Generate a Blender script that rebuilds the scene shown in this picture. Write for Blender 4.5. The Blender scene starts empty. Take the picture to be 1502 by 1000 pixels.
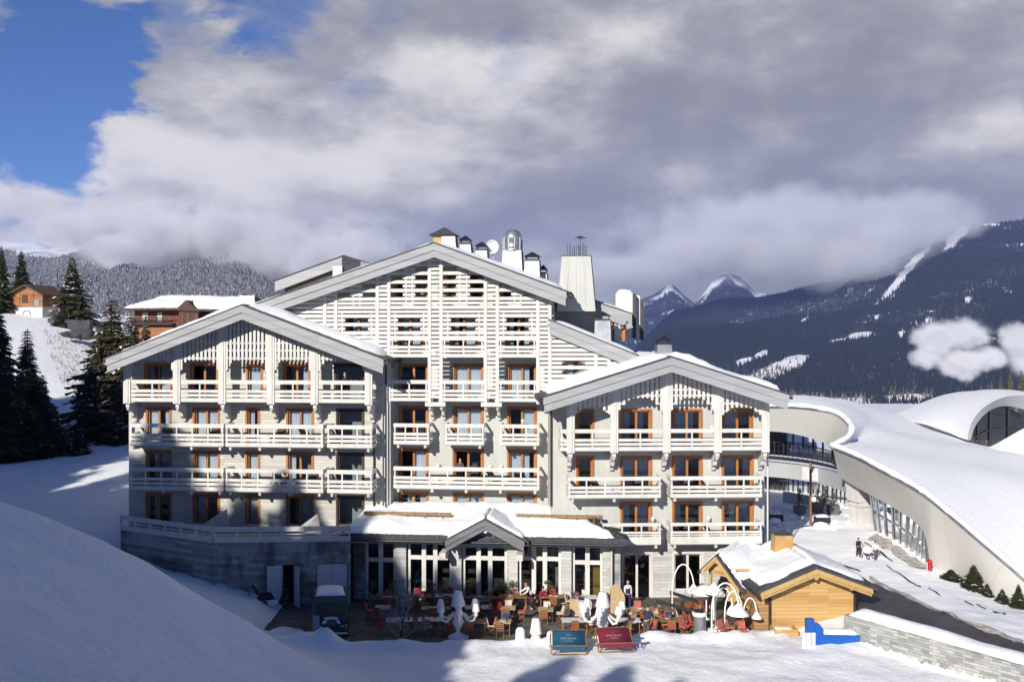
SKY_K = .07; CLOUD_K = 1.0; HAZE_D = 9e-5
HOLES = [(30,170,.03,.11,.62),(120,140,.01,.06,.3),(60,20,.03,.10,.6),(250,5,.01,.07,.35),(400,-10,.02,.09,.40),(560,5,.01,.05,.15),(742,112,.008,.07,.34),(520,140,.0,.06,.16)]
GLOWS = [(420,200,.04,.26,.16),(760,200,.02,.14,.12),(1200,270,.05,.30,-.10),(1420,30,.05,.25,.10),(60,320,.02,.14,.16),(1080,345,.02,.12,.14),(980,20,.03,.2,.06)]
HAZE_D = 6e-5; CLOUD_D = .012; STEAM_D = .35; SKY_K = .06
CLOUD_D = .014; STEAM_D = .5; SKY_K = .055; CLOUD_K = 1.1
HAZE_D = 5e-5; CLOUD_K = 1.0
STEAM_D = .26
import bpy, bmesh, math, random
import numpy as np
from mathutils import Vector, Matrix, noise as mnoise
random.seed(7); RNG = np.random.default_rng(7)
S = bpy.context.scene
COL = S.collection
rad = math.radians
F, CX, CY, H = 1500.0, 751.0, 500.0, 16.7      # focal length in photo pixels, centre, eye height above the terrace
SUN_AZ, SUN_EL = rad(24.0), rad(25.5)           # sun behind the viewer, to the left

def W(px, py, Y):
    """where a sight line meets distance Y (used to survey the place)"""
    return Vector(((px-CX)/F*Y, Y, H-(py-CY)/F*Y))

class Frame:
    """plan frame of a building: u along the front, v into the building, z up"""
    def __init__(s, ox, oy, deg, oz=0.0):
        s.o = Vector((ox, oy, oz)); s.a = rad(deg); s.c = math.cos(s.a); s.s = math.sin(s.a)
    def w(s, u, v, z):
        return Vector((s.o.x+u*s.c+v*s.s, s.o.y-u*s.s+v*s.c, s.o.z+z))
    def uz(s, px, py, v):
        k = (px-CX)/F
        Y = (v+s.o.x*s.s+s.o.y*s.c)/(k*s.s+s.c)
        return ((k*Y-s.o.x)*s.c-(Y-s.o.y)*s.s, H-(py-CY)/F*Y-s.o.z)
    def u(s, px, v): return s.uz(px, 500, v)[0]
    def z(s, py, v, px): return s.uz(px, py, v)[1]
ID = Frame(0, 0, 0)

# ------------------------------------------------------------------ meshes
class MB:
    """collects shapes; build() links them as ONE mesh object"""
    def __init__(s, fr=ID): s.v = []; s.f = []; s.m = []; s.fr = fr; s.sm = []
    def add(s, pts, faces, mi=0, smooth=False, world=False):
        b = len(s.v)
        for p in pts:
            s.v.append(tuple(p) if world else tuple(s.fr.w(*p)))
        for f in faces:
            s.f.append(tuple(b+i for i in f)); s.m.append(mi); s.sm.append(smooth)
    def box(s, u0, u1, v0, v1, z0, z1, mi=0):
        if u0 > u1: u0, u1 = u1, u0
        if v0 > v1: v0, v1 = v1, v0
        if z0 > z1: z0, z1 = z1, z0
        s.add([(u0,v0,z0),(u1,v0,z0),(u1,v1,z0),(u0,v1,z0),(u0,v0,z1),(u1,v0,z1),(u1,v1,z1),(u0,v1,z1)],
              [(0,3,2,1),(4,5,6,7),(0,1,5,4),(1,2,6,5),(2,3,7,6),(3,0,4,7)], mi)
    def quad(s, a, b, c, d, mi=0): s.add([a,b,c,d], [(0,1,2,3)], mi)
    def prism(s, poly, d, mi=0):
        """poly: list of (u,v,z) planar; d: extrusion vector in frame"""
        n = len(poly)
        p2 = [(p[0]+d[0], p[1]+d[1], p[2]+d[2]) for p in poly]
        s.add(list(poly)+p2, [tuple(range(n))[::-1], tuple(range(n,2*n))]+[(i,(i+1)%n,(i+1)%n+n,i+n) for i in range(n)], mi)
    def beam(s, p, q, w, h, mi=0, up=(0,0,1)):
        """rectangular bar from p to q"""
        p = Vector(p); q = Vector(q); d = (q-p)
        if d.length < 1e-6: return
        d.normalize(); up = Vector(up)
        if abs(d.dot(up)) > .98: up = Vector((1,0,0))
        r = d.cross(up).normalized(); t = r.cross(d).normalized()
        a = [p+r*sx*w/2+t*sy*h/2 for sx, sy in ((-1,-1),(1,-1),(1,1),(-1,1))]
        b = [x+(q-p) for x in a]
        s.add(a+b, [(3,2,1,0),(4,5,6,7)]+[(i,(i+1)%4,(i+1)%4+4,i+4) for i in range(4)], mi)
    def tube(s, pts, r, n=8, mi=0, caps=True, smooth=True):
        pts = [Vector(p) for p in pts]; rs = r if isinstance(r, (list, tuple)) else [r]*len(pts)
        rings = []; prev = None
        for i, p in enumerate(pts):
            d = (pts[min(i+1, len(pts)-1)]-pts[max(i-1, 0)]).normalized()
            if prev is None:
                a = d.orthogonal().normalized()
            else:
                a = (prev-d*prev.dot(d)).normalized()
            prev = a; b = d.cross(a)
            rings.append([p+(a*math.cos(2*math.pi*k/n)+b*math.sin(2*math.pi*k/n))*rs[i] for k in range(n)])
        vs = [x for ring in rings for x in ring]; fs = []
        for i in range(len(pts)-1):
            for k in range(n):
                fs.append((i*n+k, i*n+(k+1)%n, (i+1)*n+(k+1)%n, (i+1)*n+k))
        s.add(vs, fs, mi, smooth)
        if caps:
            s.add(rings[0], [tuple(range(n))[::-1]], mi); s.add(rings[-1], [tuple(range(n))], mi)
    def lathe(s, c, prof, n=16, mi=0, smooth=True, sy=1.0):
        """prof: list of (radius, z) from bottom to top round the axis at c=(u,v,z)"""
        vs = []; fs = []
        for r, z in prof:
            for k in range(n):
                a = 2*math.pi*k/n
                vs.append((c[0]+r*math.cos(a), c[1]+r*sy*math.sin(a), c[2]+z))
        for i in range(len(prof)-1):
            for k in range(n):
                fs.append((i*n+k, i*n+(k+1)%n, (i+1)*n+(k+1)%n, (i+1)*n+k))
        s.add(vs, fs, mi, smooth)
        L = (len(prof)-1)*n
        if prof[0][0] > .001: s.add(vs[:n], [tuple(range(n))[::-1]], mi)
        if prof[-1][0] > .001: s.add(vs[L:], [tuple(range(n))], mi)
    def frustum(s, c, w0, d0, w1, d1, z0, z1, mi=0, off=(0,0)):
        x, y = c; ox, oy = off
        s.add([(x-w0/2,y-d0/2,z0),(x+w0/2,y-d0/2,z0),(x+w0/2,y+d0/2,z0),(x-w0/2,y+d0/2,z0),
               (x+ox-w1/2,y+oy-d1/2,z1),(x+ox+w1/2,y+oy-d1/2,z1),(x+ox+w1/2,y+oy+d1/2,z1),(x+ox-w1/2,y+oy+d1/2,z1)],
              [(0,3,2,1),(4,5,6,7),(0,1,5,4),(1,2,6,5),(2,3,7,6),(3,0,4,7)], mi)
    def blob(s, c, r, mi=0, seg=12, rings=8, jag=0.0, seed=0):
        rx, ry, rz = r if isinstance(r, (tuple, list)) else (r, r, r)
        vs = []; fs = []
        for i in range(rings+1):
            t = math.pi*i/rings
            for k in range(seg):
                a = 2*math.pi*k/seg
                d = Vector((math.sin(t)*math.cos(a), math.sin(t)*math.sin(a), -math.cos(t)))
                g = 1+jag*mnoise.noise(d*1.7+Vector((seed*3.1, seed, 0)))
                vs.append((c[0]+d.x*rx*g, c[1]+d.y*ry*g, c[2]+d.z*rz*g))
        for i in range(rings):
            for k in range(seg):
                fs.append((i*seg+k, i*seg+(k+1)%seg, (i+1)*seg+(k+1)%seg, (i+1)*seg+k))
        s.add(vs, fs, mi, True)
    def mesh(s, name, mats):
        me = bpy.data.meshes.new(name)
        me.from_pydata(s.v, [], s.f)
        for m in (mats if isinstance(mats, (list, tuple)) else [mats]): me.materials.append(m)
        me.polygons.foreach_set('material_index', s.m)
        me.polygons.foreach_set('use_smooth', s.sm)
        me.update()
        return me
    def build(s, name, mats, parent=None, **kw):
        o = bpy.data.objects.new(name, s.mesh(name, mats)); COL.objects.link(o)
        if parent is not None:
            o.parent = parent
            if not kw.pop('local', False): o.matrix_parent_inverse = WM(parent).inverted()
        else: kw.pop('local', None)
        for k, v in kw.items(): o[k] = v
        return o

def WM(o):
    m = Matrix.LocRotScale(o.location, o.rotation_euler, o.scale)
    return m if o.parent is None else WM(o.parent) @ o.matrix_parent_inverse @ m

def tag(o, label=None, cat=None, group=None, kind=None):
    if label: o['label'] = label
    if cat: o['category'] = cat
    if group: o['group'] = group
    if kind: o['kind'] = kind
    return o

def empty(name, loc, rz=0.0, label=None, cat=None, group=None):
    o = bpy.data.objects.new(name, None); COL.objects.link(o)
    o.location = loc; o.rotation_euler = (0, 0, rz); o.empty_display_size = .3
    return tag(o, label, cat, group)

def kids(o): return [c for c in bpy.data.objects if c.parent is o]
def copy_tree(o, loc=None, rz=None, label=None, group=None, parent=None, sc=None):
    c = o.copy(); COL.objects.link(c)
    if parent is not None: c.parent = parent
    for ch in kids(o): copy_tree(ch, parent=c)
    if loc is not None: c.location = loc
    if rz is not None: c.rotation_euler = (0, 0, rz)
    if sc is not None: c.scale = (sc,)*3 if isinstance(sc, (int, float)) else sc
    if label: c['label'] = label
    if group: c['group'] = group
    return c

# ------------------------------------------------------------------ noise on arrays
def vnoise(x, y, seed=0):
    xi = np.floor(x).astype(np.int64); yi = np.floor(y).astype(np.int64)
    xf = x-xi; yf = y-yi
    def h(a, b):
        n = (a*374761393+b*668265263+seed*1274126177) & 0x7fffffff
        n = ((n ^ (n >> 13))*1103515245) & 0x7fffffff
        return ((n ^ (n >> 16)) & 0xffff)/65535.0
    u = xf*xf*xf*(xf*(xf*6-15)+10); w = yf*yf*yf*(yf*(yf*6-15)+10)
    return (h(xi,yi)*(1-u)+h(xi+1,yi)*u)*(1-w)+(h(xi,yi+1)*(1-u)+h(xi+1,yi+1)*u)*w
def fbm(x, y, seed=0, octv=4):
    t = 0.0; a = .5; n = 0
    for i in range(octv):
        t = t+a*vnoise(x*2**i+i*17.3, y*2**i-i*9.1, seed+i); n += a; a *= .5
    return t/n*2-1

# ------------------------------------------------------------------ materials
MATS = {}
def nt(name):
    m = bpy.data.materials.new(name); m.use_nodes = True
    t = m.node_tree; b = t.nodes['Principled BSDF']
    return m, t, b
def N(t, kind, **kw):
    n = t.nodes.new(kind)
    for k, v in kw.items():
        if k.startswith('i_'):
            n.inputs[k[2:].replace('_', ' ')].default_value = v
        else: setattr(n, k, v)
    return n
def ramp(t, src, stops):
    r = N(t, 'ShaderNodeValToRGB'); e = r.color_ramp.elements
    while len(e) < len(stops): e.new(.5)
    for i, (p, c) in enumerate(stops):
        e[i].position = p; e[i].color = (c[0], c[1], c[2], 1) if not isinstance(c, (int, float)) else (c, c, c, 1)
    t.links.new(src, r.inputs[0]); return r
def coords(t, kind='Object', scale=(1,1,1)):
    tc = N(t, 'ShaderNodeTexCoord'); mp = N(t, 'ShaderNodeMapping'); mp.inputs['Scale'].default_value = scale
    t.links.new(tc.outputs[kind], mp.inputs['Vector']); return mp.outputs[0]
def mat(name, col, rough=.6, var=.12, scale=3.0, bump=.0, bscale=20.0, metal=0.0, spec=.4, stretch=(1,1,1), col2=None, coat=0.0):
    """plain procedural material: two close tones mixed by noise, with fine bump"""
    m, t, b = nt(name)
    c2 = col2 or tuple(max(0, min(1, c*(1-var*1.6))) for c in col)
    vec = coords(t, 'Object', stretch)
    n = N(t, 'ShaderNodeTexNoise'); n.inputs['Scale'].default_value = scale; n.inputs['Detail'].default_value = 5
    t.links.new(vec, n.inputs['Vector'])
    r = ramp(t, n.outputs['Fac'], [(.3, c2), (.7, col)])
    t.links.new(r.outputs[0], b.inputs['Base Color'])
    b.inputs['Roughness'].default_value = rough; b.inputs['Metallic'].default_value = metal
    b.inputs['Specular IOR Level'].default_value = spec
    if coat: b.inputs['Coat Weight'].default_value = coat
    if bump:
        n2 = N(t, 'ShaderNodeTexNoise'); n2.inputs['Scale'].default_value = bscale; n2.inputs['Detail'].default_value = 4
        t.links.new(vec, n2.inputs['Vector'])
        bp = N(t, 'ShaderNodeBump'); bp.inputs['Strength'].default_value = bump; bp.inputs['Distance'].default_value = .05
        t.links.new(n2.outputs['Fac'], bp.inputs['Height']); t.links.new(bp.outputs[0], b.inputs['Normal'])
    MATS[name] = m
    return m

def plank_mat(name, tones, row=.16, length=2.6, vertical=False, rough=.75, groove=.35, stains=0.0, sgn=1):
    """boards: each board its own tone, grain along it, a groove between boards"""
    m, t, b = nt(name)
    tc = N(t, 'ShaderNodeTexCoord'); sp = N(t, 'ShaderNodeSeparateXYZ'); t.links.new(tc.outputs['Object'], sp.inputs[0])
    ad = N(t, 'ShaderNodeMath', operation='ADD' if sgn > 0 else 'SUBTRACT'); t.links.new(sp.outputs[0], ad.inputs[0]); t.links.new(sp.outputs[1], ad.inputs[1])
    cb = N(t, 'ShaderNodeCombineXYZ')
    a, z = ad.outputs[0], sp.outputs[2]
    t.links.new(z if vertical else a, cb.inputs[0]); t.links.new(a if vertical else z, cb.inputs[1])
    br = N(t, 'ShaderNodeTexBrick'); t.links.new(cb.outputs[0], br.inputs['Vector'])
    br.inputs['Scale'].default_value = 1.0; br.inputs['Brick Width'].default_value = length; br.inputs['Row Height'].default_value = row
    br.inputs['Mortar Size'].default_value = .008; br.inputs['Mortar Smooth'].default_value = .3
    br.inputs['Color1'].default_value = (0,0,0,1); br.inputs['Color2'].default_value = (1,1,1,1); br.inputs['Mortar'].default_value = (.5,.5,.5,1)
    br.offset = .37
    mp = N(t, 'ShaderNodeMapping'); mp.inputs['Scale'].default_value = (.7, 14, 1); t.links.new(cb.outputs[0], mp.inputs['Vector'])
    n = N(t, 'ShaderNodeTexNoise'); n.inputs['Scale'].default_value = 1.3; n.inputs['Detail'].default_value = 6; t.links.new(mp.outputs[0], n.inputs['Vector'])
    mx = N(t, 'ShaderNodeMix', data_type='FLOAT'); mx.inputs['Factor'].default_value = .45
    t.links.new(br.outputs['Color'], mx.inputs['A']); t.links.new(n.outputs['Fac'], mx.inputs['B'])
    r = ramp(t, mx.outputs[0], [(.2, tones[0]), (.45, tones[1]), (.75, tones[2])])
    mg = N(t, 'ShaderNodeMix', data_type='RGBA', blend_type='MULTIPLY'); mg.inputs['Factor'].default_value = 1
    gr = ramp(t, br.outputs['Fac'], [(0, 1.0), (1, groove)])
    t.links.new(r.outputs[0], mg.inputs['A']); t.links.new(gr.outputs[0], mg.inputs['B'])
    out = mg.outputs['Result']
    if stains:
        sc = N(t, 'ShaderNodeMapping'); sc.inputs['Scale'].default_value = (.45, .22, 1); t.links.new(cb.outputs[0], sc.inputs['Vector'])
        sn = N(t, 'ShaderNodeTexNoise'); sn.inputs['Scale'].default_value = 1.6; sn.inputs['Detail'].default_value = 5; t.links.new(sc.outputs[0], sn.inputs['Vector'])
        sr = ramp(t, sn.outputs['Fac'], [(.46, 1.0), (.6, 1-stains)])
        m2 = N(t, 'ShaderNodeMix', data_type='RGBA', blend_type='MULTIPLY'); m2.inputs['Factor'].default_value = 1
        t.links.new(out, m2.inputs['A']); t.links.new(sr.outputs[0], m2.inputs['B']); out = m2.outputs['Result']
    t.links.new(out, b.inputs['Base Color']); b.inputs['Roughness'].default_value = rough
    bp = N(t, 'ShaderNodeBump'); bp.inputs['Strength'].default_value = .5; bp.inputs['Distance'].default_value = .02; bp.invert = True
    t.links.new(br.outputs['Fac'], bp.inputs['Height']); t.links.new(bp.outputs[0], b.inputs['Normal'])
    MATS[name] = m; return m

def snow_mat(name, strength=.35, scale=1.2, dirt=None):
    m, t, b = nt(name)
    vec = coords(t)
    n1 = N(t, 'ShaderNodeTexNoise'); n1.inputs['Scale'].default_value = scale; n1.inputs['Detail'].default_value = 8; n1.inputs['Roughness'].default_value = .62
    t.links.new(vec, n1.inputs['Vector'])
    if dirt:
        n2 = N(t, 'ShaderNodeTexNoise'); n2.inputs['Scale'].default_value = dirt[0]; n2.inputs['Detail'].default_value = 7; t.links.new(vec, n2.inputs['Vector'])
        r = ramp(t, n2.outputs['Fac'], [(dirt[1], (.80,.81,.84)), (dirt[2], dirt[3])])
        t.links.new(r.outputs[0], b.inputs['Base Color'])
    else:
        r = ramp(t, n1.outputs['Fac'], [(.3, (.80,.82,.85)), (.7, (.86,.865,.87))])
        t.links.new(r.outputs[0], b.inputs['Base Color'])
    b.inputs['Roughness'].default_value = .62; b.inputs['Specular IOR Level'].default_value = .25
    bp = N(t, 'ShaderNodeBump'); bp.inputs['Strength'].default_value = strength; bp.inputs['Distance'].default_value = .25
    n3 = N(t, 'ShaderNodeTexNoise'); n3.inputs['Scale'].default_value = scale*5.5; n3.inputs['Detail'].default_value = 6; n3.inputs['Roughness'].default_value = .7; t.links.new(vec, n3.inputs['Vector'])
    ad = N(t, 'ShaderNodeMath', operation='MULTIPLY_ADD'); t.links.new(n3.outputs['Fac'], ad.inputs[0]); ad.inputs[1].default_value = .28; t.links.new(n1.outputs['Fac'], ad.inputs[2])
    t.links.new(ad.outputs[0], bp.inputs['Height']); t.links.new(bp.outputs[0], b.inputs['Normal'])
    MATS[name] = m; return m

def glass_mat(name, tint=(.75,.8,.82), ior=1.9):
    m, t, b = nt(name); t.nodes.remove(b)
    out = t.nodes['Material Output']
    tr = N(t, 'ShaderNodeBsdfTransparent'); tr.inputs[0].default_value = (*tint, 1)
    gl = N(t, 'ShaderNodeBsdfGlossy'); gl.inputs['Roughness'].default_value = .03; gl.inputs[0].default_value = (.95,.97,1,1)
    fr = N(t, 'ShaderNodeFresnel'); fr.inputs['IOR'].default_value = ior
    n = N(t, 'ShaderNodeTexNoise'); n.inputs['Scale'].default_value = 1.1; t.links.new(coords(t), n.inputs['Vector'])
    bp = N(t, 'ShaderNodeBump'); bp.inputs['Strength'].default_value = .06; bp.inputs['Distance'].default_value = .2
    t.links.new(n.outputs['Fac'], bp.inputs['Height']); t.links.new(bp.outputs[0], gl.inputs['Normal'])
    mx = N(t, 'ShaderNodeMixShader'); t.links.new(fr.outputs[0], mx.inputs[0]); t.links.new(tr.outputs[0], mx.inputs[1]); t.links.new(gl.outputs[0], mx.inputs[2])
    t.links.new(mx.outputs[0], out.inputs['Surface']); MATS[name] = m; return m

WHITE = mat('white_painted_wood', (.64,.625,.59), .55, .12, 2.2, .25, 30, stretch=(1,1,.4))
FASCIA = plank_mat('grey_painted_fascia', ((.285,.29,.30),(.31,.315,.325),(.335,.34,.35)), .5, 6.0, rough=.6, groove=.82)
SOFFIT = mat('soffit_boards', (.52,.50,.47), .7, .1, 3)
RENDER = mat('pale_grey_render', (.50,.505,.475), .85, .09, 1.3, .25, 40, stretch=(1.3,1.3,.14))
CLAD = plank_mat('weathered_board_cladding', ((.40,.39,.355),(.47,.46,.42),(.53,.52,.475)), .21, 2.4, groove=.6)
STONE = plank_mat('grey_stone_courses', ((.22,.225,.22),(.31,.315,.305),(.40,.40,.39)), .24, 1.5, rough=.9, groove=.5, stains=.62)
STONEP = plank_mat('pale_stone_courses', ((.36,.365,.35),(.44,.445,.43),(.52,.52,.50)), .22, 1.2, rough=.9, groove=.6)
ORANGE = mat('orange_stained_wood', (.42,.165,.035), .5, .25, 5, .2, 30, stretch=(1,1,.2), col2=(.30,.10,.02))
DARKWOOD = mat('dark_brown_wood', (.075,.035,.02), .6, .3, 5)
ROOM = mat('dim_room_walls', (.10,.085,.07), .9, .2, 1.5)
CURTAIN = mat('white_curtain_cloth', (.78,.80,.82), .9, .06, 6)
GLASS = glass_mat('window_glass', (.62,.68,.74), 1.75)
PGLASS = glass_mat('pavilion_glass', (.5,.53,.56), 1.35)
SNOW = snow_mat('fresh_snow', .5, 1.1)
RSNOW = snow_mat('roof_snow', .3, 2.0)
SLATE = mat('dark_roof_slate', (.075,.075,.085), .7, .35, 6, .5, 14, col2=(.035,.036,.045))
ZINC = mat('zinc_sheet', (.42,.43,.45), .38, .2, 2, metal=.7)
DMETAL = mat('dark_metal', (.06,.062,.07), .45, .2, 4, metal=.6)
STEEL = mat('bright_steel', (.55,.56,.58), .25, .15, 6, metal=.95)
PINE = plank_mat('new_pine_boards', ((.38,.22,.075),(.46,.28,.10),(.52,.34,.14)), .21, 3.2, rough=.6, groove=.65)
PINEB = mat('new_pine_beam', (.50,.33,.135), .6, .15, 4, .2, 20)
# ------------------------------------------------------------------ ground
PTS = [(-10,20,10.0),(-9,30,6.7),(-21,42,10.2),(-15.7,44,7.2),(-11.7,45,4.5),(-7.1,46,1.4),(-14.5,29,9.6),(-13.2,33,7.9),(-11.4,38,5.8),
 (0,0,12.5),(-10,5,13.5),(-25,10,16),(-40,20,18),(-30,30,14.5),(10,0,11.5),(10,20,5.5),(0,30,4),(0,40,1.2),(10,40,.9),(20,30,3),(30,40,.6),(-45,45,13.5),(-33,52,8.5),
 (-25,52,5),(-19,55,2.2),(-14,55,.7),(-9,51.5,.35),(-20,63,1.7),(-16,62,.9),(-12.5,60,-.05),(-5,62,-.05),(5,62,-.05),(14,62,-.05),(5,70,-.05),(-5,70,-.05),(-14,68,-.05),(-12,64,-.05),
 (-5,52,.3),(2,52,.3),(8,52,.35),(14,52,.35),(-2,48,.4),(8,48,.4),(16,46,.3),(18.5,59.5,.6),(30,44,.2),(17,57,.35),(13,57.5,.3),(6,56.8,.1),(-3,56.5,.1),
 (-27.7,71,3.0),(-31,70,4.1),(-29,76,4.4),(-36.7,82,5.8),(-32,86,6.4),(-47.8,98,6.1),(-39.7,96,6.3),(-36,98,6.4),(-40,74,5.4),(-50,80,6.2),(-40,60,7),
 (-40,106,7.2),(-45,108,7.6),(-54,125,11.9),(-69,150,18.7),(-78,160,20.4),(-78,168,21.4),(-68,166,19.6),(-56,140,13.2),(-80,130,16),(-85,110,12),(-95,190,23),(-50,190,18),(-40,130,9.5),
 (-15,90,4),(0,110,3),(0,160,2),(22,79,2.25),(21,58,1.5),(23,55,1.45),(26,52.5,1.35),(28,49,1.2),(25,58,1.3),(27,90,2.5),(34,80,2.1),(38,66,1.3),(42,58,.9),(20,66,1.4),(30,62,1.0),(60,60,.6),(60,100,1),(45,95,2),(20,110,2),(40,140,-4),(80,150,-6)]
_P = np.array([(a,b) for a,b,c in PTS], float); _Z = np.array([c for a,b,c in PTS], float)
def _phi(d2): return .5*d2*np.log(d2+1e-9)
_n = len(PTS); _A = np.zeros((_n+3,_n+3)); _d2 = ((_P[:,None]-_P[None])**2).sum(-1)
_A[:_n,:_n] = _phi(_d2)+np.eye(_n)*3.0; _A[:_n,_n] = 1; _A[:_n,_n+1:] = _P; _A[_n,:_n] = 1; _A[_n+1:,:_n] = _P.T
_W = np.linalg.solve(_A, np.concatenate([_Z, np.zeros(3)]))
def sstep(a, b, x):
    t = np.clip((x-a)/(b-a), 0, 1); return t*t*(3-2*t)
def ground_base(x, y):
    x = np.asarray(x, float); y = np.asarray(y, float); sh = x.shape
    xf = np.clip(x.ravel(), -110, 95); yf = np.clip(y.ravel(), -25, 200)
    z = np.full(xf.shape, _W[_n]) + _W[_n+1]*xf + _W[_n+2]*yf
    for i in range(_n): z = z+_W[i]*_phi((xf-_P[i,0])**2+(yf-_P[i,1])**2)
    z = z.reshape(sh)
    dist = np.maximum(np.maximum(y-170, 0), np.maximum(np.maximum(x-70, -85-x), 0))
    far = np.where(x > -40, -30-.035*np.clip(y-170, 0, 3000), 20-.03*np.clip(y-170, 0, 3000))
    k = sstep(0, 160, dist)
    return z*(1-k)+far*k
WA, WB = (18.1, 55.7), (24.3, 47.6)      # plan line of the retaining wall
def flat_mask(x, y):
    """1 on the paved terrace and under the buildings"""
    a = sstep(-15.5,-14,x)*(1-sstep(15.5,17,x))*sstep(56.2,57.4,y)*(1-sstep(100,104,y))
    return a
def ground_z(x, y):
    z = ground_base(x, y)
    f = flat_mask(x, y)
    z = z*(1-f)+(-.12)*f
    # the retaining wall holds the road up: the snow in front of it lies lower
    dx, dy = WB[0]-WA[0], WB[1]-WA[1]; L = math.hypot(dx, dy)
    al = ((x-WA[0])*dx+(y-WA[1])*dy)/L; d = ((x-WA[0])*(-dy)+(y-WA[1])*dx)/L
    zone = sstep(-2.5, 0, al)*sstep(-16, -9, d)*(1-sstep(20, 30, al))
    k = sstep(-.1, .35, d)
    z = np.where(zone > 0, z*(1-zone*(1-k))+(.42-.012*np.clip(al, 0, 20))*zone*(1-k), z)
    nz = .22*fbm(x*.16, y*.16, 3, 3)+.09*fbm(x*.7, y*.7, 9, 3)
    rough = 1-f
    tr = sstep(-9,-3,x)*(1-sstep(57,60,y))*sstep(40,46,y)     # trampled snow before the terrace
    nz = nz+tr*(.10*fbm(x*1.3, y*1.3, 19, 3))+.16*np.abs(fbm(x*.9, y*.9, 29, 3))*sstep(54.5,55.5,y)*(1-sstep(57,58,y))*sstep(-16,-14,x)*(1-sstep(16,18,x))
    bank = np.exp(-(((x+17)*.5+(y-62.5)*.75-.5)/1.6)**2)*sstep(-25,-21,x)*(1-sstep(-13,-11.5,x))*sstep(57,59,y)*(1-sstep(66,67,y))
    nz = nz+bank*.5*np.abs(fbm(x*1.1, y*1.1, 51, 4))
    heap = .85*np.exp(-((x+10.4)/1.7)**2-((y-55.7)/.75)**2)+.45*np.exp(-((x+6.5)/2.2)**2-((y-55.6)/.6)**2)+.5*np.exp(-((x+13)/1.0)**2-((y-58.0)/1.3)**2)
    heap = heap+.55*np.exp(-((y-57.25-.5*fbm(x*.5, x*.3, 61, 3))/.75)**2)*sstep(4.5,8,x)*(1-sstep(15,16.5,x))+.2*np.exp(-((y-56.1-.4*fbm(x*.6, x*.2, 63, 3))/.55)**2)*sstep(-5,-3,x)*(1-sstep(5,8,x))
    return z+nz*rough+heap*(1+.6*fbm(x*1.2, y*1.2, 77, 3))
def gz(x, y): return float(ground_z(np.array([float(x)]), np.array([float(y)]))[0])

def axis(a0, a1, step, lo, hi, grow=1.16):
    v = list(np.arange(a0, a1+1e-6, step)); s = step
    while v[-1] < hi: s *= grow; v.append(v[-1]+s)
    s = step
    while v[0] > lo: s *= grow; v.insert(0, v[0]-s)
    return np.array(v)
def grid_obj(name, X, Y, Z, m, **kw):
    ny, nx = X.shape
    me = bpy.data.meshes.new(name)
    vs = np.stack([X, Y, Z], -1).reshape(-1, 3)
    idx = np.arange(ny*nx).reshape(ny, nx)
    fs = np.stack([idx[:-1,:-1], idx[:-1,1:], idx[1:,1:], idx[1:,:-1]], -1).reshape(-1, 4)
    me.vertices.add(len(vs)); me.vertices.foreach_set('co', vs.ravel())
    me.loops.add(fs.size); me.loops.foreach_set('vertex_index', fs.ravel())
    me.polygons.add(len(fs)); me.polygons.foreach_set('loop_start', np.arange(0, fs.size, 4))
    me.polygons.foreach_set('use_smooth', np.ones(len(fs), bool))
    me.materials.append(m); me.update(calc_edges=True); me.validate()
    o = bpy.data.objects.new(name, me); COL.objects.link(o)
    for k, v in kw.items(): o[k] = v
    return o
xs = axis(-40, 45, .4, -7000, 7000); ys = axis(16, 78, .4, -300, 9500)
GX, GY = np.meshgrid(xs, ys)
grid_obj('ground', GX, GY, ground_z(GX, GY), SNOW, kind='structure')

# ------------------------------------------------------------------ far mountains
def mountain_mat(name, rock, snow_lo, snow_hi, sc):
    m, t, b = nt(name)
    vec = coords(t)
    n = N(t, 'ShaderNodeTexNoise'); n.inputs['Scale'].default_value = sc; n.inputs['Detail'].default_value = 9; n.inputs['Roughness'].default_value = .65
    t.links.new(vec, n.inputs['Vector'])
    r = ramp(t, n.outputs['Fac'], [(snow_lo, rock), (snow_hi, (.72,.74,.78))])
    at = N(t, 'ShaderNodeAttribute', attribute_name='clearing')
    mx = N(t, 'ShaderNodeMix', data_type='RGBA'); t.links.new(at.outputs['Fac'], mx.inputs['Factor']); t.links.new(r.outputs[0], mx.inputs['A']); mx.inputs['B'].default_value = (.78,.79,.82,1)
    t.links.new(mx.outputs['Result'], b.inputs['Base Color']); b.inputs['Roughness'].default_value = .9
    return m
# snowfields surveyed on the right-hand mountain: centre, half size, tilt
CLEAR = [(1135,547,46,13,-.32),(1168,528,20,8,-.2),(1100,560,16,8,0),(1262,494,26,7,-.12),(1230,500,14,4,-.2),(1322,491,8,6,-.3),(1118,520,12,6,-.5),(1092,530,14,5,-.2),(1342,385,62,7,-.86),(1400,352,30,10,-.8),(1455,325,40,7,-.1),(1180,470,9,4,-.4),(1420,440,5,4,0),(1450,500,10,5,0),(1480,430,7,3,0),(1285,465,4,3,0),(1362,470,5,3,0),(1150,585,60,8,.05),(1240,592,60,8,.0),(1330,585,40,7,0)]
def clearing(x, y, z):
    px = CX+F*x/y; py = CY-F*(z-H)/y; m = np.zeros(np.shape(x))
    for cx_, cy_, a, b, tl in CLEAR:
        c, s = math.cos(tl), math.sin(tl); u = ((px-cx_)*c+(py-cy_)*s)/a; v = (-(px-cx_)*s+(py-cy_)*c)/b
        d = u*u+v*v+.9*fbm(x*.012, y*.006+z*.02, int(cx_), 3)
        m = np.maximum(m, 1-sstep(.7, 1.25, d))
    return m
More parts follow.
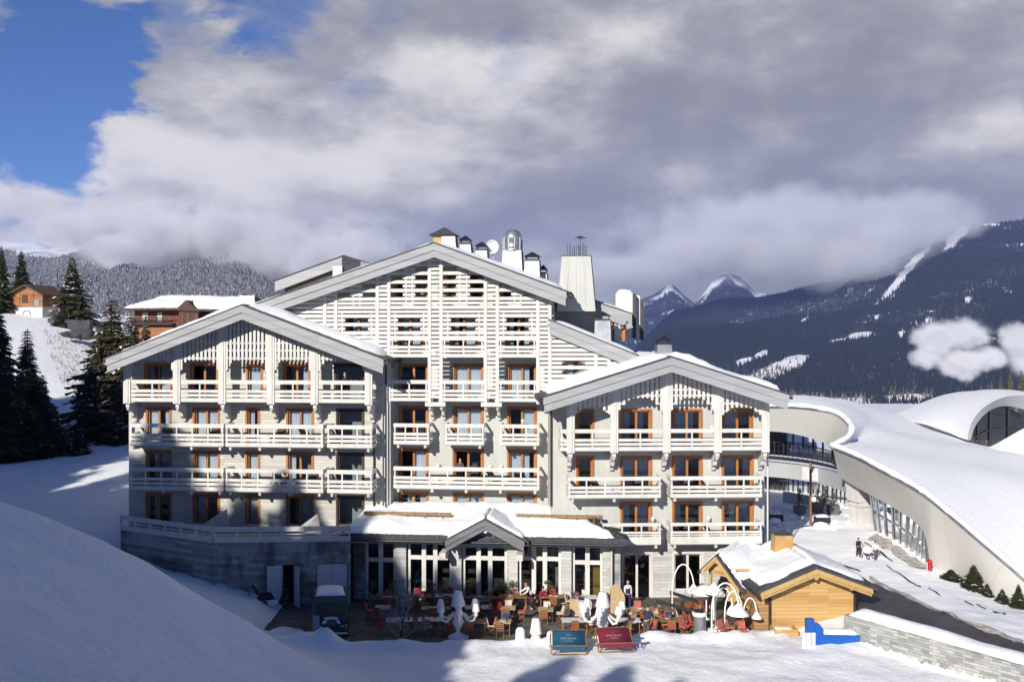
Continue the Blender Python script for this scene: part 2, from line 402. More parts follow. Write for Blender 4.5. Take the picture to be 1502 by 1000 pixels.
def add_clearing(o, X, Y, Z):
    a = o.data.attributes.new('clearing', 'FLOAT', 'POINT'); a.data.foreach_set('value', clearing(X, Y, Z).ravel().astype(np.float32))
M_FOREST = mountain_mat('forest_floor_snow', (.03,.036,.04), .55, .66, .012)
M_ALP = mountain_mat('rock_and_snow', (.035,.04,.05), .50, .62, .004)
M_LEFT = mountain_mat('snowy_forest_floor', (.16,.17,.18), .36, .54, .02)

def mountain(name, ridge, y_r, y_f, py_f, m, amp, seed, nx=260, ny=120, px0=None, px1=None, shape=1.15):
    """a slope rising from a foot (distance y_f) to a ridge line (distance y_r)"""
    ps = np.array([p for p, _ in ridge], float); rs = np.array([r for _, r in ridge], float)
    px = np.linspace(px0 if px0 is not None else ps[0], px1 if px1 is not None else ps[-1], nx)
    pr = np.interp(px, ps, rs)
    s = np.linspace(0, 1.35, ny)
    PX, Sg = np.meshgrid(px, s); PR = np.meshgrid(pr, s)[0]
    Yd = y_f+(y_r-y_f)*Sg
    Xw = (PX-CX)/F*(y_f*.55+y_r*.45)*(.8+.25*Sg)
    kx = (y_f*.55+y_r*.45)*(.8+.25*Sg)/Yd
    zr = H-(PR-CY)/F*y_r; zf = H-(py_f-CY)/F*y_f
    up = np.where(Sg <= 1, Sg**shape, 1-(Sg-1)*1.2)
    Zw = zf+(zr-zf)*up
    X = (PX-CX)/F*Yd
    sc = 1.0/(amp*5)
    rg = 1-np.abs(fbm(X*sc, Yd*sc*.55, seed, 5))
    Zw = Zw+amp*(rg-.75)*np.clip(Sg*1.6, 0, 1)*np.where(Sg > .8, .6, 1)
    return grid_obj(name, X, Yd, Zw, m, kind='structure'), X, Yd, Zw

RIDGE_R = [(880,560),(930,520),(985,470),(1060,450),(1150,440),(1220,425),(1280,400),(1330,372),(1370,345),(1410,325),(1450,320),(1502,316),(1600,300),(1800,290)]
mR = mountain('forested_mountain', RIDGE_R, 4300, 1500, 612, M_FOREST, 190, 5, 460, 230)
add_clearing(*mR)
RIDGE_P = [(840,520),(900,455),(940,432),(965,420),(985,408),(1005,425),(1020,438),(1045,408),(1066,398),(1090,415),(1110,430),(1160,425),(1240,400),(1320,390),(1420,400)]
mP = mountain('far_peaks', RIDGE_P, 6800, 4400, 560, M_ALP, 190, 11, 260, 110)
RIDGE_L = [(-300,372),(-100,372),(0,378),(40,372),(100,368),(150,362),(195,350),(240,362),(300,366),(345,356),(385,372),(430,410),(480,440),(620,470),(760,520)]
mL = mountain('snowy_mountain', RIDGE_L, 2300, 800, 505, M_LEFT, 60, 21, 300, 150)
RIDGE_M = [(-400,330),(0,358),(60,360),(110,368),(180,345),(260,330),(340,338),(420,372),(520,420),(700,470)]
M_DOME = mountain_mat('open_snow', (.25,.26,.28), .30, .45, .006)
mM = mountain('snow_dome', RIDGE_M, 4200, 2600, 440, M_DOME, 90, 33, 160, 70)

# forest: thousands of small conifers on the slopes, counted by nobody
def tri_forest(name, mtn, n, h0, h1, m, seed, keep, sides=5):
    rg = np.random.default_rng(seed)
    _, X, Y, Z = mtn; ny, nx = X.shape
    top = int(ny/1.35*1.02)
    i = rg.random(n)**.8*(top-2); j = rg.random(n)*(nx-2)
    i0 = i.astype(int); j0 = j.astype(int); fi = i-i0; fj = j-j0
    def lerp(A): return (A[i0,j0]*(1-fj)+A[i0,j0+1]*fj)*(1-fi)+(A[i0+1,j0]*(1-fj)+A[i0+1,j0+1]*fj)*fi
    x, y, z = lerp(X), lerp(Y), lerp(Z)
    k = keep(x, y, z, i/top); x, y, z = x[k], y[k], z[k]
    n = len(x)
    h = (h0+(h1-h0)*rg.random(n)); r = h*(.16+.08*rg.random(n))
    ang = np.arange(sides)*2*math.pi/sides
    a = ang[None]+rg.random(n)[:,None]*6
    vs = np.zeros((n, sides+1, 3))
    vs[:,:sides,0] = x[:,None]+r[:,None]*np.cos(a); vs[:,:sides,1] = y[:,None]+r[:,None]*np.sin(a); vs[:,:sides,2] = z[:,None]-h[:,None]*.05
    vs[:,sides,0] = x; vs[:,sides,1] = y; vs[:,sides,2] = z+h
    b = (np.arange(n)*(sides+1))[:,None]
    fs = np.stack([np.concatenate([b+s, b+(s+1)%sides, b+sides], 1) for s in range(sides)], 1).reshape(-1, 3)
    me = bpy.data.meshes.new(name); v = vs.reshape(-1,3)
    me.vertices.add(len(v)); me.vertices.foreach_set('co', v.ravel())
    me.loops.add(fs.size); me.loops.foreach_set('vertex_index', fs.ravel().astype(np.int32))
    me.polygons.add(len(fs)); me.polygons.foreach_set('loop_start', np.arange(0, fs.size, 3))
    me.materials.append(m); me.update(calc_edges=True)
    o = bpy.data.objects.new(name, me); COL.objects.link(o); o['kind'] = 'stuff'; return o
def forest_mat(name, c1, c2, snow, sc=.02):
    m, t, b = nt(name); vec = coords(t)
    n = N(t, 'ShaderNodeTexNoise'); n.inputs['Scale'].default_value = sc*12; n.inputs['Detail'].default_value = 3; t.links.new(vec, n.inputs['Vector'])
    st = [(.35, c1), (.6, c2)]+([(.72, snow)] if snow else [])
    r = ramp(t, n.outputs['Fac'], st); t.links.new(r.outputs[0], b.inputs['Base Color']); b.inputs['Roughness'].default_value = .95; b.inputs['Specular IOR Level'].default_value = .1
    return m
F_R = forest_mat('distant_spruce', (.012,.018,.016), (.028,.034,.03), (.05,.055,.06))
F_L = forest_mat('frosted_spruce', (.075,.08,.085), (.26,.265,.28), (.66,.67,.70), .03)
F_V = forest_mat('sunlight_toned_trees', (.07,.06,.03), (.16,.14,.09), (.5,.5,.52), .03)  # lighter copy of the distant trees, valley sunlight put into the colour
def keepR(x, y, z, s):
    p = fbm(x*.0028, y*.0016, 71, 4); c = clearing(x, y, z); k = np.random.default_rng(1).random(len(x))
    return (c < k*.8) & ~((p > .34) & (k > .25))
tri_forest('forest', mR, 170000, 8, 19, F_R, 4, keepR, 4)
def keepV(x, y, z, s): return (s < .24-.1*np.random.default_rng(2).random(len(x)))
tri_forest('forest', mR, 30000, 6, 13, F_V, 14, keepV)
def keepL(x, y, z, s):
    return (fbm(x*.006, y*.004, 44, 4) < .16)
tri_forest('forest', mL, 100000, 6, 13, F_L, 6, keepL)
def keepP(x, y, z, s): return (fbm(x*.002, y*.002, 90, 3) < .15) & (s < .86)
tri_forest('forest', mP, 26000, 16, 28, F_R, 8, keepP)
# ------------------------------------------------------------------ the hotel
FA = Frame(-2.85, 70.0, 6.0)
FB = Frame(3.94, 66.4, -2.5)
hotel = empty('hotel', (-2.85, 70.0, 0), 0, 'large white alpine hotel with three slatted wooden gables and rows of white balconies', 'hotel')
HR = random.Random(3)

def cutwall(mb, u0, u1, z0, top, v, holes, depth=.22, room=1.5, brk=(), mi=0):
    """a front wall with real openings; top is a height or a function of u; reveals and a dim room behind each hole"""
    tf = top if callable(top) else (lambda u: top)
    us = sorted({u0, u1, *brk, *[h[0] for h in holes], *[h[1] for h in holes]}); us = [u for u in us if u0-1e-6 <= u <= u1+1e-6]
    zs = sorted({z0, *[h[2] for h in holes], *[h[3] for h in holes]})
    for a, b in zip(us[:-1], us[1:]):
        if b-a < 1e-4: continue
        m = min(tf(a), tf(b)); lev = [z for z in zs if z < m-.01]
        for i, z in enumerate(lev):
            cm, last = (a+b)/2, i == len(lev)-1
            zt = None if last else lev[i+1]
            zc = (z+(m if last else zt))/2
            if any(h[0]-1e-4 < cm < h[1]+1e-4 and h[2]-1e-4 < zc < h[3]+1e-4 for h in holes) and not last: continue
            if last: mb.quad((a,v,z),(b,v,z),(b,v,tf(b)),(a,v,tf(a)), mi)
            else: mb.quad((a,v,z),(b,v,z),(b,v,zt),(a,v,zt), mi)
    for (a, b, c, d) in holes:
        for p in (((a,v,c),(b,v,c),(b,v+depth,c),(a,v+depth,c)), ((a,v,d),(a,v+depth,d),(b,v+depth,d),(b,v,d)),
                  ((a,v,c),(a,v+depth,c),(a,v+depth,d),(a,v,d)), ((b,v,c),(b,v,d),(b,v+depth,d),(b,v+depth,c))): mb.quad(*p, mi)
        e = .3; w0, w1, q0, q1 = a-e, b+e, c-.02, d+.2; va, vb = v+depth+.02, v+depth+room
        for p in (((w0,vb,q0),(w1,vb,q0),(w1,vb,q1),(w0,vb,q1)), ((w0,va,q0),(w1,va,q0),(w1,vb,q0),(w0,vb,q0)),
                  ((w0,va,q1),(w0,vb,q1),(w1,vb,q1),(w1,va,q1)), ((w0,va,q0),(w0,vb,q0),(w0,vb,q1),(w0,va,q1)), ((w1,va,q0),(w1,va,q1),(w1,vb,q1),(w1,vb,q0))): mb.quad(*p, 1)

def window(fr, hole, v, parent, style='pair', curtains=None, frame=None, cm=None, name='window'):
    """French window: stained frame, glass, white curtains behind it"""
    a, b, c, d = hole; fw = .10; vf = v+.12; mb = MB(fr)
    mb.box(a, a+fw, vf, vf+.1, c, d); mb.box(b-fw, b, vf, vf+.1, c, d)
    mb.box(a+fw, b-fw, vf, vf+.1, d-fw, d); mb.box(a+fw, b-fw, vf, vf+.1, c, c+.1)
    # outer casing on the wall face
    ew = .13
    mb.box(a-ew, a+.005, v-.04, v+.03, c, d+ew); mb.box(b-.005, b+ew, v-.04, v+.03, c, d+ew); mb.box(a+.005, b-.005, v-.04, v+.03, d-.005, d+ew)
    cols = [(a+fw, b-fw)]
    if style in ('pair', 'open'):
        m = (a+b)/2; mb.box(m-.075, m+.075, vf-.01, vf+.11, c+.1, d-fw)
        cols = [(a+fw, m-.075), (m+.075, b-fw)]
    w = mb.build(name, frame or ORANGE, parent)
    g = MB(fr)
    for k, (p, q) in enumerate(cols):
        if style == 'open' and k == 0: continue
        g.quad((p, vf+.05, c+.1), (q, vf+.05, c+.1), (q, vf+.05, d-fw), (p, vf+.05, d-fw))
    if style == 'open':      # the left leaf stands open into the room
        p, q = cols[0]; g.quad((p+.03, vf+.1, c+.1), (p+.08, vf+.95, c+.1), (p+.08, vf+.95, d-fw), (p+.03, vf+.1, d-fw))
    g.build('pane', GLASS, w)
    if curtains is None: curtains = [HR.random() < .8 for _ in cols]
    cb = MB(fr); any_c = False
    for (p, q), on in zip(cols, curtains):
        if not on: continue
        any_c = True
        x0, x1 = (p, q) if HR.random() < .55 else ((p, p+(q-p)*.55) if HR.random() < .5 else (p+(q-p)*.45, q))
        n = 22; pts = []
        for i in range(n+1):
            x = x0+(x1-x0)*i/n; off = .05*math.sin(i*1.9+HR.random()*.6)
            pts += [(x, vf+.22+off, c+.08), (x, vf+.22+off*.6, d-.02)]
        cb.add(pts, [(2*i, 2*i+2, 2*i+3, 2*i+1) for i in range(n)], 0, True)
    if any_c: cb.build('curtain', CURTAIN, w)
    return w

def rails(mb, u0, u1, v, z0, z1, posts, t=.055, solid=False):
    """three boards and a top rail along the front, as on every balcony here"""
    h = z1-z0
    bands = [(.82, 1.0), (.42, .55), (.235, .355), (0, .17)] if not solid else [(.85, 1.0), (.50, .60), (.40, .46), (0, .36)]
    for p, q in bands: mb.box(u0, u1, v, v+t, z0+h*p, z0+h*q)
    for u in posts: mb.box(u-.045, u+.045, v+.012, v+t+.05, z0+.02, z0+h*.985)
def rails_side(mb, u, v0, v1, z0, z1, t=.055):
    h = z1-z0
    for p, q in [(.82, 1.0), (.42, .55), (.235, .355), (0, .17)]: mb.box(u, u+t, v0, v1, z0+h*p, z0+h*q)
def balcony(fr, u0, u1, vf, vw, z0, z1, n, solid=False, name='balcony'):
    m = MB(fr); m.box(u0+.07, u1-.07, vf+.07, vw-.003, z0-.05, z0+.17)
    k = max(2, int((u1-u0)/2.0)+1)
    for i in range(k):
        u = u0+.3+(u1-u0-.6)*i/(k-1); m.box(u-.08, u+.08, vf+.1, vw-.003, z0-.27, z0-.052)
    b = m.build(name, SOFFIT, hotel)
    r = MB(fr); rails(r, u0, u1, vf, z0, z1, [u0+(u1-u0)*(i+.0)/n for i in range(1, n)]+[u0+.09, u1-.09], solid=solid)
    r.build('railing', WHITE, b)
    for u, sgn in ((u0+.0, 1), (u1-.055, -1)):
        s = MB(fr); rails_side(s, u, vf+.055, vw-.003, z0, z1)
        # scrolled end panel with a sloping top
        x = u if sgn > 0 else u+.012
        h = z1-z0
        s.prism([(x+.06*sgn, vf+.10, z0+.02), (x+.06*sgn, vf+.52, z0+.02), (x+.06*sgn, vf+.58, z0+h*.3), (x+.06*sgn, vf+.45, z0+h*.45), (x+.06*sgn, vf+.62, z0+h*.66), (x+.06*sgn, vf+.5, z0+h*.84), (x+.06*sgn, vf+.10, z0+h*.98)], (.035, 0, 0))
        s.build('side_rail', WHITE, b)
    return b
def corbel(fr, u, vf, vw, zt, h=1.25, w=.24):
    """carved bracket carrying a gallery post"""
    m = MB(fr); a = vf+.10; D = vw-.003-a
    prof = [(a, 0), (a, -.22), (a+.07, -.33), (a+.18, -.35), (a+D*.45, -h*.52), (a+D*.52, -h*.72), (a+D*.8, -h*.86), (a+D*.84, -h), (a+D, -h), (a+D, 0)]
    m.prism([(u-w/2, p, zt+q) for p, q in prof], (w, 0, 0))
    m.lathe((u, a+.1, zt-.34), [(.02, -.16), (.10, -.1), (.11, 0)], 8)
    return m.build('corbel', WHITE, hotel)

def gable_top(ua, za, sl, sr): return lambda u: za-(sl*(ua-u) if u < ua else sr*(u-ua))

def snow_slab(fn, nu, nv, th, seed, edge=.12, m=None, name='snow_cover', parent=None, jit=.25, holes=None):
    """fn(s,t) -> (point on roof). Lumpy snow lying on it, thinning to ragged edges"""
    P = []; rgn = random.Random(seed)
    for j in range(nv+1):
        for i in range(nu+1):
            s, t_ = i/nu, j/nv
            es = min(s, 1-s)*nu; et = min(t_, 1-t_)*nv
            if i in (0, nu): s += (1 if i == 0 else -1)*rgn.random()*jit/nu*1.5
            if j in (0, nv): t_ += (1 if j == 0 else -1)*rgn.random()*jit/nv*1.5
            p = Vector(fn(min(max(s,0),1), min(max(t_,0),1)))
            e = min(1, min(es, et)/1.6+.0)
            hgt = th*(e**.6)*(.8+.45*mnoise.noise(Vector((p.x*.45+seed, p.y*.45, p.z*.3)))+.16*mnoise.noise(Vector((p.x*1.9, p.y*1.9+seed, 0))))
            if holes and holes(s, t_): hgt = -.03
            P.append((p.x, p.y, p.z+hgt+(0.012 if e > 0 else -.03)))
    fs = [(j*(nu+1)+i, j*(nu+1)+i+1, (j+1)*(nu+1)+i+1, (j+1)*(nu+1)+i) for j in range(nv) for i in range(nu)]
    mb = MB(); mb.add(P, fs, 0, True, world=True)
    return mb.build(name, m or RSNOW, parent)

def gable_roof(fr, ua, za, ul, zl, ur, zr, v0, v1, parent, thick=.32, fh=(.46, .46), snow=(True, True), sth=.34, seed=1, ulb=None, urb=None, vsn=.25, snow_to=1.0, fm=None, name='roof'):
    """two slopes from (ua,za) to the eaves; za etc. are the TOP of the fascia at v0"""
    r = MB(fr)
    for (ue, ze) in ((ul, zl), (ur, zr)):
        r.prism([(ua, v0+.05, za-.02), (ue, v0+.05, ze-.02), (ue, v0+.05, ze-thick), (ua, v0+.05, za-thick)], (0, v1-v0, 0))
    roof = r.build(name, SOFFIT if fm is None else fm, parent)
    k = MB(fr)         # slate skin just above the boards
    for (ue, ze) in ((ul, zl), (ur, zr)):
        d = 1 if ue > ua else -1; sl = (za-ze)/abs(ue-ua)
        k.prism([(ua, v0-.02, za+.10), (ue+.15*d, v0-.02, ze+.10-.15*sl), (ue+.15*d, v0-.02, ze-.15*sl-.015), (ua, v0-.02, za-.015)], (0, v1-v0, 0))
        # ragged slate ends at the eave
        n = int((v1-v0)/.35)
        for i in range(n):
            vv = v0+.02+i*.35; g = HR.random()*.10
            k.box(ue+.15*d, ue+(.22+g)*d, vv, vv+.31, ze+.0-.2*sl, ze+.09-.2*sl)
    k.build('slates', SLATE, roof)
    f = MB(fr)
    for (ue, ze) in ((ul, zl), (ur, zr)):
        a, b = fh; d = 1 if ue > ua else -1
        f.prism([(ua, v0-.10, za-.02), (ue, v0-.10, ze-.02), (ue, v0-.10, ze-a), (ua, v0-.10, za-a)], (0, .1, 0))
        f.prism([(ua, v0-.03, za-a+.003), (ue-.06*d, v0-.03, ze-a+.003), (ue-.06*d, v0-.03, ze-a-b), (ua, v0-.03, za-a-b)], (0, .07, 0))
        # gutter along the eave
    f.build('fascia', fm or FASCIA, roof)
    for (ue, ze) in ((ul, zl), (ur, zr)):
        d = 1 if ue > ua else -1; g = MB(fr)
        g.tube([(ue+.2*d, v0+.02, ze-.2), (ue+.2*d, v1-.2, ze-.2)], .09, 8)
        g.build('gutter', DMETAL, roof)
    for on, (ue, ze), sd in zip(snow, ((ul, zl), (ur, zr)), (0, 1)):
        if not on: continue
        d = 1 if ue > ua else -1
        def fn(s, t_, ue=ue, ze=ze):
            q = (.02+.95*s)*snow_to if snow_to < 1 else .01+.96*s
            u = ua+(ue-ua)*q; return fr.w(u, v0+vsn+(v1-v0-vsn-.1)*t_, za+(ze-za)*q+.09)
        snow_slab(fn, 26, 16, sth, seed+sd, parent=roof)
    return roof

def vlattice(fr, posts, tops, zmid, zpost, v, pitch, sw, hz, name='gable_screen', a0=.35):
    """vertical slats hung under the verge, cut to an arch in every bay"""
    out = []
    for i, (a, b) in enumerate(zip(posts[:-1], posts[1:])):
        m = MB(fr); a2, b2 = a+.17, b-.17; n = max(2, round((b2-a2)/pitch)); st = (b2-a2)/n
        zm = zmid[i] if isinstance(zmid, (list, tuple)) else zmid; zp = zpost[i] if isinstance(zpost, (list, tuple)) else zpost
        for k in range(n):
            u = a2+(k+.5)*st; s = abs(2*(u-a2)/(b2-a2)-1); zb = zm+(zp-zm)*max(0, (s-a0)/(1-a0))**1.3
            zt = min(tops(u-sw/2), tops(u+sw/2))
            if zt-zb > .15: m.add([(u-sw/2,v,zb+.06),(u,v,zb),(u+sw/2,v,zb+.06),(u+sw/2,v,tops(u+sw/2)),(u-sw/2,v,tops(u-sw/2)),
                                   (u-sw/2,v+.04,zb+.06),(u,v+.04,zb),(u+sw/2,v+.04,zb+.06),(u+sw/2,v+.04,tops(u+sw/2)),(u-sw/2,v+.04,tops(u-sw/2))],
                                  [(0,1,2,3,4),(9,8,7,6,5),(0,5,6,1),(1,6,7,2),(2,7,8,3),(3,8,9,4),(4,9,5,0)])
        for z in hz:
            ua, ub = a2, b2
            while ua < ub and (tops(ua) < z+.1): ua += .1
            while ub > ua and (tops(ub) < z+.1): ub -= .1
            if ub-ua > .3:
                # clip to the arch
                segs = [(ua, ub)]
                if z < zm:
                    hw = (b2-a2)/2*(a0+(1-a0)*min(1, (zm-z)/max(.01, zm-zp))**(1/1.3)); c = (a2+b2)/2
                    segs = [(ua, c-hw), (c+hw, ub)]
                for p, q in segs:
                    if q-p > .1: m.box(p, q, v+.042, v+.08, z-.055, z+.055)
        out.append(m.build(name, WHITE, hotel))
    return out

# ============ left wing (frame A)
VL, GL = -1.6, -3.0
lw_posts = [FA.u(x, GL) for x in (186, 259, 325.5, 397, 461, 540.5)]
zc = lambda fr, v, px: (lambda py: fr.z(py, v, px))
zL, zLw = zc(FA, GL, 355), zc(FA, VL, 355)
zLs = lambda py, px: FA.z(py, GL, px)
VR_ = -4.3
aL = FA.uz(355, 448, VR_); lL = FA.uz(156, 526, VR_); rL = FA.uz(563, 527, VR_)
roofL = gable_roof(FA, aL[0], aL[1], lL[0], lL[1], rL[0], rL[1], VR_, 11.0, hotel, seed=11, sth=.5)
slL = (aL[1]-lL[1])/(aL[0]-lL[0]); srL = (aL[1]-rL[1])/(rL[0]-aL[0])
topL = gable_top(aL[0], aL[1]-.36, slL, srL)
uL0, uL1 = FA.u(189, VL), FA.u(561, VL)
rows_L = [533, 598.5, 662, 725]; bot_L = [588, 653, 717, 768]
cols_L = [[(212,252),(279,320),(361,385),(415,455),(490,536)], [(214,251),(283,322),(360,381),(420,460),(493,534)],
          [(214,251),(283,322),(360,381),(420,460),(493,534)], [(214,251),(283,322),(360,381),(420,460),(493,534)]]
WL = []
for r, (yt, yb) in enumerate(zip(rows_L, bot_L)):
    for k, (p, q) in enumerate(cols_L[r]):
        WL.append((FA.u(p, VL)+.12, FA.u(q, VL)-.1, zLw(yb), zLw(yt)-.1, r, k))
m = MB(FA); cutwall(m, uL0, uL1, -1.0, topL, VL, [h[:4] for h in WL], brk=(aL[0],))
for u in (uL0, uL1):
    m.quad((u,VL,-1),(u,11,-1),(u,11,topL(u)),(u,VL,topL(u)))
m.quad((uL0,11,-1),(uL1,11,-1),(uL1,11,topL(uL1)),(uL0,11,topL(uL0)))
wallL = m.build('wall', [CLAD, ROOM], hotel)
for h in WL:
    r, k = h[4], h[5]
    if k == 4:
        window(FA, h[:4], VL, hotel, 'single', [False], DARKWOOD)
    elif k == 2: window(FA, h[:4], VL, hotel, 'single', [True])
    elif r == 0 and k == 1: window(FA, h[:4], VL, hotel, 'open', [False, False])
    elif r == 0 and k == 3: window(FA, h[:4], VL, hotel, 'open', [False, True])
    elif r == 3 and k == 3: window(FA, h[:4], VL, hotel, 'open', [False, True])
    else: window(FA, h[:4], VL, hotel, 'pair', [True, r < 2 or HR.random() < .5])
# gallery
zg0, zg1 = zL(589.5), zL(557.5)
g = MB(FA); g.box(lw_posts[0]-.2, lw_posts[-1]+.25, GL+.08, VL-.003, zg0-.03, zg0+.2); gal = g.build('gallery', SOFFIT, hotel)
for a, b in zip(lw_posts[:-1], lw_posts[1:]):
    r = MB(FA); rails(r, a+.24, b-.24, GL+.06, zg0, zg1, [(a+b)/2]); r.build('railing', WHITE, gal)
for u in (lw_posts[0]-.1, lw_posts[-1]+.08):
    r = MB(FA); rails_side(r, u, GL+.12, VL-.003, zg0, zg1); r.build('railing', WHITE, gal)
for i, u in enumerate(lw_posts):
    p = MB(FA); p.box(u-.25, u+.25, GL-.02, GL+.10, zg0-.15, topL(u)-.03 if i else topL(u-.25)-.05); p.box(u-.11, u+.11, GL-.07, GL-.023, zg0-.1, topL(u)-.25)
    p.box(u-.19, u+.19, GL-.13, GL-.02, topL(u)-.5, topL(u)-.06); p.build('post', WHITE, hotel)
    corbel(FA, u, GL, VL, zg0-.15)
    b = MB(FA); b.box(u-.13, u+.13, VR_+.12, GL+.4, topL(u)-.36, topL(u)-.03); b.build('purlin', WHITE, hotel)
b = MB(FA); b.box(aL[0]-.16, aL[0]+.16, VR_+.1, GL+.4, topL(aL[0])-.55, topL(aL[0])-.12); b.build('purlin', WHITE, hotel)
vlattice(FA, lw_posts, topL, zL(529), zL(550), GL+.03, .277, .165, [zL(482), zL(503), zL(514), zL(525.5), zL(540)], a0=.62)
for yb, yt in ((654.8, 622), (720.5, 687)):
    for p, q, n in ((190, 328, 6), (330.5, 474, 6), (479.5, 546, 3)):
        balcony(FA, FA.u(p, GL), FA.u(q, GL), GL, VL, zL(yb), zL(yt), n)

# ============ centre block (frame A)
VC, GC = 0.0, -1.43
VF = -2.3
aC = FA.uz(637, 357, VF); lC = FA.uz(330, 464, VF); rC = FA.uz(831, 428, VF)
eL = (FA.uz(392, 441, VF)); slC = (aC[1]-eL[1])/(aC[0]-eL[0]); srC = (aC[1]-rC[1])/(rC[0]-aC[0])
lC = (lC[0], aC[1]-slC*(aC[0]-lC[0]))
roofC = gable_roof(FA, aC[0], aC[1], lC[0], lC[1], rC[0], rC[1], VF, 16.0, hotel, seed=31, sth=.38)
topC = gable_top(aC[0], aC[1]-.36, slC, srC)
zC, zCw = zc(FA, GC, 680), zc(FA, VC, 690)
uC0, uC1 = FA.u(395, VC), FA.u(812, VC)
rows_C = [534, 596, 658.5, 722.5]; bot_C = [588, 652, 716, 776]
cols_C = [[(585,628),(664,709),(744,787)]]*4
WC = []
for r, (yt, yb) in enumerate(zip(rows_C, bot_C)):
    for k, (p, q) in enumerate(cols_C[r]): WC.append((FA.u(p, VC)+.12, FA.u(q, VC)-.1, zCw(yb), zCw(yt)-.1, r, k))
for k, (p, q) in enumerate([(506,545),(583,620),(661,700),(742,780)]): WC.append((FA.u(p, VC)+.1, FA.u(q, VC)-.1, zCw(522), zCw(463), 10, k))
for k, (p, q) in enumerate([(580,600),(612,626),(655,668),(690,708),(736,750)]): WC.append((FA.u(p, VC), FA.u(q, VC), zCw(444), zCw(402 if k not in (0, 4) else 411), 11, k))
m = MB(FA); cutwall(m, uC0, uC1, -1.0, lambda u: topC(u)-.02, VC, [h[:4] for h in WC], brk=(aC[0],))
m.quad((uC1,VC,-1),(uC1,16,-1),(uC1,16,topC(uC1)-.02),(uC1,VC,topC(uC1)-.02)); m.quad((uC0,VC,-1),(uC0,16,-1),(uC0,16,topC(uC0)-.02),(uC0,VC,topC(uC0)-.02))
m.quad((uC0,16,-1),(uC1,16,-1),(uC1,16,topC(uC1)-.02),(uC0,16,topC(uC0)-.02))
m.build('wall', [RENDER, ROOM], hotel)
for h in WC:
    r, k = h[4], h[5]
    if r == 11: window(FA, h[:4], VC, hotel, 'single', [HR.random() < .5])
    elif (r, k) == (2, 0): window(FA, h[:4], VC, hotel, 'open', [False, True])
    elif (r, k) == (2, 1): window(FA, h[:4], VC, hotel, 'open', [False, False])
    elif (r, k) in ((0, 0), (1, 0)): window(FA, h[:4], VC, hotel, 'pair', [False, False])
    elif (r, k) == (1, 2): window(FA, h[:4], VC, hotel, 'pair', [False, True])
    else: window(FA, h[:4], VC, hotel, 'pair', [True, True])
# big slatted gable screen: paired posts with slats across, openings between
pairs = [(476.5,492.5),(553.5,570.5),(630,647),(712,729.5),(789,806.5)]
ps = [(FA.u(a, GC), FA.u(b, GC)) for a, b in pairs]
zlow = {0: zC(500), 1: zC(588), 2: zC(589), 3: zC(589), 4: zC(589)}
for i, (a, b) in enumerate(ps):
    zb = zlow[i]
    for j, u in enumerate((a, b)):
        p = MB(FA); p.box(u-.11, u+.11, GC-.05, GC+.09, zb-.12, topC(u)-.05); p.build('post', WHITE, hotel)
        if i in (2, 3): corbel(FA, u, GC-.02, VC, zb-.1, 1.2, .2)
    if i in (2, 3):
        p = MB(FA); p.box(a-.3, b+.3, GC-.03, GC+.11, zb-.32, zb-.04); p.build('beam', WHITE, hotel)
    q = MB(FA); u = a+(b-a)*.35; q.box(u-.13, u+.13, VF+.1, GC+.5, topC(u)-.42, topC(u)-.05); q.build('purlin', WHITE, hotel)
q = MB(FA); q.box(aC[0]-.15, aC[0]+.15, VF+.1, GC+.5, topC(aC[0])-.5, topC(aC[0])-.1); q.build('purlin', WHITE, hotel)
pit = zC(500)-zC(506.27)
zs0 = zC(588.5)
def bay_slats(ua, ub, zlo, zhi, openings, thin=(), v=GC, solid=.62):
    """slats across one bay; openings: (u0,u1,z0,z1) rectangles where every second slat is left out"""
    m = MB(FA); k = 0; z = zC(588.5)
    while z < zhi:
        z += pit; k += 1
        if z < zlo or z > zhi: continue
        segs = [(ua, ub)]
        if k % 2 == 1:
            for (p, q, c, d) in openings:
                if c <= z <= d:
                    new = []
                    for s, e in segs:
                        if q <= s or p >= e: new.append((s, e)); continue
                        if p-s > .05: new.append((s, p))
                        if e-q > .05: new.append((q, e))
                    segs = new
        hh = pit*solid/2*(1.0 if k % 2 else 1.25)
        for s, e in segs:
            while s < e and topC(s)-.08 < z+hh: s += .06
            while e > s and topC(e)-.08 < z+hh: e -= .06
            if e-s > .08: m.box(s, e, v, v+.045, z-hh, z+hh)
    for (u, c, d) in thin: m.box(u-.05, u+.05, v+.047, v+.09, c, min(d, topC(u)-.1))
    return m.build('gable_screen', WHITE, hotel)
U = lambda px: FA.u(px, GC)
A0, A1 = zC(443), zC(393); B0, B1 = zC(493.5), zC(459.5)
for (a, b) in ps:      # between the two posts of a pair
    i = ps.index((a, b)); bay_slats(a+.11, b-.11, zlow[i]+(.1 if i else 0), 60, [])
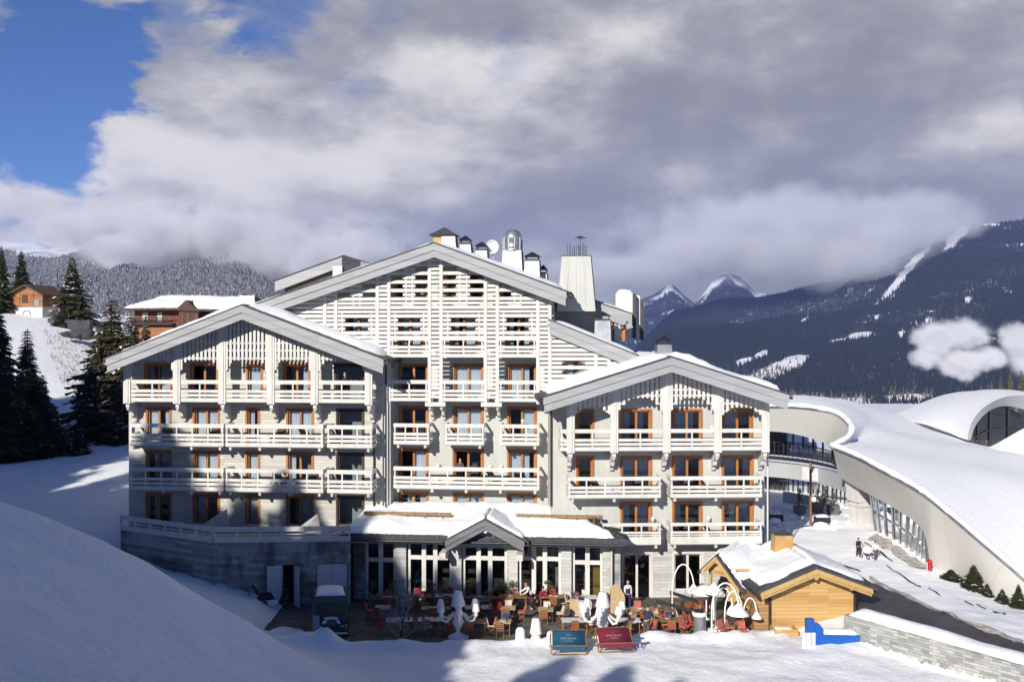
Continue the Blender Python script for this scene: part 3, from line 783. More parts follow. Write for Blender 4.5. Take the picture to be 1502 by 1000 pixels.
for i in range(4):
    a, b = ps[i][1]+.11, ps[i+1][0]-.11
    L = b-a
    op = [(a+.02, a+L*.33, A0, A1), (a+L*.66, b-.02, A0, A1), (a+L*.20, a+L*.80, B0, B1)]
    th = [(a+L*.41, zC(450), zC(393)), (a+L*.58, zC(450), zC(393)), (a+L*.12, zC(493), zC(459)), (a+L*.88, zC(493), zC(459))]
    bay_slats(a, b, zC(496), 60, op, th)
    if i: # parapet of the upper row, and the gallery below
        r = MB(FA); rails(r, a, b, GC-.03, zC(524), zC(493.5), [a+.12, (a+b)/2, b-.12]); 
        s = MB(FA); s.box(a, b, GC+.03, VC-.003, zC(524)-.02, zC(524)+.16); sl = s.build('balcony', SOFFIT, hotel); r.build('railing', WHITE, sl)
        r = MB(FA); rails(r, a, b, GC-.03, zC(588.5), zC(557.5), [a+.12, (a+b)/2, b-.12])
        s = MB(FA); s.box(a-.3, b+.3, GC+.1, VC-.003, zC(588.5)-.02, zC(588.5)+.16); sl = s.build('balcony', SOFFIT, hotel); r.build('railing', WHITE, sl)
# left-hand end of the screen, under the falling roof
bay_slats(U(405), ps[0][0]-.11, zC(500), 60, [])
bay_slats(U(475), ps[1][0]-.11, zC(512), zC(497), [])
for yb, yt, p, q, n in ((652, 621.5, 577, 629.5, 3), (652, 621.5, 652.5, 710, 3), (652, 621.5, 733.5, 791, 3), (717, 685, 577, 791, 8)):
    balcony(FA, FA.u(p, GC), FA.u(q, GC), GC, VC, zC(yb), zC(yt), n)

# lower slatted lean-to gable on the right of the centre block
VD = -1.2
a1 = FA.uz(806, 470, VD-.5); a2 = FA.uz(938, 523, VD-.5)
sD = (a1[1]-a2[1])/(a2[0]-a1[0]); topD = lambda u: a1[1]-.36-sD*(u-a1[0])
r = MB(FA); r.prism([(a1[0]-.2, VD-.45, a1[1]-.02+.2*sD), (a2[0], VD-.45, a2[1]-.02), (a2[0], VD-.45, a2[1]-.3), (a1[0]-.2, VD-.45, a1[1]-.3+.2*sD)], (0, 9, 0)); rf = r.build('roof', SOFFIT, hotel)
f = MB(FA); f.prism([(a1[0], VD-.58, a1[1]), (a2[0], VD-.58, a2[1]), (a2[0], VD-.58, a2[1]-.46), (a1[0], VD-.58, a1[1]-.46)], (0, .12, 0))
f.prism([(a1[0], VD-.52, a1[1]-.457), (a2[0], VD-.52, a2[1]-.457), (a2[0], VD-.52, a2[1]-.9), (a1[0], VD-.52, a1[1]-.9)], (0, .07, 0)); f.build('fascia', FASCIA, rf)
k = MB(FA); k.prism([(a1[0]-.1, VD-.5, a1[1]+.09+.1*sD), (a2[0]+.1, VD-.5, a2[1]+.09-.1*sD), (a2[0]+.1, VD-.5, a2[1]-.01-.1*sD), (a1[0]-.1, VD-.5, a1[1]-.01+.1*sD)], (0, 9, 0)); k.build('slates', SLATE, rf)
snow_slab(lambda s, t_: FA.w(a1[0]+.2+(a2[0]-a1[0]-.3)*s, VD-.3+4.0*t_, a1[1]-sD*(.2+(a2[0]-a1[0]-.3)*s)+.09), 16, 8, .22, 77, parent=rf)
uD1 = FA.u(936, VC)
WD = [(FA.u(829, VC), FA.u(850, VC), zCw(560), zCw(528)), (FA.u(870, VC), FA.u(885, VC), zCw(565), zCw(545))]
m = MB(FA); cutwall(m, uC1+.003, uD1, -1.0, lambda u: topD(u)-.02, VC+.003, WD); m.quad((uD1,VC,-1),(uD1,9,-1),(uD1,9,topD(uD1)-.02),(uD1,VC,topD(uD1)-.02)); m.build('wall', [RENDER, ROOM], hotel)
for h in WD: window(FA, h, VC+.003, hotel, 'single', [True])
m = MB(FA); z = zC(588.5); k = 0; ua, ub = U(807)+.0, U(925)
while z < zC(470):
    z += pit; k += 1
    segs = [(ua, ub)]
    if k % 2 and zC(562) < z < zC(520): segs = [(ua, U(824)), (U(858), ub)]
    hh = pit*.62/2*(1.0 if k % 2 else 1.25)
    for s, e in segs:
        while e > s and topD(e)-.08 < z+hh: e -= .06
        if e-s > .08: m.box(s, e, GC, GC+.045, z-hh, z+hh)
for px in (874, 893):
    u = U(px); m.box(u-.1, u+.1, GC-.05, GC-.003, zC(588), topD(u)-.05)
m.build('gable_screen', WHITE, hotel)

# ============ right wing (frame B)
VW, GR = 0.0, -1.43
zR, zRw = zc(FB, GR, 980), zc(FB, VW, 980)
VRB = -2.8
aR = FB.uz(985, 524, VRB); lR = FB.uz(797, 583, VRB); rR = FB.uz(1157, 579, VRB)
roofR = gable_roof(FB, aR[0], aR[1], lR[0], lR[1], rR[0], rR[1], VRB, 6.6, hotel, seed=51, sth=.48)
slR = (aR[1]-lR[1])/(aR[0]-lR[0]); srR = (aR[1]-rR[1])/(rR[0]-aR[0]); topR = gable_top(aR[0], aR[1]-.36, slR, srR)
rw_posts = [FB.u(x, GR) for x in (837, 901, 978, 1053, 1123)]
uR0, uR1 = FB.u(809, VW), FB.u(1121, VW)
rows_R = [600, 668.5, 735.5]; bot_R = [659, 728, 796]
cols_R = [[(845,871),(910.5,956),(985,1030),(1059,1104)], [(845,871),(910,956),(986,1030),(1058.5,1105)], [(910,956),(986,1030),(1058.5,1105)]]
WR = []
for r, (yt, yb) in enumerate(zip(rows_R, bot_R)):
    for k, (p, q) in enumerate(cols_R[r]): WR.append((FB.u(p, VW)+.12, FB.u(q, VW)-.1, zRw(yb), zRw(yt)-.1, r, k))
WG = [(FB.u(914, VW), FB.u(955, VW), zRw(878), zRw(812), 3, 0), (FB.u(989, VW), FB.u(1029, VW), zRw(866), zRw(812), 3, 1)]
m = MB(FB); zgf = zRw(806)
cutwall(m, uR0, uR1, zgf, topR, VW, [h[:4] for h in WR], brk=(aR[0],))
for u in (uR0, uR1): m.quad((u,VW,zgf),(u,6,zgf),(u,6,topR(u)),(u,VW,topR(u)))
m.add([(uR0,6,-1),(uR1,6,-1),(uR1,6,topR(uR1)),(aR[0],6,topR(aR[0])),(uR0,6,topR(uR0))], [(4,3,2,1,0)])
m.build('wall', [RENDER, ROOM], hotel)
m = MB(FB); cutwall(m, uR0, uR1, -1.0, zgf, VW-.003, [h[:4] for h in WG], brk=())
m.quad((uR1+.003,VW,-1),(uR1+.003,6,-1),(uR1+.003,6,zgf),(uR1+.003,VW,zgf))
m.build('wall', [STONEP, ROOM], hotel)
for h in WR:
    r, k = h[4], h[5]
    if r < 2 and k == 0: window(FB, h[:4], VW, hotel, 'single', [False])
    else: window(FB, h[:4], VW, hotel, 'pair', [True, HR.random() < .7])
for h in WG: window(FB, h[:4], VW-.003, hotel, 'pair', [False, False], WHITE)
zg0, zg1 = zR(660.5), zR(629)
g = MB(FB); g.box(FB.u(823, GR), rw_posts[-1]+.2, GR+.08, VW-.003, zg0-.03, zg0+.2); gal = g.build('gallery', SOFFIT, hotel)
for a, b in zip([FB.u(822, GR)-.2]+rw_posts[:-1], rw_posts):
    r = MB(FB); rails(r, a+.22, b-.22, GR+.06, zg0, zg1, [(a+b)/2] if b-a > 1.5 else [a+.3]); r.build('railing', WHITE, gal)
for u in (FB.u(822, GR)-.03, rw_posts[-1]+.1):
    r = MB(FB); rails_side(r, u, GR+.12, VW-.003, zg0, zg1); r.build('railing', WHITE, gal)
for i, u in enumerate(rw_posts):
    p = MB(FB); p.box(u-.25, u+.25, GR-.02, GR+.10, zg0-.15, topR(u)-.05); p.box(u-.11, u+.11, GR-.07, GR-.023, zg0-.1, topR(u)-.25)
    p.box(u-.19, u+.19, GR-.13, GR-.02, topR(u)-.5, topR(u)-.06); p.build('post', WHITE, hotel)
    corbel(FB, u, GR, VW, zg0-.15)
    b = MB(FB); b.box(u-.13, u+.13, VRB+.12, GR+.4, topR(u)-.36, topR(u)-.03); b.build('purlin', WHITE, hotel)
zm = [zR(598), zR(584), zR(584), zR(598)]; zp = [zR(610), zR(606), zR(606), zR(612)]
vlattice(FB, rw_posts, topR, zm, zp, GR+.03, .305, .18, [zR(560), zR(571.5), zR(580), zR(592), zR(603)])
balcony(FB, FB.u(833, GR), FB.u(969.5, GR), GR, VW, zR(729.5), zR(698.5), 5)
balcony(FB, FB.u(983.5, GR), FB.u(1118, GR), GR, VW, zR(729.5), zR(698.5), 5)
balcony(FB, FB.u(884, GR), FB.u(969.5, GR), GR, VW, zR(798), zR(766.5), 3, True)
balcony(FB, FB.u(983.5, GR), FB.u(1118, GR), GR, VW, zR(798), zR(766.5), 5, True)

# ============ back part of the main roof, stepping down to the right, with the shaded wall under it
VB2 = 3.0
b1 = FA.uz(826, 428, VB2-.6); b2 = FA.uz(927, 461, VB2-.6); sB = (b1[1]-b2[1])/(b2[0]-b1[0])
r = MB(FA); r.prism([(b1[0]-3, VB2-.5, b1[1]-.02+3*sB), (b2[0], VB2-.5, b2[1]-.02), (b2[0], VB2-.5, b2[1]-.32), (b1[0]-3, VB2-.5, b1[1]-.32+3*sB)], (0, 12, 0)); rf = r.build('roof', SOFFIT, hotel)
f = MB(FA); f.prism([(b1[0], VB2-.62, b1[1]), (b2[0], VB2-.62, b2[1]), (b2[0], VB2-.62, b2[1]-.95), (b1[0], VB2-.62, b1[1]-.95)], (0, .1, 0)); f.build('fascia', FASCIA, rf)
k = MB(FA); k.prism([(b1[0]-3, VB2-.55, b1[1]+.1+3*sB), (b2[0]+.1, VB2-.55, b2[1]+.1-.1*sB), (b2[0]+.1, VB2-.55, b2[1]-.01-.1*sB), (b1[0]-3, VB2-.55, b1[1]-.01+3*sB)], (0, 12, 0)); k.build('slates', SLATE, rf)
snow_slab(lambda s, t_: FA.w(b1[0]-2.5+(b2[0]-b1[0]+2.3)*s, VB2-.3+5*t_, b1[1]+.1-sB*(-2.5+(b2[0]-b1[0]+2.3)*s)), 16, 8, .2, 79, parent=rf)
m = MB(FA); uB0, uB1 = uC1+.003, FA.u(905, VB2)
m.quad((uB0,VB2,0),(uB1,VB2,0),(uB1,VB2,b1[1]-.35-sB*(uB1-b1[0])),(uB0,VB2,b1[1]-.35-sB*(uB0-b1[0])))
m.quad((uB1,VB2,0),(uB1,12,0),(uB1,12,b1[1]-.35-sB*(uB1-b1[0])),(uB1,VB2,b1[1]-.35-sB*(uB1-b1[0])))
m.build('wall', RENDER, hotel)
for p, q, yt, yb, mm in ((893.5, 899, 461, 500, ORANGE), (911, 917, 466, 500, ORANGE), (901, 910, 463, 500, RENDER)):
    d = MB(FA); d.box(FA.u(p, VB2), FA.u(q, VB2), VB2-.35, VB2+.4, FA.z(yb, VB2, 900), FA.z(yt, VB2, 900)); d.build('dormer_panel', mm, hotel)
# two snow-capped white box dormers beside the roof end
for p, q, yt, yb, v in ((903, 933, 430, 496, 5.0), (933, 944, 438, 498, 5.6)):
    d = MB(FA); u0, u1 = FA.u(p, v), FA.u(q, v); z0, z1 = FA.z(yb, v, p), FA.z(yt, v, p)
    d.box(u0, u1-.25, v, v+2.4, z0, z1, 0); d.box(u1-.25, u1, v-.12, v+2.5, z0, z1-.05, 1)
    dd = d.build('dormer', [WHITE, SLATE], hotel)
    snow_slab(lambda s, t_: FA.w(u0+(u1-u0-.2)*s, v+2.3*t_, z1), 6, 6, .35, 5, parent=dd)
d = MB(FA); d.beam(FA_ := (FA.u(894, 2.0), 2.0, FA.z(484, 2.0, 894)), (FA.u(920, 2.0), 2.0, FA.z(470, 2.0, 920)), .1, .1)
d.prism([(FA.u(918, 2.2), 2.2, FA.z(472, 2.2, 918)), (FA.u(921, 2.2), 2.2, FA.z(470, 2.2, 918)), (FA.u(929, 2.2), 2.2, FA.z(480, 2.2, 929)), (FA.u(919, 2.2), 2.2, FA.z(483, 2.2, 919))], (0, .06, 0)); d.build('roof_hatch', [ZINC], hotel)
# downpipes
for fr, px, v, y0, y1 in ((FB, 808.5, -.12, 588, 742), (FA, 566, -1.75, 535, 745), (FB, 1126, -.1, 590, 800), (FA, 548.5, -1.75, 600, 770)):
    d = MB(fr); d.tube([(fr.u(px, v), v, fr.z(y1, v, px)), (fr.u(px, v), v, fr.z(y0, v, px))], .06, 8); d.build('downpipe', DMETAL if px != 1126 else WHITE, hotel)
# shaded pilaster at the inner corner of the left wing
d = MB(FA); d.box(uL1+.003, uL1+.5, VL+.2, VC-.003, -1, FA.z(540, VL, 561)); d.build('corner_pier', RENDER, hotel)

# ============ raised back roof on the left
v = 5.0
c1 = FA.uz(403, 413, v); c2 = FA.uz(502, 376, v); sl_ = (c2[1]-c1[1])/(c2[0]-c1[0])
d = MB(FA)
d.prism([(c1[0], v, c1[1]), (c2[0], v, c2[1]), (c2[0], v, c2[1]-.75), (c1[0], v, c1[1]-.75)], (0, .15, 0), 0)
d.prism([(c1[0]+.6, v+.4, c1[1]-1.9), (c2[0], v+.4, c2[1]-2.4), (c2[0], v+.4, c2[1]-.4), (c1[0]+.6, v+.4, c1[1]-.4)], (0, 4, 0), 1)
d.prism([(c1[0]-.1, v-.05, c1[1]+.1), (c2[0]+.1, v-.05, c2[1]+.1), (c2[0]+.1, v-.05, c2[1]+.01), (c1[0]-.1, v-.05, c1[1]+.01)], (0, 5, 0), 2)
e0, e1 = FA.u(503, v), FA.u(530, v+.5)
d.add([(e0, v-.3, c2[1]+.05), (e1, v+.3, c2[1]-.25), (e1, v+.3, c2[1]-1.2), (e0, v-.3, c2[1]-1.3), (e0, v+5, c2[1]+.05), (e1, v+5, c2[1]-.25)], [(0,3,2,1), (0,1,5,4)], 2)
d.box(FA.u(489, v-.3), FA.u(503, v-.3), v-.5, v+.6, c2[1]-1.9, c2[1]-.75, 3)
d.build('raised_roof', [FASCIA, ROOM, SLATE, ZINC], hotel)

# ============ chimneys and vents
def chimney(fr, px, v, yb, yt, wpx, capm, kind='cap', tw=.72, body=None, name='chimney', d=1.1):
    u, z1 = fr.uz(px, yt, v); z0 = fr.z(yb, v, px); k = (fr.uz(px+1, yt, v)[0]-u); w0 = wpx*k; w1 = w0*tw
    m = MB(fr); m.frustum((u, v), w0, d, w1, d*tw, z0-1.2, z1, 0)
    # bare zinc side and lapped seams
    for s in (-.25, 0, .25): m.beam((u+s*w0, v-d/2-.01-.0, z0-.8), (u+s*w1, v-d*tw/2-.012, z1-.05), .02, .02, 0)
    m.prism([(u+w0/2+.005, v-d/2, z0-1.2), (u+w1/2+.005, v-d*tw/2, z1), (u+w1/2+.005, v+d*tw/2, z1), (u+w0/2+.005, v+d/2, z0-1.2)], (.03, 0, 0), 1)
    ch = m.build(name, [body or WHITE, SLATE], hotel)
    c = MB(fr)
    if kind == 'cap':
        c.frustum((u, v), w1*1.06, d*tw*1.1, w1*.98, d*tw, z1, z1+.10)
        for sx in (-1, 1):
            for sy in (-1, 1): c.box(u+sx*w1*.42-.03, u+sx*w1*.42+.03, v+sy*d*tw*.4-.03, v+sy*d*tw*.4+.03, z1+.1, z1+.3)
        c.frustum((u, v), w1*1.15, d*tw*1.2, .08, .08, z1+.3, z1+.62)
    elif kind == 'dome':
        r = w1*.52
        c.lathe((u, v, z1), [(r*1.02, 0), (r*1.02, .12), (r*.96, .14), (r*.96, .75), (r*1.02, .77), (r*.98, .95), (r*.8, 1.25), (r*.5, 1.42), (.02, 1.46)], 14)
        for k_ in range(10):
            a = 2*math.pi*k_/10; c.beam((u+r*math.cos(a), v+r*math.sin(a), z1+.05), (u+r*1.0*math.cos(a), v+r*math.sin(a), z1+.9), .05, .05)
    elif kind == 'pipes':
        c.box(u-w1/2-.03, u+w1/2+.03, v-d*tw/2-.03, v+d*tw/2+.03, z1, z1+.06)
        for s, hh in ((-.28, .95), (-.12, .75), (.04, .85), (.18, 1.0), (.30, .8)): c.tube([(u+s*w1, v, z1+.06), (u+s*w1, v, z1+hh)], .1, 8, 1)
        c.tube([(u+.12*w1, v+.2, z1+.06), (u+.12*w1, v+.2, z1+1.4)], .05, 6, 1); c.lathe((u+.12*w1, v+.2, z1+1.35), [(.42, 0), (.02, .14)], 10)
    c.build('chimney_cap', [capm, STEEL], ch)
    return ch
# wooden stack at the ridge
u, z1 = FA.uz(652, 346, 2.5)
m = MB(FA); m.box(u-.72, u+.72, 2.0, 3.3, z1-1.6, z1, 0); ch = m.build('chimney', [PINE], hotel)
c = MB(FA); c.frustum((u, 2.65), 2.0, 1.9, .1, .1, z1, z1+.62); c.build('chimney_cap', SLATE, ch)
chimney(FA, 659, -.3, 362, 347.5, 27, SLATE, 'none', .72)
chimney(FA, 683, .2, 371, 359, 23, DMETAL)
chimney(FA, 707, .2, 378, 368, 21, DMETAL, 'cap', .78)
chimney(FA, 752, .6, 397, 368, 33, ZINC, 'dome', .82, d=1.3)
chimney(FA, 781, .2, 404, 383, 26, DMETAL, 'cap', .8)
chimney(FA, 797, 1.2, 411, 402, 14, DMETAL, 'cap', .8)
chimney(FA, 846, 2.2, 432, 377, 56, DMETAL, 'pipes', .74, RENDER, d=2.4)
chimney(FA, 365, 4.0, 452, 436, 30, ZINC, 'cap', .72)
chimney(FA, 884, .8, 492, 470, 26, DMETAL, 'cap', .85, ZINC, name='roof_vent')
chimney(FB, 973, 2.5, 519, 505, 26, DMETAL, 'cap', .78, ZINC)
# satellite dish
u, z = FA.uz(722, 362, .4)
m = MB(FA)
R_ = .46
pts = []; fs = []
for i in range(5):
    r = R_*i/4
    for k in range(18):
        a = 2*math.pi*k/18; pts.append((u+r*math.cos(a), .4+.16*(r/R_)**2*-1+.1, z+r*math.sin(a)*1.05))
for i in range(4):
    for k in range(18): fs.append((i*18+k, i*18+(k+1)%18, (i+1)*18+(k+1)%18, (i+1)*18+k))
m.add(pts, fs, 0, True)
m.tube([(u, .55, z), (u+.05, .7, z-.8)], .04, 6); m.tube([(u, .45, z-.4), (u, -.1, z)], .02, 5)
m.build('satellite_dish', mat('dish_white', (.72,.73,.74), .4), hotel)
# ------------------------------------------------------------------ restaurant pavilion
VP, VE = -4.3, -5.6
pav = empty('restaurant_pavilion', FA.w(FA.u(700, VP), VP, 0), 0, 'low glass-fronted restaurant pavilion with stone piers under a deep snow-covered roof', 'pavilion')
zP = lambda py, px=700: FA.z(py, VP, px)
uP = lambda px: FA.u(px, VP)
ze = FA.z(786.5, VE, 705); zr_ = FA.z(741, -.15, 690)
e0, e1 = FA.u(499, VE), FA.u(919, VE); r0, r1 = FA.u(545, -.15), FA.u(817, -.15)
vb = -.15
m = MB(FA); T = .42
m.add([(e0,VE,ze),(e1,VE,ze),(e1,vb,ze),(e0,vb,ze),(r0,vb,zr_),(r1,vb,zr_),(e0,VE,ze-T),(e1,VE,ze-T),(e1,vb,ze-T),(e0,vb,ze-T)],
      [(0,1,5,4),(1,2,5),(0,4,3),(6,9,8,7),(0,6,7,1),(1,7,8,2),(0,3,9,6)])
# ragged slates showing at the eave and up the right-hand hip
n = 110
for i in range(n):
    a = e0+(e1-e0)*i/n; g = HR.random()*.06
    m.box(a+.005, a+(e1-e0)/n-.005, VE-.05-g, VE-.002, ze-T+.05+g, ze+.03+HR.random()*.04)
for i in range(22):
    s = i/22; p = Vector((e1+(r1-e1)*s, VE+(vb-VE)*s, ze+(zr_-ze)*s)); q = Vector((e1+(r1-e1)*(s+.042), VE+(vb-VE)*(s+.042), ze+(zr_-ze)*(s+.042)))
    m.beam(p+Vector((-.1-HR.random()*.2, 0, .06)), q+Vector((-.1, 0, .12)), .34+.2*HR.random(), .08)
roof = m.build('roof', SLATE, pav)
m = MB(FA); m.beam(Vector((e1+.06, VE-.05, ze+.12)), Vector((r1+.06, vb, zr_+.14)), .16, .14); m.build('hip_ridge', DMETAL, roof)
m = MB(FA); m.box(e0+.3, e1-.3, VE+.12, VE+.2, ze-T-.16, ze-T-.003); m.box(e0+.4, e1-.4, VE+.2, VP+.3, ze-T-.06, ze-T-.003); m.build('soffit', SOFFIT, roof)
m = MB(FA); m.tube([(e0+.1, VE-.17, ze-T+.05), (e1-.1, VE-.17, ze-T+.05)], .085, 8); m.build('gutter', DMETAL, roof)
def fn(s, t_):
    a = e0+(r0-e0)*t_; b = e1+(r1-e1)*t_
    u = a+(b-.35-.25*math.sin(t_*9)-a)*s
    return FA.w(u, VE+(vb-VE)*t_, ze+(zr_-ze)*t_)
snow_slab(fn, 60, 14, .52, 101, parent=roof)
LOG = mat('weathered_log', (.30,.20,.10), .8, .3, 6)
for p, q, y in ((534, 662, 769), (757, 884, 767.5)):
    t_ = .40; v = VE+(vb-VE)*t_; z = ze+(zr_-ze)*t_+.55
    m = MB(FA); m.tube([(FA.u(p, v), v, z), (FA.u(q, v), v, z)], .125, 8)
    k = 4
    for i in range(k): u = FA.u(p+(q-p)*(i+.3)/k, v); m.tube([(u-.05, v, z), (u+.05, v, z)], .145, 8)
    for i in range(5): u = FA.u(p+(q-p)*(i+.5)/5, v); m.tube([(u, v, z-.6), (u, v, z)], .05, 6)
    m.build('snow_guard', LOG, roof)
# small gable over the middle bay
vg = -6.35
ga = FA.uz(711.5, 762, vg); gl = FA.uz(653, 793, vg); gr = FA.uz(769.5, 793.5, vg)
gable_roof(FA, ga[0], ga[1], gl[0], gl[1], gr[0], gr[1], vg, -2.6, pav, .22, (.34, .30), (True, True), .3, 111, vsn=.05, name='porch_roof', fm=plank_mat('shaded_grey_fascia', ((.11,.112,.12),(.14,.142,.15),(.17,.17,.18)), .5, 4, groove=.7))  # darker copy of the grey fascia, shade on the porch put into its tones
m = MB(FA); sg = (ga[1]-gl[1])/(ga[0]-gl[0]); vv = VP-.42
m.prism([(uP(664), vv, zP(801)), (uP(761), vv, zP(801)), (uP(761), vv, ga[1]-.5-sg*(uP(761)-ga[0])), (ga[0], vv, ga[1]-.5), (uP(664), vv, ga[1]-.5-sg*(ga[0]-uP(664)))], (0, .25, 0)); m.build('gable_wall', STONEP, pav)
m = MB(FA); m.tube([(ga[0], vg+.1, ga[1]-.72), (ga[0], vv, ga[1]-.72)], .14, 8); m.build('ridge_beam', WHITE, pav)
for px in (656, 766): m = MB(FA); m.box(uP(px)-.2, uP(px)+.2, vg+.2, vv, zP(812), zP(803)); m.build('purlin_end', WHITE, pav)
# stone piers
for p, q in ((582,597),(664,678),(745,760),(823.5,838.5),(884.5,895)):
    m = MB(FA); m.box(uP(p), uP(q), VP-.38, VP+.3, -.1, ze-T-.07); m.build('pier', STONEP, pav)
for p, q in ((519,536.5),):
    m = MB(FA); m.box(uP(p), uP(q), VP-.2, VP+.3, -.1, ze-T-.07); m.build('pier', STONE, pav)
# glazed bays
def bay(p, q, n, ytr, name='window'):
    a, b = uP(p), uP(q); fw = .16; mb = MB(FA); zt = ze-T-.065; v0, v1 = VP-.08, VP+.06
    mb.box(a, a+fw, v0, v1, 0, zt); mb.box(b-fw, b, v0, v1, 0, zt)
    mul = [a+(b-a)*i/n for i in range(1, n)]
    if n == 3: mul = [a+(b-a)*.36, a+(b-a)*.62]
    for u in mul: mb.box(u-.14, u+.14, v0-.03, v1+.03, 0, zt)
    xs_ = [a+fw]+[x for u in mul for x in (u-.14, u+.14)]+[b-fw]
    zt0, zt1 = zP(ytr+5.5), zP(ytr-.5)
    for i in range(0, len(xs_), 2):
        mb.box(xs_[i], xs_[i+1], v0, v1, zt0, zt1); mb.box(xs_[i], xs_[i+1], v0+.02, v1, .0, .35); mb.box(xs_[i], xs_[i+1], v0, v1, zt-.12, zt)
    w = mb.build(name, WHITE, pav)
    g = MB(FA)
    for i in range(0, len(xs_), 2):
        g.quad((xs_[i], VP, .35), (xs_[i+1], VP, .35), (xs_[i+1], VP, zt0), (xs_[i], VP, zt0)); g.quad((xs_[i], VP, zt1), (xs_[i+1], VP, zt1), (xs_[i+1], VP, zt-.12), (xs_[i], VP, zt-.12))
    g.build('pane', PGLASS, w)
    h = MB(FA)
    for i in range(0, len(xs_), 2): h.box(xs_[i], xs_[i+1], VP+.03, VP+.06, 1.25, 1.29)
    h.build('glazing_bar', STEEL, w)
bay(537, 581, 2, 821); bay(599, 663.5, 3, 816); bay(679, 744, 3, 815); bay(761, 823, 3, 814); bay(839.5, 884, 2, 818)
# room behind the glass
m = MB(FA); a, b = uP(530), uP(893); zt = ze-T-.08
for q in (((a,-.2,-.05),(b,-.2,-.05),(b,-.2,zt),(a,-.2,zt)), ((a,VP+.3,.0),(b,VP+.3,.0),(b,-.2,.0),(a,-.2,.0)), ((a,VP+.1,zt),(a,-.2,zt),(b,-.2,zt),(b,VP+.1,zt)), ((a,VP+.3,0),(a,-.2,0),(a,-.2,zt),(a,VP+.3,zt)), ((b,VP+.3,0),(b,VP+.3,zt),(b,-.2,zt),(b,-.2,0))): m.quad(*q)
m.build('room', ROOM, pav)
m = MB(FA); n = 14; u0, u1 = uP(862), uP(881); pts = []
for i in range(n+1): pts += [(u0+(u1-u0)*i/n, VP+.5+.06*math.sin(i*2.1), .05), (u0+(u1-u0)*i/n, VP+.5+.06*math.sin(i*2.1), zP(823))]
m.add(pts, [(2*i,2*i+2,2*i+3,2*i+1) for i in range(n)], 0, True); m.build('curtain', mat('mustard_curtain', (.5,.33,.07), .9), pav)
m = MB(FA); m.box(uP(896), uP(910), VP-.1, -.1, -.1, ze-T-.1); m.build('side_wall', STONE, pav)
m = MB(FA); m.tube([(uP(897), VP-.5, 0), (uP(897), VP-.5, zP(800))], .07, 8); m.build('downpipe', WHITE, pav)

# ------------------------------------------------------------------ stone terrace wall with white railing
TP = [(-26.4, 69.0), (-18.85, 64.5), (-10.25, 65.0)]; ZT = 4.05
tw = empty('terrace_wall', (-18.85, 64.5, 0), 0, 'stained grey stone terrace wall topped by a long low white railing', 'wall')
def seg_frame(a, b):
    d = math.degrees(math.atan2(-(b[1]-a[1]), b[0]-a[0])); return Frame(a[0], a[1], d), math.hypot(b[0]-a[0], b[1]-a[1])
segs = [seg_frame(TP[0], TP[1]), seg_frame(TP[1], TP[2])]
f2, L2 = segs[1]
hd = (f2.u(415, 0), f2.u(431, 0), -.1, f2.z(828, 0, 422)); hd2 = (f2.u(464, 0), f2.u(510, 0), -.1, f2.z(826, 0, 487))
for i, (fr, L) in enumerate(segs):
    m = MB(fr); cutwall(m, 0, L, -1.5, ZT, 0, [hd, hd2] if i else [], depth=.35, room=2.0)
    if i == 0: m.quad((0,0,-1.5),(0,6,-1.5),(0,6,ZT),(0,0,ZT))
    m.build('wall', [STONE, ROOM], tw)
    r = MB(fr); a, b = (0, L) if i == 0 else (.06, L)
    r.box(a, b, -.10, .06, ZT-.05, ZT+.27); r.box(a, b, -.06, .02, ZT+.62, ZT+.92); r.box(a, b, -.03, .0, ZT+.40, ZT+.47)
    n = int(L/1.3)
    for k in range(n+1): u = .08+(L-.16)*k/n; r.box(u-.05, u+.05, -.085, .03, ZT+.271, ZT+.90)
    r.build('railing', WHITE, tw)
m = MB()
m.add([(*TP[0],ZT-.02),(*TP[1],ZT-.02),(*TP[2],ZT-.02),(-10.0,72,ZT-.02),(-26.4,73,ZT-.02)], [(0,1,2,3,4)]); m.build('upper_terrace', mat('terrace_slabs', (.32,.31,.30), .9, .2), tw)
# doors
DOORW = mat('white_door_paint', (.62,.63,.64), .5, .05)
m = MB(f2); m.box(hd2[0]+.05, (hd2[0]+hd2[1])/2-.01, .06, .11, 0, hd2[3]-.05); m.build('door', DOORW, tw)
m = MB(f2); m.box((hd2[0]+hd2[1])/2+.01, hd2[1]-.05, .06, .11, 0, hd2[3]-.05); dd = m.build('door', DOORW, tw)
m = MB(f2); m.box((hd2[0]+hd2[1])/2+.08, (hd2[0]+hd2[1])/2+.2, -.0, .058, 1.05, 1.12); m.build('handle', DMETAL, dd)
w_ = .95
m = MB(f2); m.prism([(hd[0], .02, .0), (hd[0]-w_, -.28, .0), (hd[0]-w_, -.23, .0), (hd[0], .07, .0)], (0, 0, hd[3]-.02)); m.build('door', DOORW, tw)
m = MB(f2); m.prism([(hd[1], .02, .0), (hd[1]+.42, -.75, .0), (hd[1]+.46, -.72, .0), (hd[1]+.04, .05, .0)], (0, 0, hd[3]-.02)); m.build('door', DOORW, tw)
# two slanting privacy boards on the upper terrace
for p, q, y0, y1, yb in ((298, 330, 768, 752, 772), (437, 466, 765, 752, 769)):
    fr = f2; v = 1.2 if p > 400 else 3.0
    m = MB(fr); m.prism([(fr.u(p, v), v, ZT+.6), (fr.u(q, v), v+(.5 if p < 400 else 0), ZT+1.75-.25), (fr.u(q+4, v), v+.5, ZT), (fr.u(p, v), v, ZT)], (0, .12, 0)); m.build('privacy_screen', CLAD, tw)

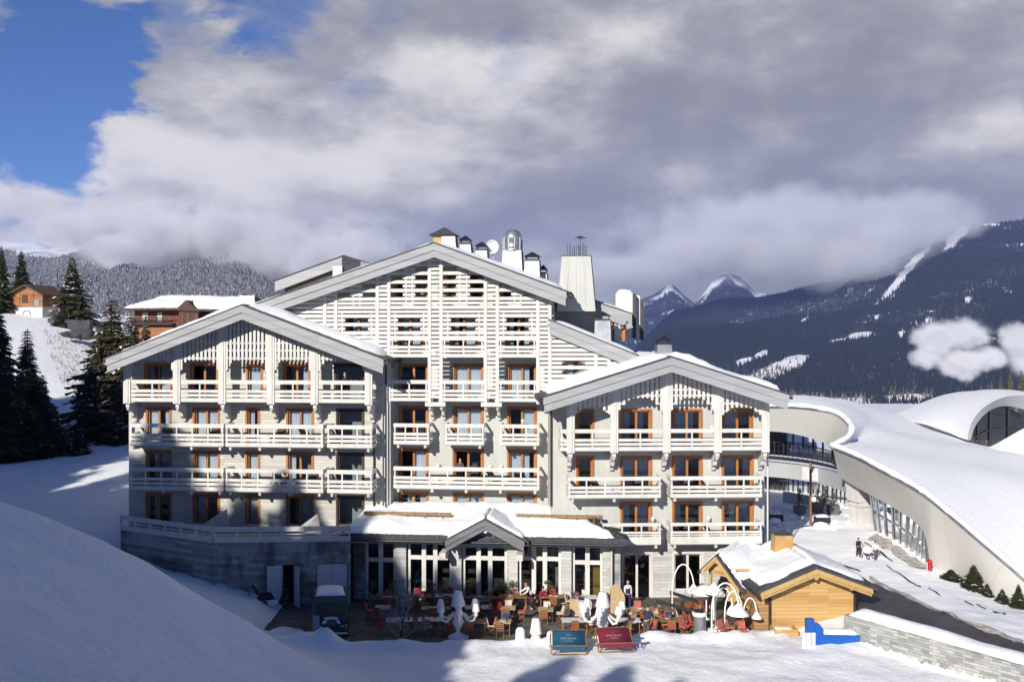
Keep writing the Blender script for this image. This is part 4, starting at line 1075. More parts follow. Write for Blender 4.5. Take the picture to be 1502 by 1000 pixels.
# ------------------------------------------------------------------ terrace paving
def pave_mat():
    m, t, b = nt('terrace_paving')
    br = N(t, 'ShaderNodeTexBrick'); t.links.new(coords(t), br.inputs['Vector']); br.inputs['Scale'].default_value = 1; br.inputs['Brick Width'].default_value = .9; br.inputs['Row Height'].default_value = .6
    br.inputs['Mortar Size'].default_value = .012; br.inputs['Color1'].default_value = (.085,.072,.062,1); br.inputs['Color2'].default_value = (.135,.118,.10,1); br.inputs['Mortar'].default_value = (.05,.045,.04,1)
    n = N(t, 'ShaderNodeTexNoise'); n.inputs['Scale'].default_value = 1.3; n.inputs['Detail'].default_value = 6; t.links.new(coords(t), n.inputs['Vector'])
    mx = N(t, 'ShaderNodeMix', data_type='RGBA', blend_type='MULTIPLY'); mx.inputs['Factor'].default_value = 1
    t.links.new(br.outputs['Color'], mx.inputs['A']); t.links.new(ramp(t, n.outputs['Fac'], [(.35, .55), (.65, 1.15)]).outputs[0], mx.inputs['B'])
    t.links.new(mx.outputs['Result'], b.inputs['Base Color']); b.inputs['Roughness'].default_value = .8; return m
PAVE = pave_mat()
fx = np.linspace(-17.5, 15.5, 66); P = []; nj = 26
for j in range(nj+1):
    for x in fx:
        yf = 56.0+.35*math.sin(x*.5)+.3*math.sin(x*1.3+1)+(1.2 if x > 9 else 0)*min(1, (x-9)/3 if x > 9 else 0)
        y = yf-1.6+(73.6-yf)*j/nj; P.append((x, y, 0.004+.012*math.sin(x*3+y*2)))
m = MB(); nx = len(fx); m.add(P, [(j*nx+i, j*nx+i+1, (j+1)*nx+i+1, (j+1)*nx+i) for j in range(nj) for i in range(nx-1)], world=True); m.build('terrace', PAVE, kind='structure')
# ------------------------------------------------------------------ the curved building on the right
spa = empty('curved_building', W(1265, 768, 80.6), 0, 'sweeping modern building with pale curved walls under one great snow-covered roof', 'building')
PALE = plank_mat('pale_curved_panels', ((.455,.44,.405),(.485,.47,.435),(.51,.495,.46)), 40, 2.6, rough=.55, groove=.86)
PALE2 = mat('grey_curved_panels', (.42,.43,.435), .6, .05, .5)
SGLASS = glass_mat('blue_facade_glass', (.30,.34,.40), 1.9)
def curve(pts, n):
    """smooth curve through surveyed points (px, py, distance)"""
    P = [W(*p) for p in pts]; out = []
    m = len(P)-1
    for i in range(n+1):
        t_ = i/n*m; k = min(int(t_), m-1); f = t_-k
        a, b, c, d = P[max(k-1,0)], P[k], P[k+1], P[min(k+2,m)]
        out.append(.5*((2*b)+(c-a)*f+(2*a-5*b+4*c-d)*f*f+(3*b-a-3*c+d)*f**3))
    return out
def loft(mb, A, B, nv=1, bulge=0.0, mi=0, smooth=True, bump=0.0, seed=0):
    n = len(A); vs = []
    for j in range(nv+1):
        t_ = j/nv
        for i in range(n):
            p = A[i].lerp(B[i], t_); p = p+Vector((0, 0, bulge*math.sin(math.pi*t_)))
            if bump and 0 < t_ < 1: p.z += bump*mnoise.noise(Vector((p.x*.12, p.y*.08, seed)))
            vs.append(p)
    mb.add(vs, [(j*n+i, j*n+i+1, (j+1)*n+i+1, (j+1)*n+i) for j in range(nv) for i in range(n-1)], mi, smooth, world=True)
Tt = [(1222,656,80),(1260,672,76),(1290,688,73.3),(1320,704,71),(1350,722,69),(1362,731,68.3),(1371,738,67.8),(1400,762,66),(1450,805,63.5),(1502,850,61.5),(1560,902,59.5)]
Tb = [(1230,699,81),(1247,709,79.5),(1275,725,77),(1310,744,73.5),(1345,768,70.5),(1358,790,69),(1370,842,68),(1410,858,66),(1455,876,63),(1502,892,61),(1560,922,59)]
NT = 50
cT, cB = curve(Tt, NT), curve(Tb, NT)
m = MB(); loft(m, cT, cB, 3); m.build('wall', PALE, spa)
Rt = [(1105,597,98),(1160,597,93.5),(1195,600,91),(1225,606,88.5),(1243,617,86),(1251,631,83.5),(1244,645,82),(1222,656,80)]
Rb = [(1105,631,98),(1150,634,94.5),(1180,640,92.5),(1200,646,90.5),(1212,651,88.5),(1218,655,86), (1221,659,83),(1222,662,80.5)]
NR = 40
rT, rB = curve(Rt, NR), curve(Rb, NR)
m = MB(); loft(m, rT, rB, 3); m.build('fascia', PALE, spa)
# metal edge of the ring
m = MB(); m.tube(rT, .13, 6, 0); m.tube(cT, .10, 6, 0); m.build('roof_edge', ZINC, spa)
# roof with its snow
bR = [(1110,583,140),(1165,584,140),(1200,587,140),(1240,592,140),(1275,598,138),(1300,605,132),(1330,612,126),(1372,628,118)]
bT = [(1372,628,118),(1410,642,110),(1430,650,105),(1450,655,100),(1470,660,97),(1480,662,95),(1490,664,93),(1510,668,90),(1540,675,86),(1580,685,82),(1640,700,78)]
up = Vector((0,0,.08))
m = MB(); loft(m, [p+up for p in rT]+[p+up for p in cT[1:]], curve(bR, NR)+curve(bT, NT)[1:], 14, .7, bump=.5, seed=3); m.build('roof_snow', RSNOW, spa)
# snow roll along the edge
m = MB(); sn = [p+Vector((.0,.25,.14)) for p in rT]+[p+Vector((.15,.25,.12)) for p in cT[1:]]
m.tube(sn, [.26+.09*mnoise.noise(Vector((i*.4,0,0))) for i in range(len(sn))], 8); m.build('snow_lip', RSNOW, spa)
# the wing facade under the ring
def band(ks, ytop, ybot, setb=0.0): return curve([(p, y, Y+setb) for (p, Y), y in zip(ks, ytop)], 24), curve([(p, y, Y+setb) for (p, Y), y in zip(ks, ybot)], 24)
K = [(1100,99.5),(1128,98),(1160,96.5),(1195,94),(1228,90),(1252,86)]
a, b = band(K, [630,632,635,641,651,662], [664,666,669,674,682,694], .6); m = MB(); loft(m, a, b)
gl = m.build('window', SGLASS, spa)
m = MB()
for i in range(0, 25, 2): m.beam(a[i]+Vector((0,-.06,0)), b[i]+Vector((0,-.06,0)), .12, .12)
for i in range(24): q = a[i].lerp(b[i], .45); q2 = a[i+1].lerp(b[i+1], .45); m.beam(q+Vector((0,-.05,0)), q2+Vector((0,-.05,0)), .1, .08)
m.fr = ID; m.build('mullions', DMETAL, gl)
a2 = [p+Vector((0,4,0)) for p in a]; b2 = [p+Vector((0,4,0)) for p in b]
m = MB(); loft(m, a2, b2); loft(m, b, b2); loft(m, a, a2); m.build('room', ROOM, spa)
a, b = band(K, [666,668,671,676,684,696], [671,673,676,681,689,701], -1.4); m = MB(); loft(m, a, b); a3, b3 = band(K, [666,668,671,676,684,696], [671,673,676,681,689,701], .7); loft(m, a, a3); loft(m, b, b3); m.build('balcony', DMETAL, spa)
m = MB()
for i in range(25): m.beam(a[i], a[i]+Vector((0,0,1.0)), .04, .04)
for z in (.5, 1.0):
    m.tube([p+Vector((0,0,z)) for p in a], .03, 5)
m.build('balcony_rail', DMETAL, spa)
a, b = band(K, [673,676,679,684,691,702], [697,699,702,708,717,729], -.6); m = MB(); loft(m, a, b, 2); a3, b3 = band(K, [697,699,702,708,717,729], [697,699,702,708,717,729], 1.2); loft(m, b, b3); m.build('wall', PALE2, spa)
a, b = band(K, [694,697,700,706,715,727], [738,740,742,745,751,760], 1.0); m = MB(); loft(m, a, b); gl = m.build('window', SGLASS, spa)
m = MB()
for i in range(0, 25): m.beam(a[i]+Vector((0,-.06,0)), b[i]+Vector((0,-.06,0)), .10, .10)
m.build('mullions', DMETAL, gl)
a2 = [p+Vector((0,4,0)) for p in a]; b2 = [p+Vector((0,4,0)) for p in b]; m = MB(); loft(m, a2, b2); loft(m, b, b2); m.build('room', ROOM, spa)
m = MB(); m.beam(W(1246,703,86.5), W(1254,770,84.5), .5, .35); m.build('post', PALE2, spa)
# glazed entrance below the big wall
g0 = [p+Vector((.3, .5, 0)) for p in curve(Tb[2:6], 20)]; gb = curve([(1282,778,77.5),(1312,797,74),(1340,818,71),(1364,842,68.6)], 20); gb = [Vector((p.x+.3, p.y+.5, p.z)) for p in gb]
m = MB(); loft(m, g0, gb); gl = m.build('window', SGLASS, spa)
m = MB()
for i in range(0, 21, 2): m.beam(g0[i]+Vector((-.06,-.06,0)), gb[i]+Vector((-.06,-.06,0)), .13, .13)
for f in (.5,):
    for i in range(20): m.beam(g0[i].lerp(gb[i], f)+Vector((-.05,-.05,0)), g0[i+1].lerp(gb[i+1], f)+Vector((-.05,-.05,0)), .08, .08)
m.build('mullions', STEEL, gl)
q0 = [p+Vector((4,4,0)) for p in g0]; qb = [p+Vector((4,4,0)) for p in gb]; m = MB(); loft(m, q0, qb); loft(m, g0, q0); loft(m, gb, qb); m.build('room', ROOM, spa)
# white entrance pier
p0 = W(1267, 768, 80.4); fr = Frame(p0.x, p0.y, -20, p0.z-.3)
m = MB(fr); m.box(-.85, .85, -.6, .8, 0, 1.75); m.box(-.95, .95, -.7, .9, 1.75, 1.9); m.box(-.8, .8, -.55, .8, 1.9, 2.1); m.frustum((-.1, .1), 1.7, 1.4, 2.1, 1.6, 2.1, 3.9); m.build('pier', WHITE, spa)
p0 = W(1284, 772, 79.2); fr = Frame(p0.x, p0.y, -50, p0.z-.3); m = MB(fr); m.box(0, 1.5, 0, .15, 0, 2.6); m.build('dark_door', DMETAL, spa)
# vaulted glass dormer with snow
oa = [(1419,645,100),(1424,622,99.6),(1440,600,99.3),(1468,584,99),(1500,580,99),(1535,590,99),(1562,618,99.5),(1575,650,100)]
ia = [(1424,645,100.2),(1430,626,100),(1444,608,100),(1466,596,100),(1494,598,100),(1520,610,100),(1542,630,100),(1555,650,100)]
ba = [(1298,616,124),(1318,606,128),(1345,593,130),(1385,580,131),(1430,576,130),(1490,578,127),(1550,592,122),(1600,615,116)]
cO, cI, cBk = curve(oa, 40), curve(ia, 40), curve(ba, 40)
m = MB(); loft(m, cO, cBk, 12, .5, bump=.3, seed=8); m.build('vault_snow', RSNOW, spa)
m = MB(); loft(m, cO, cI, 1); m.build('vault_edge', PALE2, spa)
m = MB(); n = len(cI); base = [Vector((p.x, p.y+.2, cI[0].z-.6)) for p in cI]; loft(m, [p+Vector((0,.2,0)) for p in cI], base, 1); vg_ = m.build('window', SGLASS, spa)
m = MB()
for i in (8, 14, 20, 26, 32): m.beam(cI[i], base[i]+Vector((0,-.3,0)), .14, .14)
for i in range(4, 36): q = cI[i].z*.45+base[i].z*.55; m.beam(Vector((cI[i].x, cI[i].y, q)), Vector((cI[i+1].x, cI[i+1].y, cI[i+1].z*.45+base[i+1].z*.55)), .1, .1)
m.build('mullions', DMETAL, vg_)
m = MB(); loft(m, [p+Vector((1,6,0)) for p in cI], [p+Vector((1,6,0)) for p in base], 1); m.build('room', ROOM, spa)
fa = curve([(1424,664,96),(1452,655,95),(1475,643,94),(1502,628,93),(1540,612,92),(1600,600,91)], 24); fb = curve([(1430,672,92),(1460,674,91),(1485,678,90),(1515,684,88),(1550,694,86),(1620,712,82)], 24)
m = MB(); loft(m, fa, fb, 6, .25, bump=.2, seed=5); m.build('roof_snow', RSNOW, spa)

# ------------------------------------------------------------------ road, verge tracks
def drape(name, L, R, m, lift, nv=8, kind='structure', jag=0.0, seed=0, sub=60):
    def dens(pts):
        out = []; k = len(pts)-1
        for i in range(sub+1):
            t_ = i/sub*k; j = min(int(t_), k-1); f = t_-j
            a, b, c, d = [Vector((*pts[q], 0)) for q in (max(j-1,0), j, j+1, min(j+2,k))]
            out.append(.5*((2*b)+(c-a)*f+(2*a-5*b+4*c-d)*f*f+(3*b-a-3*c+d)*f**3))
        return out
    A, B = dens(L), dens(R); P = []
    for i in range(sub+1):
        for j in range(nv+1):
            s = j/nv
            if jag and j in (0, nv): s += jag*(mnoise.noise(Vector((i*.17, j*3, seed)))+.3*mnoise.noise(Vector((i*.6, j*3, seed))))
            p = A[i].lerp(B[i], s); P.append((p.x, p.y))
    arr = np.array(P); z = ground_z(arr[:,0], arr[:,1])+lift
    mb = MB(); n = nv+1; mb.add([(p[0], p[1], zz) for p, zz in zip(P, z)], [(i*n+j, i*n+j+1, (i+1)*n+j+1, (i+1)*n+j) for i in range(sub) for j in range(nv)], 0, True, world=True)
    return mb.build(name, m, kind=kind)
ASPH = mat('wet_asphalt', (.075,.07,.075), .55, .35, .9, .3, 60, col2=(.04,.038,.042))
def gp(px, py, z): Y = (H-z)*F/(py-CY); return ((px-CX)/F*Y, Y)
far_e = [gp(1232,826,1.6), gp(1262,850,1.35), gp(1310,872,1.3), gp(1380,900,1.3), gp(1440,924,1.25), gp(1502,948,1.2), gp(1620,1000,1.1)]
near_e = [gp(1222,842,1.6), gp(1245,885,1.3), gp(1300,908,1.35), gp(1380,926,1.35), gp(1440,945,1.3), gp(1502,968,1.2), gp(1620,1018,1.1)]
drape('road', far_e, near_e, ASPH, .05, 10, jag=.05)
MUD = mat('brown_slush', (.22,.175,.13), .8, .5, 2.5, .6, 12, col2=(.62,.60,.57))
for a_, b_, sd in (([gp(1275,850,1.35), gp(1340,881,1.3), gp(1420,915,1.28), gp(1502,944,1.2)], [gp(1275,854,1.35), gp(1340,886,1.3), gp(1420,921,1.28), gp(1502,949,1.2)], 1),
                   ([gp(1285,788,2.0), gp(1320,808,1.75), gp(1362,838,1.4)], [gp(1273,794,2.0), gp(1312,816,1.75), gp(1352,842,1.4)], 2)):
    drape('slush', a_, b_, MUD, .06, 5, jag=.5, seed=sd, sub=50)
# dark wheel tracks and bare patches
for k, (a_, b_) in enumerate([((1268,806),(1310,826)),((1300,838),(1345,862)),((1325,852),(1350,864)),((1415,880),(1428,886)),((1432,884),(1445,889)),((1455,893),(1474,898)),((1362,866),(1380,876)),((1212,822),(1262,838))]):
    p, q = gp(*a_, 1.6 if a_[1] < 830 else 1.3), gp(*b_, 1.6 if a_[1] < 830 else 1.3); w_ = .22+.1*(k % 3)
    drape('bare_patch', [p, q], [(p[0]-.1, p[1]-w_), (q[0]-.1, q[1]-w_)], ASPH, .055, 3, jag=.8, seed=k+20, sub=14)
# ------------------------------------------------------------------ retaining wall at the road
dx, dy = WB[0]-WA[0], WB[1]-WA[1]; L = math.hypot(dx, dy); fw_ = Frame(WA[0], WA[1], math.degrees(math.atan2(-dy, dx)))
m = MB(fw_); n = 24; L *= 1.5
for i in range(n):
    a, b = L*i/n, L*(i+1)/n; za = 1.82-.035*a; zb = 1.82-.035*b
    m.add([(a,-.12,-.6),(b,-.12,-.6),(b,-.05,zb),(a,-.05,za),(a,.35,-.6),(b,.35,-.6),(b,.35,zb),(a,.35,za)], [(0,1,2,3),(3,2,6,7),(4,7,6,5)]+([(0,3,7,4)] if i == 0 else [])+([(1,5,6,2)] if i == n-1 else []))
rw = m.build('retaining_wall', plank_mat('rough_grey_stone', ((.20,.205,.20),(.30,.305,.295),(.42,.42,.40)), .15, .62, rough=.9, groove=.4, sgn=-1)); tag(rw, 'low rough grey stone retaining wall running below the asphalt road', 'wall')
snow_slab(lambda s, t_: fw_.w(.1+(L-.2)*s, -.03+1.5*t_, 1.80-.035*L*s+.12*t_), 40, 5, .28, 131, parent=rw)
# ------------------------------------------------------------------ wooden hut
PZ = .15
hx, hy = W(1192, 925, 58.6).x, 58.6
FH = Frame(hx, hy, -3.0)
hut = empty('wooden_hut', (hx, hy, 0), 0, 'small new pine hut with thick snow on its roof at the edge of the terrace', 'hut')
hu = lambda px, v=0: FH.u(px, v); hz = lambda py, v=0, px=1192: FH.z(py, v, px)
a, b = hu(1131), hu(1252); vh = -.75
pa = FH.uz(1198, 834, vh); pl = FH.uz(1116, 868, vh); pr = FH.uz(1280, 863, vh)
sl, sr = (pa[1]-pl[1])/(pa[0]-pl[0]), (pa[1]-pr[1])/(pr[0]-pa[0]); topH = gable_top(pa[0], pa[1]-.12, sl, sr)
m = MB(FH); m.add([(a,0,-.3),(b,0,-.3),(b,0,topH(b)),(pa[0],0,topH(pa[0])),(a,0,topH(a)),(a,6,-.3),(b,6,-.3),(b,6,topH(b)),(a,6,topH(a))], [(0,1,2,3,4),(1,6,7,2),(0,4,8,5)]); m.build('wall', PINE, hut)
m = MB(FH); m.box(a-.9, a-.003, .25, 3.4, -.3, topH(a-.9)-.02); m.build('side_wall', plank_mat('shaded_pine', ((.28,.15,.06),(.36,.20,.085),(.42,.25,.11)), .2, 2.5), hut)  # darker pine tones: the side wall's shade is painted into the boards
for u in (a-.06, b+.06): m = MB(FH); m.box(u-.07, u+.07, -.06, .06, -.3, topH(u)-.05); m.build('corner_trim', DMETAL, hut)
hr = gable_roof(FH, pa[0], pa[1]+.02, pl[0], pl[1], pr[0], pr[1], vh, 7.0, hut, .2, (.30, .14), (False, False), fm=PINEB)
m = MB(FH); m.tube([(pa[0], vh+.02, pa[1]-.52), (pa[0], .2, pa[1]-.52)], .13, 8)
m.build('ridge_beam', PINEB, hut)
for u, z in ((a+.35, topH(a+.35)-.28), (b-.35, topH(b-.35)-.28)): m = MB(FH); m.box(u-.1, u+.1, vh+.05, .1, z-.1, z+.12); m.build('purlin', PINEB, hut)
for d, (ue, zz) in ((-1, pl), (1, pr)):
    k = MB(FH); n = 20                     # slates showing along the snow-free verge
    for i in range(n):
        s = i/n; u = pa[0]+(ue-pa[0])*s; z = pa[1]+(zz-pa[1])*s; w_ = (ue-pa[0])/n
        k.prism([(u, vh-.06-HR.random()*.08, z+.12), (u+w_*.94, vh-.06, z+(zz-pa[1])/n+.12), (u+w_*.94, vh+.5, z+(zz-pa[1])/n+.16), (u, vh+.5, z+.16)], (0, 0, .05))
    k.build('slates', SLATE, hr)
    fn = lambda s, t_, ue=ue, zz=zz: FH.w(pa[0]+(ue-pa[0])*(s*.97-.01), vh+.32+.25*math.sin(s*7)+6.9*t_, pa[1]+(zz-pa[1])*(s*.97)+.13)
    snow_slab(fn, 22, 18, .42, 150+d, parent=hr)
# side wing with its own little gable turned towards the terrace
wx, wy = W(1056, 880, 62.2).x, 62.2
F2 = Frame(wx, wy, 32); v2 = -.6
qa = F2.uz(1050, 815, v2); ql = F2.uz(1029, 835, v2); qr = F2.uz(1085, 864, v2)
s2l, s2r = (qa[1]-ql[1])/(qa[0]-ql[0]), (qa[1]-qr[1])/(qr[0]-qa[0]); top2 = gable_top(qa[0], qa[1]-.1, s2l, s2r)
m = MB(F2); u0, u1 = qa[0]-.7, qa[0]+1.25; zb = qa[1]-1.15
m.add([(u0,.0,zb),(u1,.0,zb-.35),(u1,.0,top2(u1)),(qa[0],.0,top2(qa[0])),(u0,.0,top2(u0))], [(0,1,2,3,4)]); m.build('gable_wall', PINE, hut)
m = MB(F2); m.box(u1-.12, u1+.35, .1, .5, -.2, top2(u1+.35)-.1); m.box(u0, u0+.15, .1, .25, -.2, top2(u0)-.1); m.box(u0+.2, u1, 2.6, 2.7, -.2, 3.2); m.build('post', PINEB, hut)
r2 = gable_roof(F2, qa[0], qa[1], ql[0], ql[1], qr[0], qr[1], v2, 5.0, hut, .16, (.24, .10), (False, False), fm=PINEB)
m = MB(F2); m.tube([(qa[0], v2+.02, qa[1]-.38), (qa[0], .1, qa[1]-.38)], .09, 7); m.build('ridge_beam', PINEB, hut)
for d, (ue, zz) in ((-1, ql), (1, qr)):
    fn = lambda s, t_, ue=ue, zz=zz: F2.w(qa[0]+(ue-qa[0])*(s*.9-.01), v2+.2+5.0*t_, qa[1]+(zz-qa[1])*(s*.9)+.11)
    snow_slab(fn, 14, 14, .3, 160+d, parent=r2)
# lower snow roof joining the two
jp = [W(1056, 815, 62.0), W(1100, 795, 66.5), W(1160, 800, 67), W(1205, 830, 60.5), W(1185, 842, 59.2), W(1118, 868, 59.2), W(1090, 862, 60.5)]
def fn(s, t_):
    top = jp[0].lerp(jp[1], min(1, s*2)) if s < .5 else jp[1].lerp(jp[3], (s-.5)*2)
    bot = jp[6].lerp(jp[5], min(1, s*2)) if s < .5 else jp[5].lerp(jp[4], (s-.5)*2)
    return bot.lerp(top, t_)
m = MB(); P = [fn(i/16, j/6) for j in range(7) for i in range(17)]
m.add([(p.x, p.y, p.z-.06) for p in P]+[(p.x, p.y, p.z-.3) for p in P], [(j*17+i, j*17+i+1, (j+1)*17+i+1, (j+1)*17+i) for j in range(6) for i in range(16)]+[(119+j*17+i, 119+(j+1)*17+i, 119+(j+1)*17+i+1, 119+j*17+i+1) for j in range(6) for i in range(16)]+[(i, 119+i, 120+i, i+1) for i in range(16)], 0, world=True)
jr = m.build('valley_roof', SLATE, hut)
snow_slab(fn, 24, 14, .36, 171, parent=jr, jit=.5)
for p, q in (((1077,838.5,61.3),(1103,838,61.3)), ((1113,840,60.6),(1133,850,60.2))):
    m = MB(); A, B = W(*p)+Vector((0,-.35,.18)), W(*q)+Vector((0,-.35,.18)); m.tube([A, B], .085, 8, world) if False else m.tube([A, B], .085, 8)
    m.build('snow_guard', PINEB, hut)
for px, w_ in ((1139, 10), (1152, 17)):
    u, z = FH.uz(px, 783, 4.0); k = FH.uz(px+1, 783, 4.0)[0]-u
    m = MB(FH); m.frustum((u, 4.0), w_*k*1.25, .9, w_*k*.9, .7, z-1.4, z); ch = m.build('chimney', PINE, hut)
    m = MB(FH); m.box(u-w_*k*.5, u+w_*k*.5, 3.6, 4.4, z, z+.08); m.build('chimney_cap', DMETAL, ch)
# counter and shelves under the wing
m = MB(); p = W(1078, 905, 60.6); q = W(1118, 918, 59.2)
m.beam(p+Vector((0,0,.9)), q+Vector((0,0,.9)), .5, .07); m.beam(p+Vector((0,.1,.4)), q+Vector((0,.1,.4)), .08, .9); m.build('counter', PINE, hut)
# timber planter with snow in front of the hut
m = MB(FH); u0, u1 = hu(1136, -1.1), hu(1170, -1.1)
m.box(u0, u1, -1.25, -1.2, -.2, .55); m.box(u0, u1, -.25, -.2, -.2, .55); m.box(u0, u0+.05, -1.2, -.25, -.2, .55); m.box(u1-.05, u1, -1.2, -.25, -.2, .55); m.box(u0+.05, u1-.05, -1.2, -.25, .2, .40)
pb = m.build('planter_box', PINE); tag(pb, 'open pine planter box filled with snow below the hut gable', 'planter')
snow_slab(lambda s, t_: FH.w(u0+.07+(u1-u0-.14)*s, -1.17+.9*t_, .38), 8, 6, .16, 181, parent=pb)
m = MB(FH); u0, u1 = hu(1206, -.5), hu(1240, -.5); m.box(u0, u1, -.7, -.05, .18, .26); m.box(u0+.1, u0+.2, -.6, -.1, -.2, .18); m.box(u1-.2, u1-.1, -.6, -.1, -.2, .18)
bb = m.build('bench', DMETAL); tag(bb, 'low dark bench against the pine wall of the hut behind the blue conveyor', 'bench')

# ------------------------------------------------------------------ the blue conveyor end on the snow
BLUE = mat('blue_plastic', (.012,.10,.42), .4, .12, 3)
p = W(1182, 960, 54.6); FM = Frame(p.x, p.y, -4, gz(p.x, p.y)-.06)
cv = empty('snow_conveyor', (p.x, p.y, FM.o.z), 0, 'blue snow conveyor end with upright padded posts, lying in the snow below the hut', 'conveyor')
m = MB(FM); m.prism([(.75,.0,.0),(2.9,.0,.0),(3.0,.0,.62),(.75,.0,.72)], (0,.9,0)); m.box(.75,2.95,-.03,-.003,.1,.55); m.build('deck', BLUE, cv)
m = MB(FM); m.box(.12, .52, .1, .5, 0, 1.5); m.build('pad', BLUE, cv)
m = MB(FM); m.prism([(.53,.05,0),(.95,.05,0),(.95,.05,1.05),(.78,.05,1.25),(.53,.05,1.25)], (0,.35,0)); m.build('pad', BLUE, cv)
WPAD = mat('white_plastic', (.7,.71,.72), .5, .06, 4)
for u in (-.22, .02, .28): m = MB(FM); m.box(u, u+.2, -.12, -.01, 0, .85); m.build('white_pad', WPAD, cv)
snow_slab(lambda s, t_: FM.w(.98+1.95*s, .03+.84*t_, .70-.08*s), 12, 6, .2, 191, parent=cv)
m = MB(FM); m.tube([(3.0,.3,.45),(3.25,.1,.5),(3.55,-.15,.2),(3.75,-.3,.05),(3.9,-.35,.04)], .035, 6); m.lathe((3.95,-.35,.0), [(.1,0),(.12,.08),(.05,.16)], 8); m.build('cable', DMETAL, cv)

# ------------------------------------------------------------------ old green van
GREEN = mat('dark_green_van_paint', (.012,.062,.062), .35, .2, 2, coat=.4)
VGL = mat('dark_van_glass', (.012,.016,.022), .08, .1, 1, spec=.6)
p = W(486, 953, 57.6); FV = Frame(p.x, p.y, -8, -.05)
van = empty('delivery_van', (p.x, p.y, 0), 0, 'old dark green box van with snow on its roof and bonnet, half sunk in snow', 'van')
def rr(w, h0, h1, rad_, n=5):
    pts = [(-w, h0), (w, h0)]
    for i in range(n+1): a = math.pi/2*i/n; pts.append((w-rad_+rad_*math.cos(a), h1-rad_*.8+rad_*.8*math.sin(a)))
    for i in range(n+1): a = math.pi/2+math.pi/2*i/n; pts.append((-w+rad_+rad_*math.cos(a), h1-rad_*.8+rad_*.8*math.sin(a)))
    return pts
m = MB(FV)
sec = [(0.9, rr(1.02, .35, 2.62, .42)), (1.05, rr(1.08, .35, 2.72, .42)), (4.6, rr(1.08, .35, 2.72, .42)), (4.75, rr(1.02, .35, 2.66, .42))]
n = len(sec[0][1]); vs = [(u, v, z) for v, pr_ in sec for u, z in pr_]
m.add(vs, [tuple(range(n))[::-1], tuple(range(3*n, 4*n))]+[(k*n+i, k*n+(i+1)%n, (k+1)*n+(i+1)%n, (k+1)*n+i) for k in range(3) for i in range(n)], 0)
for k in range(16):      # corrugated flanks
    z = .6+k*.055
    for sgn in (-1, 1): m.box(sgn*1.08, sgn*1.097, 1.2, 4.5, z, z+.026)
body = m.build('body', GREEN, van)
m = MB(FV); m.prism([(-.62,.895,.4),(.62,.895,.4),(.58,.895,1.28),(-.58,.895,1.28)], (0,-.75,0)); m.blob((0,.2,.95), (.58,.28,.36), 0); m.build('bonnet', GREEN, van)
for sgn in (-1, 1):
    m = MB(FV); m.blob((sgn*.78, .55, .55), (.24,.55,.34), 0); m.build('wing', GREEN, van)
    m = MB(FV); m.lathe((sgn*.62, .02, .82), [(.02,-.02),(.11,-.02),(.12,.02),(.02,.06)], 12); o = m.build('headlight', STEEL, van)
    m = MB(FV)
    c = (sgn*.92, .62, .36)
    vs = []
    for side in (-.11, .11):
        for k in range(18): a = 2*math.pi*k/18; vs.append((c[0]+side, c[1]+.36*math.cos(a), c[2]+.36*math.sin(a)))
    m.add(vs, [tuple(range(18))[::-1], tuple(range(18, 36))]+[(k, (k+1)%18, 18+(k+1)%18, 18+k) for k in range(18)]); wl = m.build('wheel', DMETAL, van)
    m = MB(FV); vs = [(x, c1-0+y, z) for x, c1, y, z in []]
    m.prism([(sgn*1.10, 1.3, 1.5), (sgn*1.10, 1.3, 2.2), (sgn*1.10, 1.95, 2.2), (sgn*1.10, 1.95, 1.5)], (sgn*.012, 0, 0)); m.build('side_window', VGL, van)
    m = MB(FV); m.prism([(sgn*1.10, 2.2, 1.5), (sgn*1.10, 2.2, 2.2), (sgn*1.10, 3.0, 2.2), (sgn*1.10, 3.0, 1.5)], (sgn*.012, 0, 0)); m.build('side_window', VGL, van)
    m = MB(FV); m.prism([(sgn*1.10, 3.25, 1.5), (sgn*1.10, 3.25, 2.2), (sgn*1.10, 4.2, 2.2), (sgn*1.10, 4.2, 1.5)], (sgn*.012, 0, 0)); m.build('side_window', VGL, van)
    m = MB(FV); c = (sgn*.95, 3.9, .36); vs = []
    for side in (-.11, .11):
        for k in range(18): a = 2*math.pi*k/18; vs.append((c[0]+side, c[1]+.36*math.cos(a), c[2]+.36*math.sin(a)))
    m.add(vs, [tuple(range(18))[::-1], tuple(range(18, 36))]+[(k, (k+1)%18, 18+(k+1)%18, 18+k) for k in range(18)]); m.build('wheel', DMETAL, van)
m = MB(FV)
for q0, q1 in ((-.84, -.03), (.03, .84)): m.prism([(q0, .885, 1.42), (q1, .885, 1.42), (q1*.97, .885, 1.98), (q0*.97, .885, 1.98)], (0, .01, 0))
m.build('windscreen', VGL, van)
m = MB(FV); m.tube([(-.98,.86,1.98),(-.7,.74,2.1),(0,.68,2.14),(.7,.74,2.1),(.98,.86,1.98)], .06, 8); m.build('visor', GREEN, van)
m = MB(FV); m.box(-.95,.95,-.2,-.1,.32,.46); m.build('bumper', STEEL, van)
for k in range(1): m = MB(FV); m.beam((-.16,.13,.62),(0,.13,.9),.05,.02); m.beam((.16,.13,.62),(0,.13,.9),.05,.02); m.build('grille_badge', STEEL, van)
snow_slab(lambda s, t_: FV.w(-.98+1.96*s, 1.0+3.65*t_, 2.70-.30*(abs(2*s-1)**4)), 16, 16, .22, 201, parent=van)
snow_slab(lambda s, t_: FV.w(-.55+1.1*s, -.02+.85*t_, 1.27-.1*(2*s-1)**2-.15*(1-t_)**2), 10, 8, .14, 203, parent=van)
van.scale = (.95, .66, .82)
